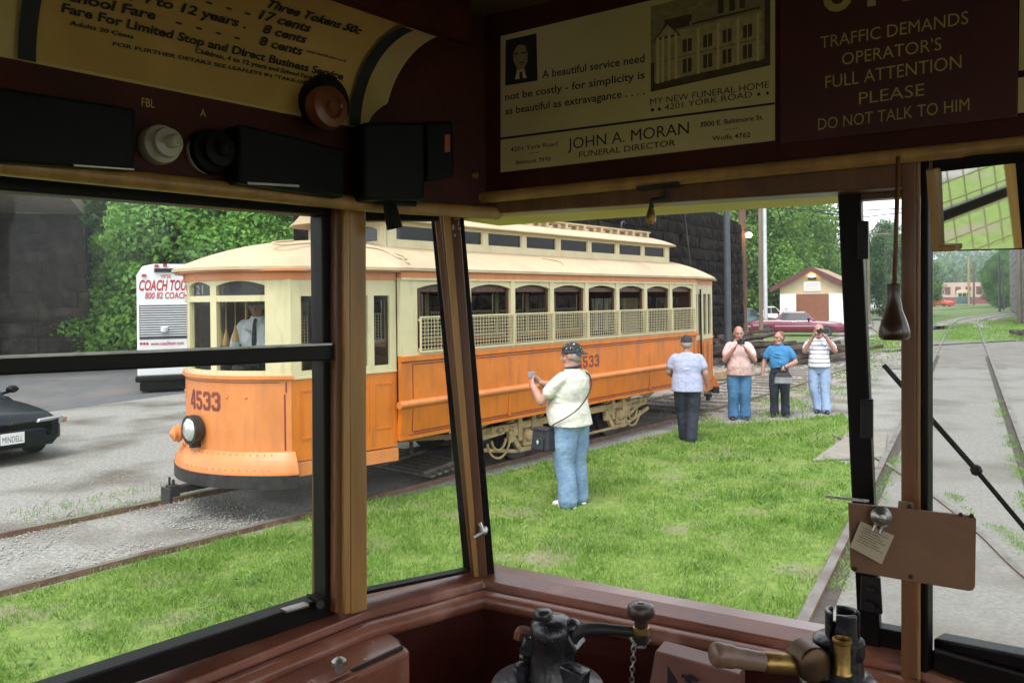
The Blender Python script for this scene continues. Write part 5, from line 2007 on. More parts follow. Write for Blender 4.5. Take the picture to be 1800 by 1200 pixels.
b.build('brass_sleeve', BRASS, bv, smooth='auto')
b = MB()
pj = W(1420, 1160, Yv - .02)
b.lathe([(.020, -.022), (.026, -.018), (.026, .018), (.020, .022)], pj, Vector((.25, -1, .0)), 18)
b.beam(W(1412, 1166, Yv - .02), W(1446, 1162, Yv - .01), .034, .040)
b.build('handle_hub', M('bronze_dark', (.10, .058, .030), .38, .2, 20, metal=.7), bv, smooth='auto', bevel=.002)
b = MB()
b.tube([W(1402, 1169, Yv - .022), W(1380, 1166, Yv - .025), W(1345, 1163, Yv - .03), W(1342, 1163, Yv - .03)], [.0135, .0145, .0150, .0135], 16)
b.build('ferrule', BRASS, bv, smooth='auto')
b = MB()
b.tube(smooth_path([W(1343, 1162, Yv - .03), W(1315, 1158, Yv - .034), W(1285, 1153, Yv - .038), W(1265, 1150, Yv - .04), W(1254, 1149, Yv - .042), W(1250, 1149, Yv - .043)], 3),
       [.0135] * 3 + [.0145] * 3 + [.0165] * 3 + [.0175, .0172, .0165, .015, .012, .007, .003], 16)
b.build('wood_grip', M('pale_turned_wood', (.20, .115, .075), .42, .2, 4, stretch=(1, 8, 8), coat=.2), bv, smooth=True)

# ================================================================== STONE WORK
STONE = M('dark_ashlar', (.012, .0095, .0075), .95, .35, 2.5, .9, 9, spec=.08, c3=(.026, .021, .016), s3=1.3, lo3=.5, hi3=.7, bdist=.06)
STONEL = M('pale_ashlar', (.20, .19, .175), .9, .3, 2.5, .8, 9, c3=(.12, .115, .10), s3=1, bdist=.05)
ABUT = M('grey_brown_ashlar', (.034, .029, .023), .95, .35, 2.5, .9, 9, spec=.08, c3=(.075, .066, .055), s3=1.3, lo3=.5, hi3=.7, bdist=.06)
CAPST = M('cap_stone', (.17, .13, .09), .9, .2, 3, .5, 12, bdist=.04)
def stone_wall(name, label, loc, azd, L, H, T, mat, cat='stone wall', slope=0.0, batter=0.0, cap=None, course=.40, blk=(.45, 1.15), ends=True, flip=False):
    """ashlar wall running along local +X from its end at the origin; face toward local -Y; top falls by slope per metre"""
    t = thing(name, label, cat, loc, R(90 - azd))
    r_ = random.Random(hash(label) % 1000 + int(L))
    b = MB()
    n = int(H / course)
    top = lambda x: H - slope * x
    b.hexa([(.12 + batter * H, .10, 0), (L, .10, 0), (L, T - .1, 0), (.12 + batter * H, T - .1, 0)],
           [(.12 + batter * H, .10 , H - .02), (L, .10, max(.2, H - slope * L - .02)), (L, T - .1, max(.2, H - slope * L - .02)), (.12 + batter * H, T - .1, H - .02)])
    def block(x0, x1, z0, z1, bt):
        g = .012
        j = lambda: r_.uniform(-.06, .05)
        o = batter * z0
        f = [(x0 + g, j() , z0 + g), (x1 - g, j(), z0 + g), (x1 - g, j(), z1 - g), (x0 + g, j(), z1 - g)]
        c = (sum(p[0] for p in f) / 4, min(p[1] for p in f) - r_.uniform(.01, .06), (z0 + z1) / 2)
        k = [(x0 + g, .2, z0 + g), (x1 - g, .2, z0 + g), (x1 - g, .2, z1 - g), (x0 + g, .2, z1 - g)]
        b.add(f + [c] + k, [(0, 1, 4), (1, 2, 4), (2, 3, 4), (3, 0, 4), (0, 1, 6, 5), (1, 2, 7, 6), (2, 3, 8, 7), (3, 0, 5, 8)])
    for i in range(n):
        z0, z1 = i * course, (i + 1) * course
        x = batter * (H - z0) * 0 + batter * z0 + (0 if i % 2 else .35)
        if i % 2 == 0:
            block(batter * z0, x, z0, z1, 0)
        while x < L:
            w = r_.uniform(*blk)
            x1 = min(L, x + w)
            if z1 <= top(x1) + .1:
                block(x, x1, z0, z1, 0)
            x = x1
        # end face quoins
        if ends:
            y = 0
            while y < T:
                w = r_.uniform(.4, .9)
                y1 = min(T, y + w)
                o = batter * z0
                jj = r_.uniform(-.05, .03)
                b.hexa([(o + jj, y + .012, z0 + .012), (o + .25, y + .012, z0 + .012), (o + .25, y1 - .012, z0 + .012), (o + jj, y1 - .012, z0 + .012)],
                       [(o + jj, y + .012, z1 - .012), (o + .25, y + .012, z1 - .012), (o + .25, y1 - .012, z1 - .012), (o + jj, y1 - .012, z1 - .012)])
                y = y1
    if flip:
        b.v = [(x, -y, z) for x, y, z in b.v]
    b.build('masonry', mat, t)
    if cap:
        c = MB()
        c.hexa([(batter * H - .15, -.15, H), (L, -.15, H - slope * L), (L, T + .15, H - slope * L), (batter * H - .15, T + .15, H)],
               [(batter * H - .15, -.15, H + cap), (L, -.15, H - slope * L + cap), (L, T + .15, H - slope * L + cap), (batter * H - .15, T + .15, H + cap)])
        c.build('cap_course', CAPST, t, bevel=.04)
    return t
wE = W(1306, 600, 32.0)
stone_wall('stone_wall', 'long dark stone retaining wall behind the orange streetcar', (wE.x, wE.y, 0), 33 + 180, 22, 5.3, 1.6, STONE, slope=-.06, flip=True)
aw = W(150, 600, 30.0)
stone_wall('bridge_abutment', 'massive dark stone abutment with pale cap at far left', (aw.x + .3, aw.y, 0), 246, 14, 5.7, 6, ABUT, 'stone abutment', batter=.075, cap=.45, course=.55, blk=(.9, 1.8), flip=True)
rw_ = W(1776, 545, 108)
stone_wall('stone_wall', 'pale grey stone wall beside the main track at the far right edge', (rw_.x, rw_.y, 0), 211, 62, 8.0, 2, STONEL, slope=0, course=.8, blk=(1.2, 2.2), flip=False)

# ================================================================== WOODS
LEAFA = leaf_mat('leaves_mid_green', [(0.0273, 0.0749, 0.0164), (0.0616, 0.1568, 0.0296), (0.1162, 0.2387, 0.0406), (0.1911, 0.3276, 0.0686)], .35)
LEAFB = leaf_mat('leaves_deep_green', [(0.0195, 0.0577, 0.0164), (0.0406, 0.1162, 0.0273), (0.0819, 0.1841, 0.0382), (0.1295, 0.2457, 0.0546)], .35)
LEAFC = leaf_mat('leaves_fresh_green', [(0.061, 0.166, 0.028), (0.131, 0.298, 0.049), (0.21, 0.411, 0.07), (0.315, 0.525, 0.123)], .4)
LEAFD = leaf_mat('leaves_bright_green', [(.05, .12, .02), (.11, .23, .04), (.19, .34, .06), (.28, .44, .11)], .45)  # lighter leaf green for the trees behind the shed
BARK = M('bark', (.075, .062, .048), .9, .3, 6, .7, 18, stretch=(1, 1, .25), bdist=.03)
def leaf_cloud(lobes, n, size, seed, droop=.25):
    r_ = np.random.default_rng(seed)
    c = np.array([l[:3] for l in lobes], float)
    rad = np.array([l[3] for l in lobes], float)
    p = rad ** 2
    k = r_.choice(len(lobes), n, p=p / p.sum())
    d = r_.normal(0, 1, (n, 3))
    d[:, 2] = d[:, 2] * .85 + .18
    d /= np.linalg.norm(d, axis=1)[:, None]
    rr = rad[k] * (1 - .45 * r_.uniform(0, 1, n) ** 2.0) * (1 + .12 * r_.normal(0, 1, n))
    pos = c[k] + d * rr[:, None] * np.array([1, 1, .8])
    nrm = d * .55 + r_.normal(0, .55, (n, 3)) + np.array([0, 0, .35])
    nrm /= np.linalg.norm(nrm, axis=1)[:, None]
    a = np.cross(nrm, r_.normal(0, 1, (n, 3)))
    a /= np.linalg.norm(a, axis=1)[:, None] + 1e-9
    b = np.cross(nrm, a)
    s = size * r_.uniform(.55, 1.35, n)[:, None]
    v = np.stack([pos - a * s * .6, pos + b * s * .36 - nrm * s * .06, pos + a * s * .6 - np.array([0, 0, droop]) * s * .5, pos - b * s * .36 - nrm * s * .06], 1)
    return v
def make_tree(name, label, cat, loc, seed, h, cr, base, nl, n, leaf, mat, group, lean=0.0):
    """trunk with limbs to each clump of leaves"""
    r_ = random.Random(seed)
    t = thing(name, label, cat, loc, 0, group)
    lobes = []
    for i in range(nl):
        u = (i + .5) / nl
        zz = base + (h - base) * (u ** .85)
        prof = math.sin(math.pi * min(1, max(.06, (zz - base * .6) / (h - base * .6)) ** .8)) ** .65
        a = i * 2.39996 + r_.uniform(-.5, .5)
        d = cr * prof * r_.uniform(.35, .95)
        lobes.append((d * math.cos(a) + lean * zz, d * math.sin(a), zz + r_.uniform(-.3, .3), cr * r_.uniform(.26, .48) * (.6 + .5 * prof)))
    b = MB()
    r0 = .016 * h + .05
    tp = [(lean * z + .1 * math.sin(z * .7 + seed), .08 * math.cos(z * .9 + seed), z) for z in [h * .9 * i / 7 for i in range(8)]]
    b.tube(tp, [r0 * (1 - .85 * i / 7) * (1.35 if i == 0 else 1) for i in range(8)], 8)
    for lb in lobes:
        z = min(lb[2] - .3, h * .85) * r_.uniform(.6, .85)
        k = min(6.99, max(0, z / (h * .9) * 7))
        i = int(k)
        p = Vector(tp[i]).lerp(Vector(tp[i + 1]), k - i)
        q = Vector(lb[:3])
        m = (p + q) / 2 + Vector((0, 0, .12 * (q - p).length))
        b.tube([p, m, q], [r0 * .38 * (1 - .5 * z / h), r0 * .24, r0 * .08], 6)
    b.build('trunk', BARK, t, smooth=True)
    np_mesh('crown', leaf_cloud(lobes, n, leaf, seed), 4, mat, t)
    return t
def copy_at(src, loc, rz, sc, label, group):
    c = copy_tree(src, label=label)
    c.location = loc
    c.rotation_euler = (0, 0, rz)
    c.scale = (sc, sc, sc * random.uniform(.92, 1.1))
    c['group'] = group
    return c
def gx(px, Y):
    return Vector(((px - 900) / FPX * Y, Y, 0))
GW = 'leafy trees of the wood behind the bus'
LW = 'leafy green tree in the dense wood behind the white coach'
tA = make_tree('broadleaf_tree', LW, 'tree', gx(250, 38), 11, 14, 4.6, .9, 38, 34000, .21, LEAFA, GW)
tB = make_tree('broadleaf_tree', LW, 'tree', gx(400, 36), 23, 13, 4.2, .6, 38, 34000, .20, LEAFB, GW)
tC = make_tree('broadleaf_tree', LW, 'tree', gx(330, 33), 37, 9, 3.4, .5, 28, 26000, .19, LEAFC, GW)
tD = None
rr = random.Random(5)
for px, Y, k, s in ((120, 42, 1, 1.05), (196, 37, 2, .9), (20, 46, 0, 1.1), (-90, 44, 1, 1.1), (500, 40, 0, 1.0), (450, 33, 2, .85), (570, 42, 1, 1.1), (640, 44, 0, 1.1), (300, 48, 1, 1.25),
                    (160, 50, 0, 1.3), (420, 50, 0, 1.3), (540, 52, 1, 1.3), (60, 54, 1, 1.35), (720, 48, 1, 1.1), (790, 52, 0, 1.2), (880, 55, 1, 1.2), (205, 44, 1, 1.15), (360, 42, 0, 1.1), (260, 33, 2, .7), (230, 60, 0, 1.5), (330, 64, 1, 1.6), (430, 66, 0, 1.6), (130, 62, 1, 1.5), (520, 66, 1, 1.5), (20, 66, 0, 1.6), (600, 60, 0, 1.4)):
    copy_at((tA, tB, tC)[k], gx(px, Y), rr.uniform(0, 6.28), s, LW, GW)
GS = 'bushes at the edge of the wood'
sA1 = make_tree('shrub', 'bright leafy bush at the foot of the wood left of the coach', 'bush', gx(192, 31), 51, 2.6, 1.6, .1, 16, 6000, .17, LEAFC, GS)
for px, Y, s in ((216, 31, 1.0), (240, 31, 1.25), (285, 32, 1.1), (208, 34, 1.5)):
    copy_at(sA1, gx(px, Y), rr.uniform(0, 6.28), s, 'bright leafy bush at the foot of the wood left of the coach', GS)
GR = 'trees behind the small shed'
LR = 'tall green tree rising behind the shed and the poles'
tD = make_tree('broadleaf_tree', LR, 'tree', gx(1366, 70), 91, 14, 4.4, .8, 32, 22000, .27, LEAFD, GR)
for px, Y, k, s in ((1322, 72, 3, .95), (1352, 80, 3, 1.1), (1388, 78, 3, .74), (1300, 62, 3, 1.0), (1345, 62, 2, 1.0), (1380, 66, 2, .78), (1445, 90, 3, .56), (1478, 84, 2, .66), (1250, 66, 0, 1.1), (1412, 76, 3, .60), (1340, 95, 3, 1.4), (1365, 98, 3, 1.1), (1320, 100, 3, 1.4)):
    copy_at((tA, tB, tC, tD)[k], gx(px, Y), rr.uniform(0, 6.28), s, LR, GR)
tl = make_tree('sparse_tree', 'thin airy tree against the white sky right of the shed', 'tree', gx(1452, 96), 77, 11.5, 3.6, 5.5, 14, 1500, .45, LEAFA, None)
tr_ = copy_at(tB, gx(1560, 72), 1.0, .64, 'round green tree behind the hanging wooden handle', None)
tr_['group'] = ''
del tr_['group']
tr_ = copy_at(tA, gx(1595, 84), 2.0, .62, 'green tree at the left edge of the right window', None)
tr_['group'] = ''
del tr_['group']
GV = 'trees along the far right wall'
for px, Y, k, s in ((1755, 128, 1, .62), (1762, 120, 0, .55), (1768, 130, 1, .66), (1750, 150, 0, .6), (1774, 140, 1, .8)):
    copy_at((tA, tB, tC)[k], gx(px, Y), rr.uniform(0, 6.28), s, 'dark green tree standing before the pale wall at far right', GV)
# forested hills far off
hill = MB()
def hz(x, y):
    return 26 * math.exp(-((y - 560) / 190) ** 2) * (1 + .35 * math.sin(x * .006 + 1)) + 3 * math.sin(x * .02) * math.exp(-((y - 500) / 200) ** 2)
hill.grid(lambda u, v: (-700 + 1700 * u, 230 + 560 * v, hz(-700 + 1700 * u, 230 + 560 * v) - 1.5), 60, 24)
struct(hill.build('hills', MEADOW, smooth=True))
def far_wood():
    r_ = np.random.default_rng(8)
    lob = []
    for i in range(900):
        y = 215 + 330 * r_.uniform() ** 1.3
        x = r_.uniform(-.15, .72) * y
        if y < 260 and .48 < x / y < .62:
            continue
        lob.append((x, y, hz(x, y) + r_.uniform(2.0, 7), r_.uniform(3, 5.5)))
    return leaf_cloud(lob, 52000, 1.5, 9)
tag(np_mesh('far_woodland', far_wood(), 4, LEAFB), 'hazy wooded hillside on the horizon', 'woodland', kind='stuff')

# ================================================================== SHED, POLES, WIRES, TIMBER PILE
sh = thing('shed', 'small cream shed with brown door, maroon trimmed gable and lit lamp', 'shed', gx(1428, 52), R(90 - 119.5))
CRW = M('cream_shed_wall', (.53, .43, .27), .7, .08, 2)
b = MB()
hw, dp_ = 2.05, 7.0
b.prism([(-hw, 0), (hw, 0), (hw, 2.9), (0, 4.0), (-hw, 2.9)], lambda a, c, d: (a, d, c), 0, dp_)
b.build('wall', CRW, sh)
for x0, x1 in ((-hw, -1.02), (1.02, hw)):
    b = MB()
    b.box(x0, x1, -.02, -.003, 0, 2.45)
    for i in range(1, 4):
        q = x0 + (x1 - x0) * i / 4
        b.box(q - .012, q + .012, -.026, -.0202, 0, 2.45)
    b.build('white_panel', WHITEP, sh)
b = MB()
b.box(-1.0, 1.0, -.06, -.003, 0, 2.42)
for i in range(1, 5):
    b.box(-.98, .98, -.068, -.0602, i * .48, i * .48 + .015)
b.build('door', M('brown_door', (.20, .075, .035), .6, .1, 3), sh)
b = MB()
ov = .55
for sg in (-1, 1):
    b.add([(0, -.35, 4.18), (sg * (hw + ov), -.35, 2.83), (sg * (hw + ov), dp_ + .3, 2.83), (0, dp_ + .3, 4.18),
           (0, -.35, 4.06), (sg * (hw + ov), -.35, 2.71), (sg * (hw + ov), dp_ + .3, 2.71), (0, dp_ + .3, 4.06)],
          [(0, 1, 2, 3), (4, 5, 6, 7), (0, 1, 5, 4), (1, 2, 6, 5), (2, 3, 7, 6), (3, 0, 4, 7)])
b.build('roof', M('tan_shingles', (.30, .23, .15), .9, .2, 12, .4, 30), sh)
b = MB()
for sg in (-1, 1):
    b.hexa([(0, -.40, 3.88), (sg * (hw + ov + .03), -.40, 2.53), (sg * (hw + ov + .03), -.34, 2.53), (0, -.34, 3.88)],
           [(0, -.40, 4.22), (sg * (hw + ov + .03), -.40, 2.87), (sg * (hw + ov + .03), -.34, 2.87), (0, -.34, 4.22)])
b.build('barge_board', M('maroon_trim', (.11, .032, .034), .6, .1), sh)
b = MB()
b.box(-.52, .52, -.05, -.003, 2.62, 3.22)
b.m = 1
for i in range(4):
    b.box(-.40 + .05 * (i % 2), .40 - .04 * ((i + 1) % 2), -.056, -.0502, 2.72 + i * .11, 2.755 + i * .11)
b.build('notice_board', [WHITEP, INKLT], sh)
b = MB()
b.box(-.25, .25, -.10, -.003, 3.36, 3.50)
b.build('vent', BLACKM, sh)
b = MB()
b.ell((0, -.2, 3.62), (.22, .12, .10), 10)
b.build('lamp', M('lit_lamp_amber', (.9, .5, .15), .4, 0, emit=((1, .55, .15), 5)), sh, smooth=True)
b = MB()
b.box(-1.75, -1.55, -.14, -.021, 1.5, 1.85)
b.build('meter_box', WHITEP, sh)

def pole(name, label, px, Y, r0, top, mat, lean=0.0, arms=None, base_px=None, wire=None):
    p = gx(px, Y)
    t = thing(name, label, 'pole', p)
    MB().tube([(0, 0, 0), (lean * top * .5, 0, top * .5), (lean * top, 0, top)], [r0, r0 * .9, r0 * .78], 12).build('shaft', mat, t, smooth='auto')
    if arms:
        b = MB()
        for z, w in arms:
            b.box(-w / 2, w / 2, -.06, .06, z, z + .12)
            for k in (-1, -.4, .4, 1):
                b.tube([(k * w * .46, 0, z + .12), (k * w * .46, 0, z + .3)], .04, 6)
        b.build('crossarm', mat, t)
    return t
PW = M('brown_wood_pole', (.115, .060, .038), .85, .25, 4, .4, 12, stretch=(1, 1, .1))
PW2 = M('weathered_pole', (.17, .13, .09), .85, .25, 4, .4, 12, stretch=(1, 1, .1))
GALV = M('galvanised_pole', (.52, .54, .55), .45, .1, 5, metal=.4)
DSTEEL = M('dark_steel_pole', (.045, .052, .060), .5, .2, 5)
pole('steel_pole', 'thick dark blue grey pole close behind the rear of the orange streetcar', 1279, 25.5, .115, 11, DSTEEL)
pl_ = pole('wooden_pole', 'reddish brown wooden pole with a lit lamp at the end of the dark wall', 1306, 33, .17, 11, PW)
pole('wooden_pole', 'slim dark wooden pole left of the bright metal pole', 1337, 36, .10, 10.5, PW2, lean=.004)
pole('metal_pole', 'bright galvanised metal pole behind the maroon car', 1345.5, 47, .125, 13, GALV)
pole('utility_pole', 'distant utility pole with crossarm against the white sky', 1527, 62, .12, 7.6, PW2, arms=[(7.0, 3.2)])
pole('wooden_pole', 'pale wooden pole beside the main track far ahead', 1703, 150, .22, 9.3, M('yellow_wood_pole', (.32, .22, .12), .8, .2))
pole('wooden_pole', 'dark pole right behind the pale pole far ahead', 1712, 165, .22, 9.0, PW)
pole('wooden_pole', 'thin pole with lamp bracket far ahead right of the track', 1739, 175, .2, 9.0, PW2)
pole('wooden_pole', 'dark pole in front of the trees near the far right wall', 1757, 100, .14, 7.2, DSTEEL)
pole('wooden_pole', 'brown pole at the far right edge in front of the pale wall', 1792, 58, .17, 8.0, PW2)
pole('wooden_pole', 'slim pole among the far right trees', 1764, 110, .11, 7.0, DSTEEL)
b = MB()
lp = W(1316, 413, 32.6)
b.lathe([(.09, 0), (.13, .06), (.13, .14), (.06, .2), (0, .2)], lp - Vector((0, 0, .1)), (0, 0, 1), 10)
ly = thing('yard_lamp', 'small glowing amber lamp on the reddish pole', 'lamp', lp, world=True)
b.build('bulb', M('lit_lamp_warm', (.9, .55, .2), .4, 0, emit=((1, .62, .22), 7)), ly, smooth='auto')
b = MB()
pb = gx(1306, 33)
b.tube([Vector((pb.x, pb.y, lp.z + .22)), lp + Vector((0, 0, .22)), lp + Vector((0, 0, .08))], .03, 6)
b.build('bracket', IRON, ly)
def wire(label, pts, r, name='overhead_wire', cat='wire'):
    b = MB()
    b.tube(pts, r, 5)
    return tag(b.build(name, BLACKM), label, cat)
wire('overhead wire crossing the white sky from the pole with the crossarm', [W(1405, 368, 60), W(1470, 378, 61), W(1526, 381, 62), W(1600, 372, 62)], .04)
wire('higher overhead wire across the white sky near the window top', [W(1380, 367, 55), W(1470, 372, 56), W(1600, 366, 58)], .036)
wire('wire sagging from the poles down to the shed gable', [W(1366, 366, 47), W(1380, 410, 49), W(1402, 447, 51), W(1427, 468, 52)], .028)
wire('trolley wire above the main track', [OP(2, 0, 5.6), OP(40, 0, 5.5), OP(90, 1.6, 5.4), OP(150, 14, 5.4)], .012, 'trolley_wire')
wire('slanting rope from the roof of the orange streetcar', [W(1203, 366, 15.6), W(1208, 415, 15.6), W(1214, 466, 15.6)], .013, 'trolley_rope', 'rope')
TIM = M('dark_weathered_timber', (.050, .036, .028), .9, .4, 3, .6, 18, stretch=(1, 1, 1), c3=(.095, .075, .06), s3=2.5, bdist=.02)
GT = 'old timbers piled behind the men'
r_ = random.Random(12)
for i in range(52):
    px = r_.uniform(1238, 1472)
    lay = i // 10
    Y = r_.uniform(25.8, 29.5)
    c = gx(px, Y)
    hgt = max(.05, .95 - abs(px - 1310) / 135 * .70) * r_.uniform(.05, 1.0)
    c.z = .1 + hgt
    a = R(r_.uniform(40, 95))
    L = r_.uniform(1.6, 3.8)
    d = Vector((math.sin(a), math.cos(a), r_.uniform(-.04, .16))) * L / 2
    if c.z - abs(d.z) < .06:
        c.z = .07 + abs(d.z)
    b = MB()
    b.beam((-d.x, -d.y, -d.z), (d.x, d.y, d.z), r_.uniform(.09, .18), r_.uniform(.07, .13))
    o = b.build('timber', TIM, bevel=.012, seg=1)
    o.location = c
    tag(o, 'dark weathered timber in the jumbled pile behind the three men', 'timber', GT)
lb = MB()
lb.beam(G(1262, 660, .15) , G(1320, 646, .25), .2, .2)
tag(lb.build('sawn_beam', M('fresh_timber', (.34, .24, .13), .8, .2, 4)), 'pale sawn beam lying behind the man in the pink shirt', 'beam')
# scrap beside the right verge
b = MB()
for i in range(4):
    q = G(1775 + 6 * i, 583 + i, .25 + .08 * (i % 2))
    b = MB()
    b.beam(q, q + Vector((2.2, -.6 + .3 * i, .1)), .2, .2)
    tag(b.build('timber', TIM), 'dark timber stacked on the far right verge', 'timber', 'timbers on the right verge')

# ================================================================== COACH
cA = W(242, 690, 20.3)
cz = R(90 - 66)
CO = thing('coach', 'white tour coach seen from behind with red lettering and louvres', 'coach', (cA.x, cA.y, 0), cz)
cdir = az(66)
def cpx(px, py, d=0.0):
    """pixel on the coach's rear plane -> local (x, d, z); d negative is proud of the rear"""
    p = ON(px, py, (cA.x, cA.y), (cA.x + cdir.x, cA.y + cdir.y))
    return Vector((math.hypot(p.x - cA.x, p.y - cA.y) * (1 if p.x > cA.x else -1), d, p.z))
COW = M('white_coach_paint', (.72, .73, .74), .3, .03, 2, coat=.4)
COR = M('coach_red_letters', (.45, .02, .03), .5, .05)
b = MB()
zt = cpx(300, 464).z
b.prism([(0, .42), (2.55, .42), (2.55, zt - .28), (2.40, zt - .05), (2.1, zt), (.42, zt), (.14, zt - .06), (0, zt - .30)], lambda a, c, d: (a, d, c), 0, 11.5)
b.build('body', COW, CO, bevel=.05, seg=3)
b = MB()
z0, z1 = cpx(280, 690).z + .05, cpx(280, 659).z
b.box(-.05, 2.6, -.18, .1, z0 + .25, z1)
b.box(.05, 2.5, -.08, .6, z0 + .02, z0 + .25)
b.build('bumper', BLACK, CO, bevel=.04)
b = MB()
for i in range(14):
    z = cpx(280, 591 - i * 4.2).z
    b.add([(.08, -.012, z), (2.47, -.012, z), (2.47, -.035, z + .018), (.08, -.035, z + .018), (.08, -.004, z + .034), (2.47, -.004, z + .034)], [(0, 1, 2, 3), (3, 2, 5, 4)])
b.build('louvres', COW, CO)
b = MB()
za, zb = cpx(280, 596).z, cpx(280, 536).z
b.box(.06, 2.49, -.006, -.002, za, zb)  # dark sheet behind the slats, shade of the gaps put into its colour
b.build('louvre_shade_sheet', M('louvre_shadow_grey', (.06, .06, .065), .7, .1), CO)
b = MB()
p = cpx(289, 578)
b.tube([p + Vector((0, -.03, -.06)), p + Vector((0, -.05, .05))], .09, 12)
b.build('filler_cover', COW, CO)
b = MB()
p0, p1 = cpx(271, 478), cpx(330, 472)
b.box(p0.x, p1.x, -.05, -.003, p0.z, p1.z)
for x, y in ((253, 484), (275, 467), (290, 466)):
    p = cpx(x, y)
    b.m = 1
    b.box(p.x - .05, p.x + .05, -.04, -.002, p.z - .03, p.z + .03)
b.build('roof_vent', [BLACKM, COR], CO)
b = MB()
def coach_text(s, p0, p1, h, bold, sh_=.0):
    a, c = cpx(*p0), cpx(*p1)
    k = cpx(p0[0], p0[1] - h)
    put_text(b, s, lambda x, y: (a.x + x, -.006, a.z + y), 0, 0, k.z - a.z, c.x - a.x, bold, sh_)
coach_text('COACH TOUR', (244.5, 510.5), (335, 510.5), 18, .03, .25)
coach_text('800 82 COACH', (255, 525), (330, 525), 11, .02, .15)
coach_text('www.coachtour.com', (265, 607), (323, 607), 6.5, .02, .1)
coach_text('VIP20', (282, 489), (300, 489), 6.5, .015)
for x in (248, 253.5, 259):
    p = cpx(x, 604)
    b.add([(p.x + .035 * math.cos(i * .628), -.006, p.z + .035 * math.sin(i * .628)) for i in range(10)], [tuple(range(10))])
b.build('lettering', COR, CO)
for x in (.35, 2.2):
    for y in (1.2, 2.5, 9.0):
        MB().lathe([(.2, -.14), (.48, -.14), (.5, -.1), (.5, .1), (.48, .14), (.2, .14)], (x, y, .5), (1, 0, 0), 20).build('wheel', TYRE, CO, smooth='auto')
for x, y in ((.2, 666), (2.2, 666)):
    pass

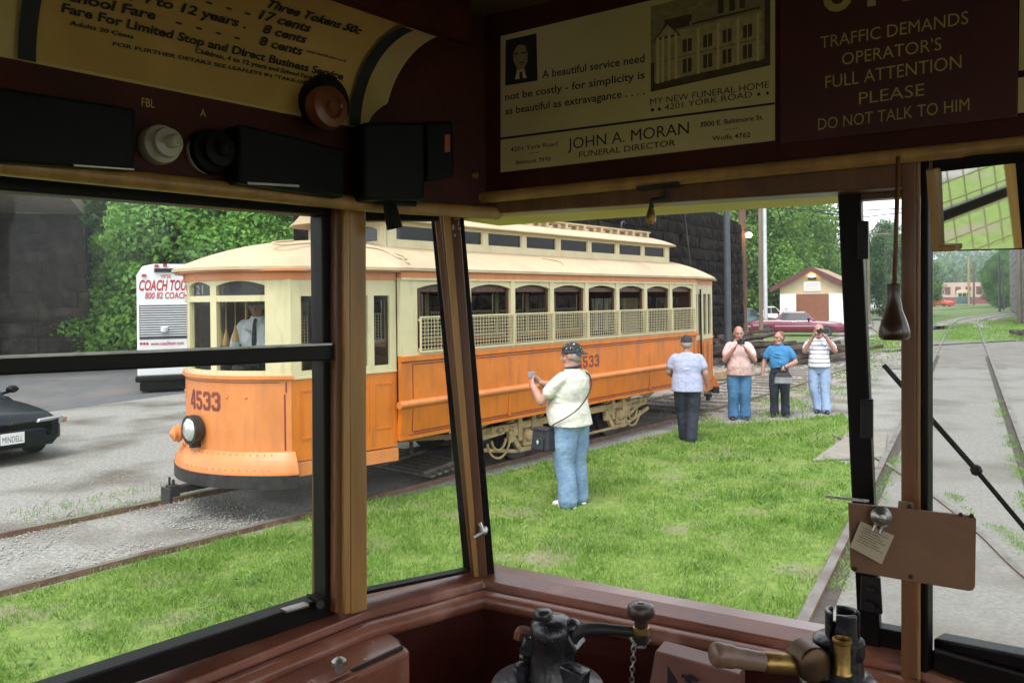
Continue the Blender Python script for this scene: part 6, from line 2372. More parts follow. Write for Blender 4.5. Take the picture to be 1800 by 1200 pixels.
# ================================================================== CARS
def car(name, label, cat, loc, azd, paint, L=4.4, Wd=1.72, Hh=1.4, boot=.30, hood=.34, front=None, detail=True, trim=None, wagon=False, hz_=.92):
    t = thing(name, label, cat, loc, R(90 - azd))
    n = 22
    xs = [-L / 2 + L * i / n for i in range(n + 1)]
    zb_, zw = .22, hz_
    def top(x):
        u = (x + L / 2) / L
        e = 1.0
        z = zw
        if u > 1 - hood:
            k = (u - (1 - hood)) / hood
            z = zw - .05 - .16 * k ** 1.6
            if k > .93:
                z -= .16 * ((k - .93) / .07) ** 1.3
        elif u < boot and not wagon:
            k = (boot - u) / boot
            z = zw + .03 - .05 * k ** 2
            if k > .93:
                z -= .12 * ((k - .93) / .07)
        return z
    def wid(x):
        u = abs(2 * x / L)
        return Wd / 2 * (1 - .12 * max(0, (u - .72) / .28) ** 2.2)
    b = MB()
    vs = []
    K = 13
    for x in xs:
        w, z = wid(x), top(x)
        h = [(0, zb_), (w * .86, zb_), (w * .95, zb_ + .07), (w * .99, zb_ + .22), (w, zb_ + .38), (w * .985, z - .12), (w * .93, z - .03), (w * .80, z + .005), (0, z + .03)]
        prof = [(y, zz) for y, zz in h] + [(-y, zz) for y, zz in h[-2:0:-1]]
        vs += [(x, y, zz) for y, zz in prof]
    m = len(prof)
    b.add(vs, [(i * m + j, i * m + (j + 1) % m, (i + 1) * m + (j + 1) % m, (i + 1) * m + j) for i in range(n) for j in range(m)])
    # rounded nose and tail: extra shrunken end rings
    for e, sg in ((0, -1), (n, 1)):
        base = e * m
        k0 = len(b.v)
        cz_ = .5
        for sc_, dx in ((.97, .05), (.80, .09)):
            for j in range(m):
                p = vs[base + j]
                b.v.append((p[0] + sg * dx, p[1] * sc_, cz_ + (p[2] - cz_) * sc_))
        for j in range(m):
            b.f += [[base + j, base + (j + 1) % m, k0 + (j + 1) % m, k0 + j], [k0 + j, k0 + (j + 1) % m, k0 + m + (j + 1) % m, k0 + m + j]]
            b.mi += [0, 0]
        b.f.append([k0 + m + j for j in range(m)])
        b.mi.append(0)
    b.build('body', paint, t, smooth='auto')
    # cabin
    x0, x1 = -L / 2 + L * (boot * (.75 if not wagon else .12)), L / 2 - L * hood * .92
    xa, xb = x0 + (.55 if not wagon else .25), x1 - .62
    wb, wt = Wd / 2 * .90, Wd / 2 * .68
    zr = Hh
    zB = zw - .06
    b = MB()
    lo = [(x0, -wb * .93, zB), (x1, -wb * .90, zB), (x1, wb * .90, zB), (x0, wb * .93, zB)]
    hi = [(xa, -wt, zr), (xb, -wt, zr), (xb, wt, zr), (xa, wt, zr)]
    b.hexa([Vector(p) for p in lo], [Vector(p) for p in hi])
    b.build('cabin', paint, t, bevel=.07, seg=3)
    def pane(a, c, d, e, ins, nm='window', off=.006):
        a, c, d, e = (Vector(p) for p in (a, c, d, e))
        nn = (c - a).cross(e - a).normalized()
        cen = (a + c + d + e) / 4
        if nn.dot(cen - Vector(((x0 + x1) / 2, 0, (zB + zr) / 2))) < 0:
            nn = -nn
        def sh_(u, v):
            return a.lerp(c, u).lerp(e.lerp(d, u), v) + nn * off
        q = [sh_(*p) for p in ins]
        MB().add(q + [p - nn * .012 for p in q], [tuple(range(len(q)))] + [tuple(reversed(range(len(q), 2 * len(q))))] + [(i, (i + 1) % len(q), len(q) + (i + 1) % len(q), len(q) + i) for i in range(len(q))]).build(nm, CARGLASS2, t)
    for sg in (0, 1):
        A = (lo[0], lo[1], hi[1], hi[0]) if sg == 0 else (lo[3], lo[2], hi[2], hi[3])
        pane(*A, [(.10, .16), (.47, .16), (.47, .88), (.07, .88)])
        pane(*A, [(.50, .16), (.90, .16), (.95, .88), (.50, .88)])
    pane(lo[1], lo[2], hi[2], hi[1], [(.07, .12), (.93, .12), (.93, .90), (.07, .90)], 'windscreen')
    pane(lo[0], lo[3], hi[3], hi[0], [(.07, .12), (.93, .12), (.93, .90), (.07, .90)], 'rear_window')
    wr = .30
    for sx in (-1, 1):
        for sy in (-1, 1):
            c_ = Vector((sx * L * .305, sy * (Wd / 2 - .10), wr))
            w_ = MB().lathe([(.19, -.10), (wr - .02, -.10), (wr, -.07), (wr, .07), (wr - .02, .10), (.20, .105)], c_, (0, sy, 0), 24).build('wheel', TYRE, t, smooth='auto')
            MB().lathe([(.205, .09), (.19, .11), (.14, .085), (.06, .10), (0, .105)], c_, (0, sy, 0), 20).build('rim', HUB, w_, smooth='auto')
            b = MB()
            yy = sy * (Wd / 2 * .992)
            pl = [(c_.x + (wr + .06) * math.cos(a), wr + (wr + .06) * math.sin(a)) for a in [-.15 + (math.pi + .3) * i / 14 for i in range(15)]]
            b.prism(pl, lambda a, c, d: (a, d, c), yy - sy * .10, yy + sy * .006)
            b.build('wheel_arch', BLACKM, t)
    for sy in (-1, 1):
        b = MB().ell((x1 - .42, sy * (Wd / 2 + .08), zw + .07), (.08, .10, .065), 10)
        b.beam((x1 - .42, sy * (Wd / 2 + .02), zw + .03), (x1 - .44, sy * (Wd / 2 - .12), zw + .0), .05, .04)
        b.build('wing_mirror', BLACK, t, smooth=True)
    if trim:
        b = MB()
        for sy in (-1, 1):
            y = sy * (Wd / 2 + .004)
            b.box(-L * .46, -L * .385, min(y, y - sy * .05), max(y, y - sy * .05), .58, .64)
            b.box(-L * .225, L * .225, min(y, y - sy * .05), max(y, y - sy * .05), .55, .60)
            b.box(-L * .05, L * .0, min(y, y - sy * .05), max(y, y - sy * .05), .80, .83)
        b.box(-L / 2 - .12, -L / 2 + .1, -Wd / 2 * .9, Wd / 2 * .9, .50, .60)
        b.box(L / 2 - .1, L / 2 + .12, -Wd / 2 * .88, Wd / 2 * .88, .48, .58)
        b.build('chrome_strip', CHROME, t, bevel=.01)
    return t
CARGLASS2 = M('car_window_glass', (.035, .045, .045), .08, .1, spec=.7, coat=.5)
HUB = M('wheel_rim_metal', (.42, .42, .42), .35, .15, metal=.6)
CBLK = M('black_car_paint', (.007, .010, .015), .3, .1, 3, spec=.2, coat=.04)
CMAR = M('maroon_car_paint', (.16, .014, .045), .25, .08, 3, coat=.7)
CTEAL = M('teal_car_paint', (.045, .13, .13), .3, .08, 3, coat=.6)
bc = car('parked_car', 'black hatchback parked on the gravel at far left facing the viewer', 'car', (-8.97, 12.55, 0), 124, CBLK, L=4.1, Wd=1.60, Hh=1.27, boot=.2, hood=.38, hz_=.84)
b = MB()                                                   # its face
LF = 4.1 / 2 + .085
for sy in (-1, 1):
    b = MB()
    b.prism([(sy * .36, .545), (sy * .72, .52), (sy * .79, .575), (sy * .74, .635), (sy * .40, .62)], lambda a, c, d: (d - abs(a) * .09 + .02, a, c), LF - .06, LF + .005)
    b.build('headlight', LENS, bc, bevel=.012)
    b = MB()
    b.prism([(sy * .755, .515), (sy * .84, .52), (sy * .845, .59), (sy * .80, .60)], lambda a, c, d: (d - abs(a) * .22 + .09, a, c), LF - .10, LF - .01)
    b.build('turn_signal', M('turn_signal', (.45, .25, .18), .3, .1), bc, bevel=.01)
b = MB()
b.prism([(-.33, .555), (.33, .555), (.33, .61), (-.33, .61)], lambda a, c, d: (d, a, c), LF - .05, LF - .012)
b.box(LF - .05, LF - .02, -.5, .5, .24, .28)
b.build('grille', BLACKM, bc, bevel=.006)
b = MB()
for pth in ([(-.032, 0), (-.022, .045)], [(.032, 0), (.022, .045)], [(-.026, .022), (.026, .022)]):
    stroke(b, pth, .012, lambda x, y: (LF - .010, x, .565 + y))
b.build('emblem', CHROME, bc)
b = MB()
b.col(lambda a, d, z: (LF + d - .26 * abs(a / .80) ** 3.5, a, z), -.80, .80, 24, .28, .50, -.12, .05)
b.build('bumper', CBLK, bc, bevel=.04, seg=3)
b = MB()
b.box(LF + .051, LF + .058, -.16 - .0, .16, .315, .475)
pb_ = b.build('number_plate', WHITEP, bc, bevel=.008)
b = MB()
put_text(b, 'MINDELL', lambda x, y: (LF + .0585, x, .345 + y), 0, 0, .085, .27, 0, align='c')
b.build('lettering', M('plate_blue_black', (.02, .025, .05), .6, .1), pb_)
mc_ = car('parked_car', 'maroon sedan parked side on in front of the small shed', 'car', gx(1401, 46), 112, CMAR, L=5.2, Wd=1.85, Hh=1.42, boot=.34, hood=.32, trim=True)
car('parked_car', 'teal car half hidden behind the dark wall end', 'car', gx(1310, 55), 75, CTEAL, L=4.6, Hh=1.5)
car('parked_truck', 'white pickup parked behind the metal pole', 'pickup', gx(1352, 59), 100, WHITEP, L=5.0, Wd=1.9, Hh=1.55, boot=.45, hz_=1.0)
car('parked_car', 'white wagon on the far road left of the hanging handle', 'car', gx(1546, 100), 200, WHITEP, L=4.6, Wd=1.9, Hh=1.75, wagon=True, hz_=1.05)
car('parked_car', 'second white car on the far road behind the hanging handle', 'car', gx(1562, 104), 160, WHITEP, L=4.6, Wd=1.8, Hh=1.5)
# far buildings and a far streetcar at the end of the track
fb_ = thing('far_building', 'distant pinkish building with maroon base beyond the end of the track', 'building', gx(1682, 185), R(90 - 118))
b = MB()
b.prism([(-6, 1.6), (6, 1.6), (6, 4.4), (5, 5.0), (-5, 5.0), (-6, 4.4)], lambda a, c, d: (a, d, c), 0, 10)
b.build('wall', M('pinkish_wall', (.46, .33, .27), .8, .1), fb_)
b = MB()
b.box(-6.05, 6.05, -.05, 10, 0, 1.6)
b.build('base_course', M('maroon_base', (.20, .05, .06), .8, .1), fb_)
for i in range(4):
    b = MB()
    b.box(-2.4 + i * 2.1, -1.3 + i * 2.1, -.08, -.003, 2.2, 4.0)
    b.build('window', M('far_window_maroon', (.12, .03, .03), .5, .1) if i == 0 else MATS['far_window_maroon'], fb_)
fs = thing('distant_streetcar', 'distant cream and teal streetcar at the end of the track', 'streetcar', gx(1695, 152), R(90 - 28))
b = MB()
b.prism([(-1.2, .5), (1.2, .5), (1.2, 1.7), (-1.2, 1.7)], lambda a, c, d: (d, a, c), 0, 9)
b.build('lower_body', M('teal_body', (.05, .12, .12), .5, .1), fs, bevel=.1)
b = MB()
b.prism([(-1.2, 1.7), (1.2, 1.7), (1.2, 2.7), (.9, 3.1), (-.9, 3.1), (-1.2, 2.7)], lambda a, c, d: (d, a, c), 0, 9)
b.build('upper_body', CREAM, fs, bevel=.1)
for y0, y1 in ((-1.0, -.4), (-.3, .3), (.4, 1.0)):
    b = MB()
    b.box(-.03, -.003, y0, y1, 1.8, 2.5)
    b.build('window', CARGLASS2, fs)
br = thing('far_bridge', 'dark bridge crossing the track far in the distance', 'bridge', gx(1735, 215), R(90 - 112))
b = MB()
b.box(-9, 9, 0, 8, 3.8, 5.6)
b.build('deck', M('far_bridge_paint', (.05, .055, .065), .8, .2), br)
for x in (-8.5, 7.0):
    b = MB()
    b.box(x, x + 1.5, .3, 7.7, 0, 3.8)
    b.build('pier', STONE, br)
car('distant_truck', 'small red vehicle far off left of the pinkish building', 'truck', gx(1650, 150), 150, M('red_paint', (.5, .06, .03), .4, .1), L=5, Wd=2, Hh=2.0, wagon=True, hz_=1.2)

# ================================================================== PEOPLE
def remesh(mb, name, mat, parent, vox=.012, smooth=4):
    me = bpy.data.meshes.new(name)
    me.from_pydata([tuple(v) for v in mb.v], [], mb.f)
    bm = bmesh.new()
    bm.from_mesh(me)
    bmesh.ops.recalc_face_normals(bm, faces=bm.faces)
    bm.to_mesh(me)
    bm.free()
    ob = bpy.data.objects.new('tmp_blob', me)
    COL.objects.link(ob)
    r = ob.modifiers.new('r', 'REMESH')
    r.mode = 'VOXEL'
    r.voxel_size = vox
    if smooth:
        s = ob.modifiers.new('s', 'SMOOTH')
        s.factor = .5
        s.iterations = smooth
    dg = bpy.context.evaluated_depsgraph_get()
    out = bpy.data.meshes.new_from_object(ob.evaluated_get(dg))
    bpy.data.objects.remove(ob)
    bpy.data.meshes.remove(me)
    out.name = name
    out.materials.clear()
    out.materials.append(mat)
    out.polygons.foreach_set('use_smooth', [True] * len(out.polygons))
    o = bpy.data.objects.new(name, out)
    COL.objects.link(o)
    o.parent = parent
    return o
def V(*a):
    return Vector(a)
def limb(mb, pts, rad, n=14, side=None, r2=None):
    mb.tube(smooth_path(pts, 4), interp(rad, (len(pts) - 1) * 4 + 1), n, side=side, r2=None if r2 is None else interp(r2, (len(pts) - 1) * 4 + 1))
    mb.ell(pts[0], rad[0] * .98 if r2 is None else min(rad[0], r2[0]) * .9, 10)
    mb.ell(pts[-1], rad[-1] * .98 if r2 is None else min(rad[-1], r2[-1]) * .9, 10)
def interp(a, n):
    return [float(np.interp(i / (n - 1) * (len(a) - 1), range(len(a)), a)) for i in range(n)]
def stack(mb, levels, n=20):
    """closed torso: levels (x, y, z, half width, half depth)"""
    vs, fs = [], []
    m = (len(levels) - 1) * 3 + 1
    L = [interp([l[i] for l in levels], m) for i in range(5)]
    for i in range(m):
        for j in range(n):
            t = 2 * math.pi * j / n
            c, s = math.cos(t), math.sin(t)
            e = .88
            vs.append((L[0][i] + L[3][i] * math.copysign(abs(c) ** e, c), L[1][i] + L[4][i] * math.copysign(abs(s) ** e, s), L[2][i]))
    for i in range(m - 1):
        for j in range(n):
            fs.append((i * n + j, i * n + (j + 1) % n, (i + 1) * n + (j + 1) % n, (i + 1) * n + j))
    fs += [tuple(range(n - 1, -1, -1)), tuple(range((m - 1) * n, m * n))]
    mb.add(vs, fs)
def hand(mb, wrist, fdir, palm, side, curl=.5):
    """palm and five fingers from the wrist along fdir; palm = direction the palm faces; side = +1 thumb toward fdir x palm"""
    f = Vector(fdir).normalized()
    p = Vector(palm)
    p = (p - f * p.dot(f)).normalized()
    s = f.cross(p) * side
    w = Vector(wrist)
    Mx = Matrix((s, p, f)).transposed()
    mb.ell(w + f * .045, (.041, .016, .052), 12, Mx)
    for k, (o_, ln) in enumerate(((.030, .072), (.010, .080), (-.010, .075), (-.029, .058))):
        b0 = w + f * .080 + s * o_
        c = curl * (1 + .08 * k)
        p1 = b0 + (f * math.cos(c * .6) + p * math.sin(c * .6)) * ln * .45
        p2 = p1 + (f * math.cos(c * 1.5) + p * math.sin(c * 1.5)) * ln * .32
        p3 = p2 + (f * math.cos(c * 2.2) + p * math.sin(c * 2.2)) * ln * .25
        mb.tube([b0 - f * .02, b0, p1, p2, p3], [.0095, .0098, .0092, .0085, .0065], 8)
    t0 = w + f * .025 + s * .028
    mb.tube([t0, t0 + s * .022 + f * .022 + p * .010, t0 + s * .030 + f * .048 + p * .022, t0 + s * .026 + f * .066 + p * .03], [.014, .0125, .0105, .007], 8)
def cloth(name, c, c2=None, rough=.85, scale=14, stripes=None):
    m = M(name, c, rough, .16, scale, .8, 11, c2=c2, bdist=.03)
    if stripes:
        nt = m.node_tree
        N, L = nt.nodes, nt.links
        b = N['Principled BSDF']
        tc = N.new('ShaderNodeTexCoord')
        sp = N.new('ShaderNodeSeparateXYZ')
        L.new(tc.outputs['Object'], sp.inputs[0])
        md = N.new('ShaderNodeMath')
        md.operation = 'MULTIPLY_ADD'
        md.inputs[1].default_value = 1 / stripes[1]
        md.inputs[2].default_value = .35
        L.new(sp.outputs['Z'], md.inputs[0])
        fr = N.new('ShaderNodeMath')
        fr.operation = 'FRACT'
        L.new(md.outputs[0], fr.inputs[0])
        cp2 = N.new('ShaderNodeMath')
        cp2.operation = 'LESS_THAN'
        cp2.inputs[1].default_value = stripes[2]
        L.new(fr.outputs[0], cp2.inputs[0])
        mx = N.new('ShaderNodeMix')
        mx.data_type = 'RGBA'
        L.new(cp2.outputs[0], mx.inputs[0])
        src = b.inputs['Base Color'].links[0].from_socket
        L.new(src, mx.inputs[6])
        mx.inputs[7].default_value = (*stripes[0], 1)
        L.new(mx.outputs[2], b.inputs['Base Color'])
    return m
def person(label, loc, azd, H, cfg):
    """local axes: X = the person's right, Y = forward, Z = up, drawn for a height of 1.75"""
    t = thing('person', label, 'person', loc, -R(azd))
    k = H / 1.75
    t.scale = (k, k, k)
    fat = cfg.get('fat', 0.0)
    bw_ = cfg.get('width', 1.0)
    shx, shz = .178 * bw_, 1.405
    lean = cfg.get('lean', 0.0)
    S = {1: V(shx, lean, shz), -1: V(-shx, lean, shz)}
    E, Wr = cfg['elbow'], cfg['wrist']
    ank = cfg.get('ankle', {1: V(.11, -.02, .085), -1: V(-.11, -.02, .085)})
    knee = cfg.get('knee', {q: V(q * .105, .025, .48) for q in (1, -1)})
    hip = {q: V(q * .095, 0, .90) for q in (1, -1)}
    hy = cfg.get('head_yaw', 0.0)
    hpit = cfg.get('head_pitch', 0.0)
    hc = V(0, .025 + lean * 1.2, 1.622)
    HM = Matrix.Rotation(hy, 3, 'Z') @ Matrix.Rotation(hpit, 3, 'X') @ Matrix.Scale(1.09, 3)
    hd = lambda x, y, z: hc + HM @ V(x, y, z)
    b = MB()
    # head, face, neck
    b.ell(hd(0, -.012, .025), (.077, .097, .098), 18, HM)
    b.ell(hd(0, .020, -.040), (.060, .072, .078), 16, HM)
    b.ell(hd(0, .058, -.088), (.030, .028, .022), 10, HM)
    b.tube([hd(0, .080, .012), hd(0, .100, -.012), hd(0, .108, -.030), hd(0, .088, -.040)], [.010, .013, .017, .012], 8)
    b.ell(hd(.0, .082, .030), (.050, .014, .012), 10, HM)
    b.ell(hd(.0, .084, -.062), (.026, .012, .010), 10, HM)
    for q in (1, -1):
        b.ell(hd(q * .080, -.005, -.006), (.012, .024, .034), 10, HM)
        b.ell(hd(q * .044, .052, -.030), (.024, .024, .024), 8, HM)
    b.tube([V(0, lean, 1.40), V(0, lean * 1.1, 1.49), hc + V(0, -.012, -.06)], [.068, .060, .062], 14)
    if fat > .3:
        b.ell(hd(0, .03, -.100), (.062, .060, .04), 12, HM)
    # core so the body is one surface
    stack(b, [(0, 0, .84, .12, .09), (0, .01, 1.05, .13, .09 + .05 * fat), (0, .01, 1.25, .14, .10), (0, lean, 1.42, .13, .08), (0, lean, 1.47, .06, .05)], 14)
    for q in (1, -1):
        limb(b, [S[q] - V(q * .04, 0, .025), S[q].lerp(E[q], .5) - V(0, 0, .004), E[q]], [.036, .044, .046])
        limb(b, [E[q], E[q].lerp(Wr[q], .35), Wr[q]], [.047, .047, .031])
        f, pm, cu = cfg['hand'][q]
        hand(b, Wr[q], f, pm, cfg.get('thumb', {1: 1, -1: 1}).get(q, 1), cu)
        limb(b, [hip[q], knee[q], ank[q]], [.075, .05, .04])
    remesh(b, 'body', cfg.get('skin', SKIN), t, .0085, 3)
    # eyes, brows
    e = MB()
    for q in (1, -1):
        e.ell(hd(q * .031, .086, .008), (.012, .006, .006), 8, HM)
    e.build('eyes', M('eye_dark', (.03, .022, .02), .3, .1) if 'eye_dark' not in MATS else MATS['eye_dark'], t, smooth=True)
    e = MB()
    e.tube([hd(-.024, .0965, -.064), hd(0, .0985, -.062), hd(.024, .0965, -.064)], .004, 6)
    e.build('mouth', M('lip', (.30, .12, .10), .5, .1) if 'lip' not in MATS else MATS['lip'], t, smooth=True)
    # shirt
    sh_ = MB()
    hem = cfg.get('hem', .86)
    wz = 1.0
    lv = [(0, -.008 + .015 * fat, hem, (.190 + .030 * fat) * bw_, .150 + .065 * fat), (0, .006 + .04 * fat, 1.02, (.182 + .035 * fat) * bw_, .135 + .085 * fat), (0, .010 + .04 * fat, 1.14, (.168 + .03 * fat) * bw_, .122 + .075 * fat),
          (0, .006 + lean * .6, 1.28, (.185 + .012 * fat) * bw_, .124 + .03 * fat), (0, lean, 1.375, .186 * bw_, .110 + .014 * fat), (0, lean, 1.440, .128 * bw_, .088), (0, lean, 1.488, .074, .070)]
    if hem > .9:
        lv = lv[1:]
        lv[0] = (0, .01 + .03 * fat, hem, (.160 + .03 * fat) * bw_, .112 + .06 * fat)
    stack(sh_, lv, 24)
    sl_ = cfg.get('sleeve', .62)
    for q in (1, -1):
        c = S[q].lerp(E[q], sl_)
        dd = (E[q] - S[q]).normalized()
        limb(sh_, [S[q] - V(q * .06, 0, .0), S[q] - V(q * .018, 0, .014), S[q].lerp(E[q], sl_ * .55), c], [.060, .069, .070, .075 if sl_ < .9 else .060])
        if sl_ > .9:
            limb(sh_, [E[q], E[q].lerp(Wr[q], .9)], [.060, .042])
    rs = random.Random(len(label))
    lg_ = cfg.get('leg', 1.0)
    for i in range(cfg.get('folds', 16)):             # cloth folds: low ridges across the back and belly
        a = rs.uniform(0, 6.28)
        z = rs.uniform(hem + .03, 1.32)
        w_, d_ = (.172 + .03 * fat) * bw_, .118 + .07 * fat
        P_ = [V(w_ * math.cos(a + u) * .985, .01 + .035 * fat + d_ * math.sin(a + u) * .985, z + rs.uniform(-.02, .02) + u * rs.uniform(-.12, .12)) for u in (-.35, -.1, .15, .4)]
        sh_.tube(P_, [.006, .017, .015, .005], 6)
    o = remesh(sh_, 'shirt', cfg['shirt'], t, .011, 4)
    if cfg.get('placket'):
        c = MB()
        pts = []
        for z in (hem + .01, 1.02, 1.14, 1.28, 1.38, 1.44):
            ys = [l[1] + l[4] for l in lv]
            zs_ = [l[2] for l in lv]
            pts.append(V(.0, float(np.interp(z, zs_, ys)) - .004, z))
        c.tube(smooth_path(pts, 3), .006, 6, side=(1, 0, 0), r2=None)
        c.build('shirt_placket', cfg['placket'], t, smooth=True)
        c = MB()
        c.beam(V(-.085, pts[3].y - .010, 1.30), V(-.085, pts[3].y - .012, 1.20), .085, .012, (0, 1, 0))
        c.build('shirt_pocket', cfg['shirt'], t, bevel=.004)
    if cfg.get('collar'):
        c = MB()
        c.tube([V(.070 * math.cos(a), lean * 1.05 + .066 * math.sin(a) + .004, 1.492 + .012 * -math.sin(a)) for a in [i * 2 * math.pi / 16 for i in range(17)]], .015, 8, cap=False)
        c.build('collar', cfg['collar'], t, smooth=True)
    # trousers
    tr = MB()
    stack(tr, [(0, .0, .78, .165, .105), (0, -.012, .87, .178 + .012 * fat, .128 + .03 * fat), (0, .008, .96, .168 + .025 * fat, .120 + .05 * fat), (0, .012, 1.03, .160 + .025 * fat, .108 + .05 * fat)], 22)
    for q in (1, -1):
        an = ank[q]
        limb(tr, [hip[q] + V(0, 0, -.02), hip[q].lerp(knee[q], .55) + V(q * .004, .0, 0), knee[q], knee[q].lerp(an, .5) + V(0, -.012, 0), V(an.x, an.y + .005, .07)], [(.106 + .008 * fat) * lg_, (.104 + .008 * fat) * lg_, .092 * lg_, .086 * lg_, .092 * lg_])
        for i in range(4):                           # creases behind the knee and at the shoe
            z = (.46, .52, .13, .17)[i]
            c = knee[q].lerp(an, max(0, (.48 - z) / .40)) if z < .5 else knee[q]
            r_ = .090
            a0 = rs.uniform(0, 6.28)
            tr.tube([V(c.x + r_ * math.cos(a0 + u), c.y + r_ * math.sin(a0 + u), z + .05 * u) for u in (-.8, -.3, .3, .8)], [.005, .011, .011, .005], 6)
    remesh(tr, 'trousers', cfg['trousers'], t, .011, 4)
    for q in (1, -1):
        a = ank[q]
        s_ = MB()
        fa = cfg.get('toe', {1: .18, -1: -.18})[q]
        fd = V(math.sin(fa), math.cos(fa), 0)
        base = V(a.x, a.y, a.z - .085)
        s_.tube([base + V(0, 0, .045) - fd * .075, base + V(0, 0, .055) - fd * .02, base + V(0, 0, .048) + fd * .08, base + V(0, 0, .036) + fd * .16, base + V(0, 0, .032) + fd * .195],
                [.030, .045, .038, .030, .016], 12, side=(0, 0, 1), r2=[.034, .042, .046, .046, .028])
        s_.tube([base + V(0, 0, .014) - fd * .095, base + V(0, 0, .014) + fd * .06, base + V(0, 0, .014) + fd * .205], [.014, .014, .014], 8, side=(0, 0, 1), r2=[.034, .046, .03])
        s_.ell(base + V(0, 0, .085) - fd * .01, (.046, .05, .05), 10)
        remesh(s_, 'shoe', cfg['shoes'], t, .009, 2)
    # hair / cap
    hm_ = cfg.get('hair')
    if hm_:
        h = MB()
        top = cfg.get('hair_top', True)
        if top:
            h.ell(hd(0, -.034, .042), (.082, .098, .092), 16, HM)
        else:
            for q in (1, -1):
                h.ell(hd(q * .062, -.030, .005), (.022, .055, .05), 10, HM)
        h.ell(hd(0, -.050, -.012), (.074, .058, .062), 14, HM)
        ob = remesh(h, 'hair', hm_, t, .009, 2)
    if cfg.get('cap'):
        mcap, back = cfg['cap']
        h = MB()
        h.ell(hd(0, -.012, .058), (.087, .106, .078), 18, HM)
        h.tube([hd(.086 * math.cos(a), -.012 + .105 * math.sin(a), .035) for a in [i * math.pi / 10 for i in range(21)]], .012, 8)
        remesh(h, 'cap', mcap, t, .008, 2)
        v = MB()
        sg = -1 if back else 1
        pts = []
        for i in range(11):
            a = math.pi * (.15 + .7 * i / 10)
            pts.append((hd(.080 * math.cos(a), sg * (.090 * math.sin(a)) - .012, .036), hd(.088 * math.cos(a), sg * (.090 * math.sin(a) + .072 * math.sin(a)) - .012, .020 if not back else .008)))
        vs = [p for pr in pts for p in pr] + [p + V(0, 0, .006) for pr in pts for p in pr]
        n2 = len(pts) * 2
        fs = []
        for i in range(len(pts) - 1):
            a = 2 * i
            fs += [(a, a + 1, a + 3, a + 2), (n2 + a, n2 + a + 2, n2 + a + 3, n2 + a + 1), (a + 1, n2 + a + 1, n2 + a + 3, a + 3), (a, a + 2, n2 + a + 2, n2 + a)]
        v.add(vs, fs)
        v.build('cap_brim', cfg.get('brim', mcap), t, smooth='auto')
    if cfg.get('glasses'):
        g = MB()
        for q in (1, -1):
            g.tube([hd(q * .034 + .021 * math.cos(a), .100, .006 + .016 * math.sin(a)) for a in [i * math.pi / 6 for i in range(13)]], .0025, 5, cap=False)
            g.tube([hd(q * .055, .098, .010), hd(q * .080, .03, .012), hd(q * .082, -.01, .006)], .0025, 5)
        g.tube([hd(-.012, .102, .008), hd(.012, .102, .008)], .0025, 5)
        g.build('glasses', IRON, t)
    if cfg.get('belt'):
        w_, d_ = .166 + .027 * fat, .116 + .05 * fat
        MB().tube([V(w_ * math.cos(a), .012 + d_ * math.sin(a), 1.02) for a in [i * math.pi / 12 for i in range(25)]], .016, 8, cap=False).build('belt', BLACK, t, smooth=True)
    return t
def to_world(t, p):
    return t.matrix_basis @ Vector(p)
DENIM = cloth('blue_denim', (.105, .185, .30), c2=(.21, .32, .45), scale=6)
DENIMD = cloth('mid_blue_denim', (.035, .115, .24), c2=(.07, .19, .34), scale=6)
DENIML = cloth('light_denim', (.20, .29, .46), c2=(.31, .41, .57), scale=6)
NAVY = cloth('dark_navy_cloth', (.012, .016, .026), c2=(.022, .03, .045))
WHITES = cloth('cream_white_shirt', (.54, .54, .455), c2=(.62, .62, .54))
GREYBL = cloth('blue_grey_shirt', (.29, .325, .46), c2=(.35, .38, .52))
PINKS = cloth('pale_pink_shirt', (.56, .375, .345), c2=(.64, .45, .42))
BLUES = cloth('bright_blue_shirt', (.03, .165, .35), c2=(.05, .21, .41))
STRIP = cloth('striped_polo', (.70, .71, .76), c2=(.76, .77, .82), stripes=((.22, .23, .30), .085, .26))
UNIF = cloth('uniform_white_shirt', (.72, .76, .82), c2=(.78, .81, .86))
SHOEW = M('white_trainers', (.60, .60, .57), .6, .15, 20)
SHOEB = M('black_shoes', (.015, .014, .014), .45, .2)
HAIRG = M('grey_hair', (.28, .25, .22), .8, .25, 60, .5, 120)
HAIRB = M('grey_brown_hair', (.15, .09, .06), .8, .25, 60, .5, 120)
CAPB = M('patterned_black_cap', (.012, .012, .013), .8, .1, 38, c2=(.62, .62, .60), lo=.60, hi=.64)
CAPD = M('charcoal_cap', (.020, .023, .028), .8, .2)
CAMB = M('camera_black', (.012, .012, .013), .4, .2)
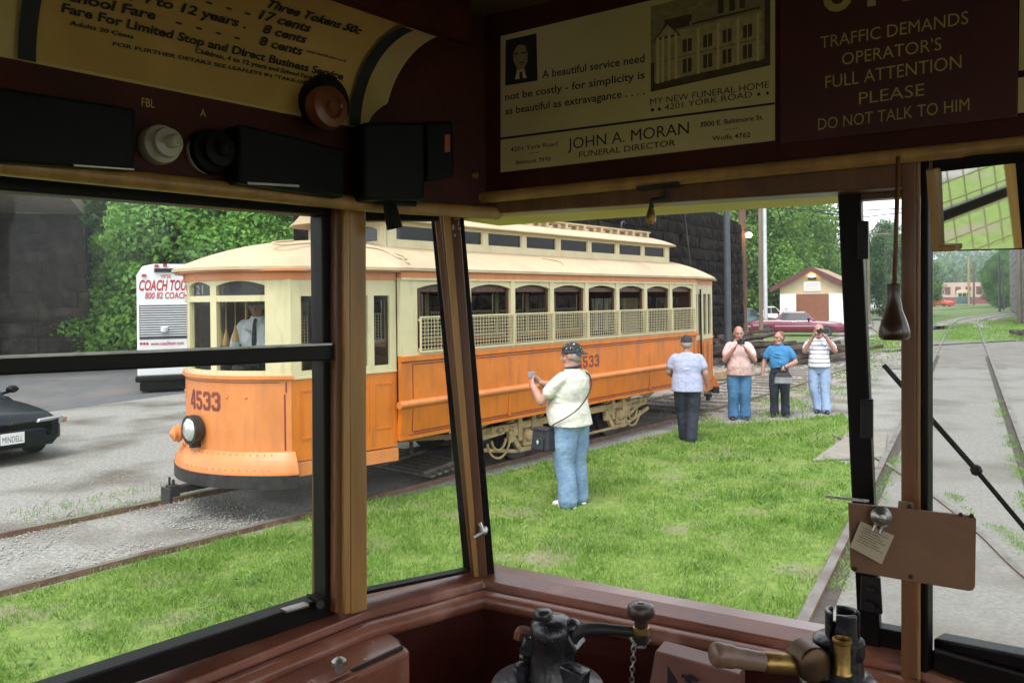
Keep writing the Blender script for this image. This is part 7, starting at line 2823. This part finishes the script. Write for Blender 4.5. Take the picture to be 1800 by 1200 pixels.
def camera(label, parent, c, fwd, up, s=1.0, compact=False, mat=None):
    """a hand held camera; given in the holder's local space, placed in the world"""
    Mw = parent.matrix_basis
    c = Mw @ Vector(c)
    rot = Mw.to_3x3().normalized()
    f = (rot @ Vector(fwd)).normalized()
    u = rot @ Vector(up)
    x = f.cross(u).normalized()
    u = x.cross(f)
    t = thing('camera', label, 'camera', c)
    MM = Matrix((x, f, u)).transposed().to_4x4()
    b = MB()
    w, d, h = (.052, .012, .030) if compact else (.066, .024, .045)
    b.box(-w * s, w * s, -d * s, d * s, -h * s, h * s, MM)
    if not compact:
        b.box(-.022 * s, .022 * s, -.022 * s, .030 * s, h * s - .002, (h + .020) * s, MM)
        b.box(.036 * s, w * s, d * s, .040 * s, -h * s, h * s, MM)
    b.build('camera_body', mat or CAMB, t, bevel=.005)
    b = MB()
    r, l = (.018, .018) if compact else (.034, .085)
    b.lathe([(r * s, 0), (r * s, l * .7 * s), (r * 1.08 * s, l * .72 * s), (r * 1.08 * s, l * s), (r * .8 * s, l * s), (r * .75 * s, l * .9 * s), (0, l * .9 * s)], MM @ Vector((0, d * s, 0)), MM.to_3x3() @ Vector((0, 1, 0)), 18)
    b.build('lens', CAMB, t, smooth='auto')
    return t

# man in the white shirt, nearest, photographing the streetcar
f1 = G(1006, 889)
p1 = person('heavy man in white shirt, light blue jeans and backward patterned cap photographing the orange streetcar', (f1.x, f1.y, 0), -46, 1.80,
            dict(fat=1.0, width=1.12, leg=1.2, lean=-.03, elbow={-1: V(-.30, .16, 1.14), 1: V(.30, .16, 1.15)}, wrist={-1: V(-.24, .34, 1.30), 1: V(-.06, .38, 1.31)},
                 hand={-1: (V(.35, .55, .55), V(.8, -.2, -.3), .9), 1: (V(-.35, .55, .55), V(-.8, -.2, -.3), .9)}, thumb={1: -1, -1: 1},
                 shirt=WHITES, collar=NAVY, trousers=DENIM, shoes=SHOEW, hair=HAIRG, hair_top=False, cap=(CAPB, True), brim=CAPD, hem=.88, head_yaw=.40, head_pitch=-.06,
                 ankle={1: V(.14, .02, .085), -1: V(-.10, -.03, .085)}, toe={1: .2, -1: -.1}))
camera('small silver camera held up by the man in the white shirt', p1, (-.15, .44, 1.405), (0, 1, 0), (0, 0, 1), compact=True, mat=M('silver_camera', (.35, .36, .40), .35, .1, metal=.5))
bg = thing('shoulder_bag', 'black camera bag hanging at the hip of the man in the white shirt', 'bag', to_world(p1, (-.26, .16, .62)))
bg.rotation_euler = p1.rotation_euler
bg.scale = (.88, .88, .88)
b = MB()
b.hexa([V(-.11, -.15, .0), V(.07, -.15, .0), V(.07, .15, .0), V(-.11, .15, .0)], [V(-.08, -.13, .27), V(.06, -.13, .27), V(.06, .13, .27), V(-.08, .13, .27)])
b.build('bag_body', M('black_nylon', (.013, .014, .018), .7, .25, 10, .4, 40), bg, bevel=.03, seg=3)
b = MB()
b.hexa([V(-.145, -.09, .02), V(-.105, -.09, .02), V(-.105, .10, .02), V(-.145, .10, .02)], [V(-.125, -.08, .17), V(-.09, -.08, .17), V(-.09, .09, .17), V(-.125, .09, .17)])
b.hexa([V(-.095, -.13, .25), V(.065, -.13, .26), V(.065, .13, .26), V(-.095, .13, .25)], [V(-.085, -.12, .29), V(.06, -.12, .29), V(.06, .12, .29), V(-.085, .12, .29)])
b.build('pocket', MATS['black_nylon'], bg, bevel=.015)
b = MB()
b.ell(V(-.15, -.02, .12), (.01, .02, .03), 8)
b.build('tag', M('green_tag', (.25, .5, .38), .5, .2), bg, smooth=True)
b = MB()      # strap across the back to the far shoulder
Mi = bg.matrix_basis.inverted() @ p1.matrix_basis
st = [Mi @ V(*q) for q in ((-.27, .12, .80), (-.275, .03, .90), (-.235, -.115, .985), (-.13, -.205, 1.08), (.0, -.225, 1.20), (.095, -.205, 1.31), (.15, -.135, 1.405), (.155, -.03, 1.455), (.14, .05, 1.43))]
sp = smooth_path(st, 4)
b.tube(sp, [.006] * len(sp), 8, side=Mi.to_3x3() @ V(.4, -.9, .1), r2=[.017 if 11 < i < 23 else .011 for i in range(len(sp))])
b.build('strap', MATS['black_nylon'], bg, smooth='auto')

# man walking away
f2 = G(1209, 776)
p2 = person('man in blue grey shirt, black trousers and dark cap walking away beside the streetcar', (f2.x, f2.y, 0), 14, 1.68,
            dict(fat=.8, width=1.22, leg=1.12, lean=.02, elbow={1: V(.30, .0, 1.14), -1: V(-.30, .05, 1.15)}, wrist={1: V(.33, .10, .91), -1: V(-.22, .26, 1.04)},
                 hand={1: (V(.05, .35, -.9), V(-1, .1, 0), .7), -1: (V(.3, .8, .1), V(.8, -.2, -.3), .6)},
                 shirt=GREYBL, trousers=NAVY, shoes=SHOEB, hair=HAIRG, hair_top=False, cap=(CAPD, False), hem=.84, head_pitch=-.1,
                 ankle={1: V(.06, -.10, .085), -1: V(-.05, .12, .085)}, knee={1: V(.09, .0, .48), -1: V(-.09, .09, .49)}))
camera('black camera hanging from the right hand of the man walking away', p2, (.335, .15, .78), (0, .4, -1), (0, 1, .3), .95)

# man in the pink shirt
f3 = G(1300, 737)
p3 = person('bald man in pale pink shirt and blue jeans holding a camera to his chin', (f3.x, f3.y, 0), 190, 1.74,
            dict(fat=.75, width=1.08, leg=1.15, elbow={1: V(.275, .12, 1.12), -1: V(-.275, .12, 1.12)}, wrist={1: V(.10, .26, 1.36), -1: V(-.10, .27, 1.34)},
                 hand={1: (V(-.45, .25, .75), V(-.8, .2, -.4), .8), -1: (V(.45, .25, .7), V(.8, .2, -.4), .8)}, thumb={1: -1, -1: 1},
                 shirt=PINKS, collar=PINKS, placket=PINKS, trousers=DENIMD, shoes=SHOEB, hair=M('grey_stubble', (.33, .21, .16), .8, .2), hair_top=False, hem=.84, head_pitch=-.12))
camera('black camera raised by the bald man in the pink shirt', p3, (-.01, .30, 1.475), (0, 1, 0), (0, 0, 1))
# man in the blue shirt
f4_ = G(1371, 732)
p4 = person('man with glasses in bright blue shirt and dark jeans looking toward the streetcar', (f4_.x, f4_.y, 0), 200, 1.62,
            dict(fat=.35, width=1.08, elbow={1: V(.30, -.02, 1.13), -1: V(-.32, .02, 1.13)}, wrist={1: V(.33, .06, .89), -1: V(-.13, .27, 1.06)},
                 hand={1: (V(.02, .2, -1), V(-1, .2, 0), .4), -1: (V(.75, .5, -.4), V(.3, -.6, -.6), 1.0)},
                 shirt=BLUES, collar=BLUES, placket=BLUES, trousers=NAVY, shoes=SHOEB, hair=HAIRB, hair_top=True, hem=1.0, head_yaw=-.75, glasses=True, belt=True))
hb2 = thing('camcorder_bag', 'black and grey bag held by the man in the blue shirt', 'bag', to_world(p4, (-.08, .33, .72)))
hb2.rotation_euler = p4.rotation_euler
b = MB()
b.hexa([V(-.16, -.08, .0), V(.16, -.08, .0), V(.16, .08, .0), V(-.16, .08, .0)], [V(-.15, -.07, .13), V(.15, -.07, .13), V(.15, .07, .13), V(-.15, .07, .13)])
b.build('bag_body', M('grey_bag', (.19, .20, .21), .6, .2, 10), hb2, bevel=.02)
b = MB()
b.hexa([V(-.155, -.075, .131), V(.155, -.075, .131), V(.155, .075, .131), V(-.155, .075, .131)], [V(-.11, -.05, .20), V(.11, -.05, .20), V(.11, .05, .20), V(-.11, .05, .20)])
for x in (-.06, .06):
    b.tube([V(x, .0, .19), V(x * .8, .0, .28), V(x * .3, 0, .33)], .012, 6)
b.build('bag_top', MATS['black_nylon'], hb2, bevel=.012)
# man in the striped polo
f5 = G(1441, 725)
p5 = person('man in white striped polo and light jeans with a camera at his eye', (f5.x, f5.y, 0), 205, 1.73,
            dict(fat=.35, width=1.05, lean=-.02, elbow={1: V(.265, .12, 1.22), -1: V(-.31, .16, 1.24)}, wrist={1: V(.09, .24, 1.52), -1: V(-.14, .27, 1.53)},
                 hand={1: (V(-.4, .3, .7), V(-.8, .3, -.3), .8), -1: (V(.4, .4, .6), V(.8, .2, -.4), .8)}, thumb={1: -1, -1: 1},
                 shirt=STRIP, trousers=DENIML, shoes=SHOEB, hair=HAIRG, hair_top=True, hem=.90, head_pitch=.05,
                 ankle={1: V(.02, .0, .085), -1: V(-.13, .08, .085)}))
camera('black camera held to the eye of the man in the striped polo', p5, (-.05, .245, 1.625), (-.15, 1, 0), (0, 0, 1))
b = MB()
b.tube(smooth_path([to_world(p5, q) for q in ((-.11, .25, 1.60), (-.16, .22, 1.45), (-.13, .18, 1.33), (-.06, .16, 1.38))]), .006, 6)
tag(b.build('camera_strap', BLACKM), 'black neck strap hanging from the camera of the striped polo man', 'strap')
# streetcar operator behind the nose window
fo = TP(5.15, .08, .75)
po_ = person('streetcar operator in white shirt, dark tie and cap behind the nose window', fo, TA + 138, 1.62,
             dict(fat=.3, width=1.05, sleeve=.95, elbow={1: V(.27, .06, 1.15), -1: V(-.27, .06, 1.15)}, wrist={1: V(.20, .30, 1.08), -1: V(-.18, .30, 1.08)},
                  hand={1: (V(-.2, .9, -.1), V(0, 0, -1), .8), -1: (V(.2, .9, -.1), V(0, 0, -1), .8)},
                  shirt=UNIF, collar=UNIF, trousers=NAVY, shoes=SHOEB, hair=HAIRB, hair_top=False, cap=(NAVY, False), hem=1.0, head_pitch=-.05))
b = MB()
b.tube([V(0, .085, 1.47), V(0, .128, 1.40), V(0, .150, 1.25), V(0, .165, 1.06)], [.02, .022, .030, .034], 8, side=(1, 0, 0), r2=[.012] * 4)
b.build('tie', NAVY, po_, smooth='auto')

# ================================================================== AIR
hz_m = bpy.data.materials.new('haze_air')
hz_m.use_nodes = True
hz_m.node_tree.nodes.clear()
_o = hz_m.node_tree.nodes.new('ShaderNodeOutputMaterial')
_v = hz_m.node_tree.nodes.new('ShaderNodeVolumePrincipled')
_v.inputs['Color'].default_value = (.86, .91, .97, 1)
_v.inputs['Density'].default_value = .0007
_v.inputs['Anisotropy'].default_value = .2
hz_m.node_tree.links.new(_v.outputs[0], _o.inputs['Volume'])
hzb = MB().box(-905, 1005, -305, 1505, -2.5, 48).build('haze', hz_m)
hzb['kind'] = 'stuff'
hzb['label'] = 'thin pale summer haze over the whole valley'
hzb['category'] = 'haze'
